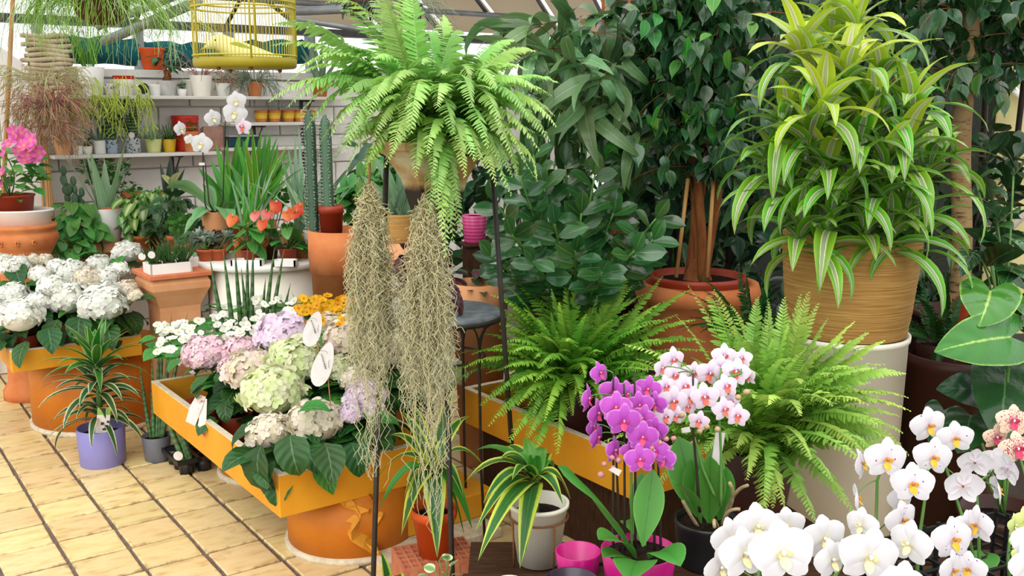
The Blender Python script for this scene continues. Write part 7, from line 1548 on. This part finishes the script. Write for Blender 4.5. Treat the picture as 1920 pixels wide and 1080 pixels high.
part(o, 'trunk', tube([c + Z * 25 * s, c + [.01, 0, 38 * s], c + [-.005, 0, 50 * s], c + [.01, 0, 62 * s]], [.03, .022, .014, .008], 8), MT['bark_red']); leaves(o, GRL, inball(26, c + [.02, 0, 66 * s], .11, .08, .07, .4), s=(.05, .075), out=c, pitch=(-50, 10))
o = spot(SH_UP, 344, 20, 13, 'white', 'tiny white pot of green cress on the upper shelf', group=G); leaves(o, SML, inball(16, T0(o) + Z * .065, .03, .02, .025), s=(.02, .03))
spot(SH_UP, 357, 24, 30, 'white_matt', 'plain white pot behind the big cream pot on the upper shelf', 'lip', group=G, d=.1)
o = spot(SH_UP, 381, 42, 38, 'cream', 'cream pot of dried reddish strands under the birdcage', group=G, nm='potted_rhipsalis', cat_='rhipsalis'); droops(o, T0(o) + Z * .13, 30, .3, 1.2, MT['rhip_p'], .0022, (30, 80), (1.2, 2.4), 1)
o = spot(SH_UP, 421, 28, 24, 'white_matt', 'white-rimmed terracotta pot under the birdcage', group=G); droops(o, T0(o) + Z * .08, 20, .2, 1.2, MT['rhip_p'], .002, (30, 70), (1.4, 2.4), 1)
spot(SH_UP, 447, 15, 14, 'diamond', 'small pot with brown diamonds beside the grey air plant', group=G)
o = spot(SH_UP, 480, 30, 26, 'terra', 'grey-green air plant clump hanging off the upper shelf', group=G, nm='air_plant', cat_='air plant'); droops(o, T0(o) + Z * .10, 90, .28, 1.2, MT['rhip_grey'], .0022, (-10, 80), (.8, 2.4), 2)
G = 'pots on the lower shelf'
o = spot(SH_LO, 114, 34, 32, 'terra_light', 'terracotta pot of pinkish rhipsalis at the left end of the lower shelf', group=G, nm='potted_rhipsalis', cat_='rhipsalis', d=.14)
c = at(95, 150, 5.75); Ps = []
droops(o, at(98, 190, 5.72), 130, .24, 1.1, MT['rhip_p'], .0024, (-40, 80), (.6, 2.0), 3, 'pink_strands', .05); droops(o, at(85, 150, 5.72), 70, .22, 1.1, strandm('olive_strand', '#b5ab80', '#d0c49a', '#b5b478'), .0024, (-20, 60), (.6, 1.8), 3, 'olive_strands', .08); droops(o, at(100, 235, 5.70), 90, .2, 1.1, MT['rhip_p'], .0024, (-70, 40), (.4, 1.2), 3, 'lower_strands', .05); droops(o, at(70, 205, 5.70), 50, .2, 1.1, strandm('brown_strand', '#a07a5a', '#bfa478', '#a89f60'), .0022, (-70, 30), (.4, 1.2), 2, 'brown_strands', .05)
part(o, 'main_stem', tube([T0(o) + Z * .08, at(105, 230, 5.78), at(98, 170, 5.75)], .012, 7), MT['bark_red'])
spot(SH_LO, 141, 20, 16, 'white', 'small white square-cut pot on the lower shelf', group=G, wt=.92)
spot(SH_LO, 160, 19, 15, 'cream', 'small cream pot between two white ones on the lower shelf', group=G, plant=p_blades(10, .06, .008, 'grass'))
spot(SH_LO, 184, 22, 25, 'white', 'white pot of long arching blades on the lower shelf', group=G, nm='potted_spider_plant', cat_='spider plant', wt=.9, plant=p_blades(14, .3, .008, 'agave', (75, 20), (.4, 1.8)))
spot(SH_LO, 207, 24, 26, 'speck_blue', 'blue speckled pot with a banded snake plant on the lower shelf', group=G, nm='potted_snake_plant', cat_='snake plant', wt=.9, plant=lambda o, c, r: rosette(o, c, 9, .34, .02, LF['snake'], (88, 66), (0, .15), 'spear', .25, 3, 7, r0=r * .4))
spot(SH_LO, 246, 30, 28, 'speck_black', 'black speckled pot with snake plant and round tag on the lower shelf', group=G, nm='potted_snake_plant', cat_='snake plant', wt=.92, plant=lambda o, c, r: rosette(o, c, 10, .3, .018, LF['snake'], (88, 60), (0, .2), 'spear', .25, 3, 7, r0=r * .4))
disc([o_ for o_ in COL.objects if (o_.get('label') or '').startswith('black speckled pot')][0], sp_at(SH_LO, 245, .25) + Z * .115, .02, MT['paper_tag'])
spot(SH_LO, 285, 32, 25, 'lime_pot', 'pale lime pot of spiky succulent on the lower shelf', group=G, nm='potted_haworthia', cat_='succulent', plant=p_blades(28, .2, .009, 'aloe', (80, 15), (.1, .7), 'sword'))
spot(SH_LO, 315, 26, 24, 'yellow_pot', 'yellow pot of spiky succulent on the lower shelf', group=G, nm='potted_haworthia', cat_='succulent', plant=p_blades(24, .17, .008, 'grass', (80, 15), (.1, .7), 'sword'))
o = spot(SH_LO, 347, 50, 66, 'red_pot', 'large ribbed red pot at the right end of the lower shelf', 'ribbed', group=G, d=.09)
o = spot(SH_LO, 356, 30, 38, 'terra', 'terracotta pot with a small bushy herb before the red pot', group=G, d=.2, nm='potted_herb', cat_='herb'); leaves(o, SML, inball(50, T0(o) + Z * .15, .06, .05, .05), s=(.015, .025), pitch=(-20, 60))
G = 'yellow-banded terracotta pots'
for i, px in enumerate((490, 515, 541, 562, 580)):
    o = spot(SH_R1, px, 25, 22, 'terra', ('yellow-banded terracotta pot below the air plant', 'yellow-banded terracotta pot second from the air plant', 'yellow-banded terracotta pot in the middle of its row', 'yellow-banded terracotta pot second from the cactus', 'yellow-banded terracotta pot nearest the cactus')[i], 'plain', group=G, d=.1); c = T0(o); s = mpp(c); part(o, 'yellow_band', lathe([(10.6 * s, 6 * s), (12.4 * s, 17 * s), (11.6 * s, 17 * s), (10 * s, 6 * s)], c, 22), MT['yellow_pot'])
o = thing('terracotta_planter', 'orange ribbed terracotta bowl on the sill above the shelf', 'pot', wp(ws(290, -.06), -.06, 1.836)); c = T0(o); s = mpp(c); pot(o, c, 29 * s, 20 * s, 40 * s, MT['orange_plastic'], 'ribbed', n=32)
o = thing('pink_tray', 'framed pinkish clay tray leaning by the shelf', 'tray', sp_at(SH_LO, 398, .06)); part(o, 'tray', box(T0(o) , (.14, .03, .16), ANG, .004), plain('pink_clay', '#a87a6a', '#c29a88', 20, .8), smooth=False)
o = thing('blue_box', 'dark blue glazed box on the low grey shelf', 'box', sp_at(SH_R2, 450, .1)); part(o, 'box', box(T0(o), (.2, .12, .07), ANG, .006), plain('dark_blue_glaze', '#12313f', '#1d4250', 6, .3), smooth=False); part(o, 'lid', box(T0(o) + Z * .07, (.21, .13, .012), ANG, .004), plain('pale_lid', '#a8a29c', '#b9b3ac', 6, .6), smooth=False)
# stack of bleached driftwood
sk = sp_at(SH_UP, 102, .14); t = thing('driftwood_stack', 'stack of bleached driftwood sticks above the pink rhipsalis', 'driftwood', sk); dw = plain('bleached_wood', '#a08a6a', '#cfbf9f', 10, .85, bump=.3)
zt = at(92, 66, sk[1])[2]; n = 13
for k in range(n):
    z = sk[2] + .015 + (zt - sk[2] - .02) * k / (n - 1); l = rnd.uniform(.11, .15); off = rnd.uniform(-.02, .02); u = np.linspace(-1, 1, 7)
    for dd in (-.03, .03): part(t, 'stick', tube(np.array([sk + E1 * (off + v * l) - E2 * dd + Z * (z - sk[2] + .006 * math.sin(v * 3 + k)) for v in u]), .016 * (1 - .25 * u ** 2), 7), dw)

# ------------------------------------------------------------------ hanging grass-like rhipsalis
hc = at(190, 12, 4.7); t = thing('hanging_rhipsalis', 'big grass-green rhipsalis in a hanging coir basket, top left', 'rhipsalis', hc - Z * .1)
part(t, 'coir_basket', lathe([(0, -.085), (.06, -.08), (.11, -.04), (.13, .02), (.115, .02), (.0, .0)], hc, 20), plain('coir', '#3c2516', '#5a3a22', 60, .95, bump=.6))
for a in (0, 120, 240): part(t, 'hanger_wire', tube([hc + [.12 * math.cos(rad(a)), .12 * math.sin(rad(a)), .02], hc + Z * .55], .002, 5), MT['iron'])
droops(t, hc + Z * .03, 330, .42, 1.3, MT['rhip_g'], .0015, (0, 75), (1.8, 2.9), 1, 'strands', .09); droops(t, hc + Z * .02, 120, .6, 1.5, strandm('pale_strand', '#8fc06a', '#b5d08a', '#c2d69a'), .0012, (0, 50), (1.6, 2.3), 2, 'long_strands', .1)
t = thing('hanging_plant', 'dark broad-leaved hanging plant behind the fern tip', 'hanging plant', at(680, 30, 5.0)); c = T0(t); pot(t, c, .09, .06, .1, MT['plastic_dark']); 
for k in range(40):
    y = rnd.uniform(-pi, pi); P = arc(c + Z * .08, y, rad(rnd.uniform(-10, 70)), rnd.uniform(.1, .2), rnd.uniform(.8, 2), 8); part(t, 'leaf', blade(P, .02, 'lance', .2, 3), LF['dark_snake'] if k % 3 else LF['snake'])
for a in (0, 120, 240): part(t, 'hanger_wire', tube([c + [.085 * math.cos(rad(a)), .085 * math.sin(rad(a)), .1], c + Z * .6], .002, 5), MT['iron'])
t = thing('hanging_rhipsalis', 'sparse grey-green rhipsalis hanging before the beige panels', 'rhipsalis', at(770, 40, 4.8)); c = T0(t); pot(t, c, .06, .05, .08, MT['plastic_dark']); droops(t, c + Z * .06, 90, .26, 1.2, MT['rhip_grey'], .0013, (-20, 70), (.8, 2.4), 2)
part(t, 'hanger_wire', tube([c + Z * .08, c + Z * .6], .002, 5), MT['iron'])

# ------------------------------------------------------------------ yellow birdcage with its bird
cy = 3.6; bc = at(460, 112, cy); R_ = 94 * mpp(bc); zb = bc[2]; c = np.array([bc[0], bc[1], zb]); MT['cage'] = plain('yellow_lacquer', '#a89a1c', '#bdae2c', 8, .45, .5); MT['cage_d'] = plain('olive_yellow_lacquer', '#8a7d12', '#9c8e1a', 8, .5)
t = thing('birdcage', 'round yellow-green wire birdcage hanging from the roof', 'birdcage', c - Z * .03); hcage = .42
part(t, 'base_tray', lathe([(0, -.03), (R_ * .96, -.03), (R_, -.024), (R_ * 1.01, .0), (R_ * .98, .004), (0, .0)], c, 48), MT['cage_d'])
n = 84; Ps = np.array([[c + [R_ * .985 * math.cos(a), R_ * .985 * math.sin(a), z] for z in np.linspace(0, hcage, 5)] + [c + [R_ * f * math.cos(a), R_ * f * math.sin(a), hcage + (1 - f) * .22] for f in (.85, .6, .3, .03)] for a in np.arange(n) / n * 2 * pi])
part(t, 'wires', hair(Ps, .0011, 4, 1.), MT['cage'], stuff=True)
th = np.linspace(0, 2 * pi, 61)
for z in (.012, .175, .195, .33, .42): part(t, 'hoop', tube(np.stack([c[0] + R_ * np.cos(th), c[1] + R_ * np.sin(th), np.full(61, zb + z)], 1), .0032, 6, False), MT['cage'])
for a in (-2.4, -1.2, .2, 1.6): part(t, 'upright_bar', tube([c + [R_ * math.cos(a), R_ * math.sin(a), 0], c + [R_ * math.cos(a), R_ * math.sin(a), hcage]], .004, 6), MT['cage'])
for a in (-1.95, -1.2, .9, 2.2): part(t, 'foot_knob', ball(c + [R_ * .85 * math.cos(a), R_ * .85 * math.sin(a), -.034], .008), MT['wood'])
part(t, 'hanging_chain', tube([c + Z * (hcage + .2), c + Z * (hcage + .9)], .003, 6), MT['iron'])
def bp(px, py, dy=0.): return at(px, py, cy + dy)
b0 = np.array([c[0], c[1], zb + .004]); t = thing('bird_figure', 'pale yellow bird figure with a greenish wing inside the cage', 'bird', b0)
ym = plain('pale_yellow_plumage', '#d8cf7a', '#e2dca2', 18, .7); 
P = np.array([bp(382, 90), bp(392, 86), bp(402, 80), bp(414, 80), bp(428, 88), bp(445, 97), bp(465, 102), bp(485, 104), bp(505, 106), bp(530, 110)]); s = mpp(bc)
part(t, 'body', tube(P, np.array([1, 7, 13, 16, 19, 21, 19, 14, 8, 4]) * s, 16), ym)
part(t, 'beak', tube([bp(390, 87), bp(376, 93)], [.006, .0008], 8), plain('beak', '#c29a3c', '#d1ae52', 10, .4))
for dy in (-.027, .027): part(t, 'eye', ball(bp(408, 76) + [0, dy, 0], .0035), MT['black'])
for dy in (-.034, .034):
    w = bez(bp(425, 88, dy), bp(450, 92, dy * 1.2), bp(490, 104, dy * .5), 10); part(t, 'wing', blade(w, .024, 'ovate', .1, 5, ref=np.array([0, 0, 1.])), plain('olive_wing', '#8a9a2c', '#a8b04a', 30, .6))
for px in (440, 452): part(t, 'foot', tube([bp(px, 112), np.array([bp(px, 112)[0], bp(px, 112)[1], b0[2]])], .003, 6), plain('foot', '#a8803c', '#b9924c', 10, .6))
bpy.context.view_layer.update()
for _o in list(bpy.data.objects):
    if 'loc' in _o: del _o['loc']
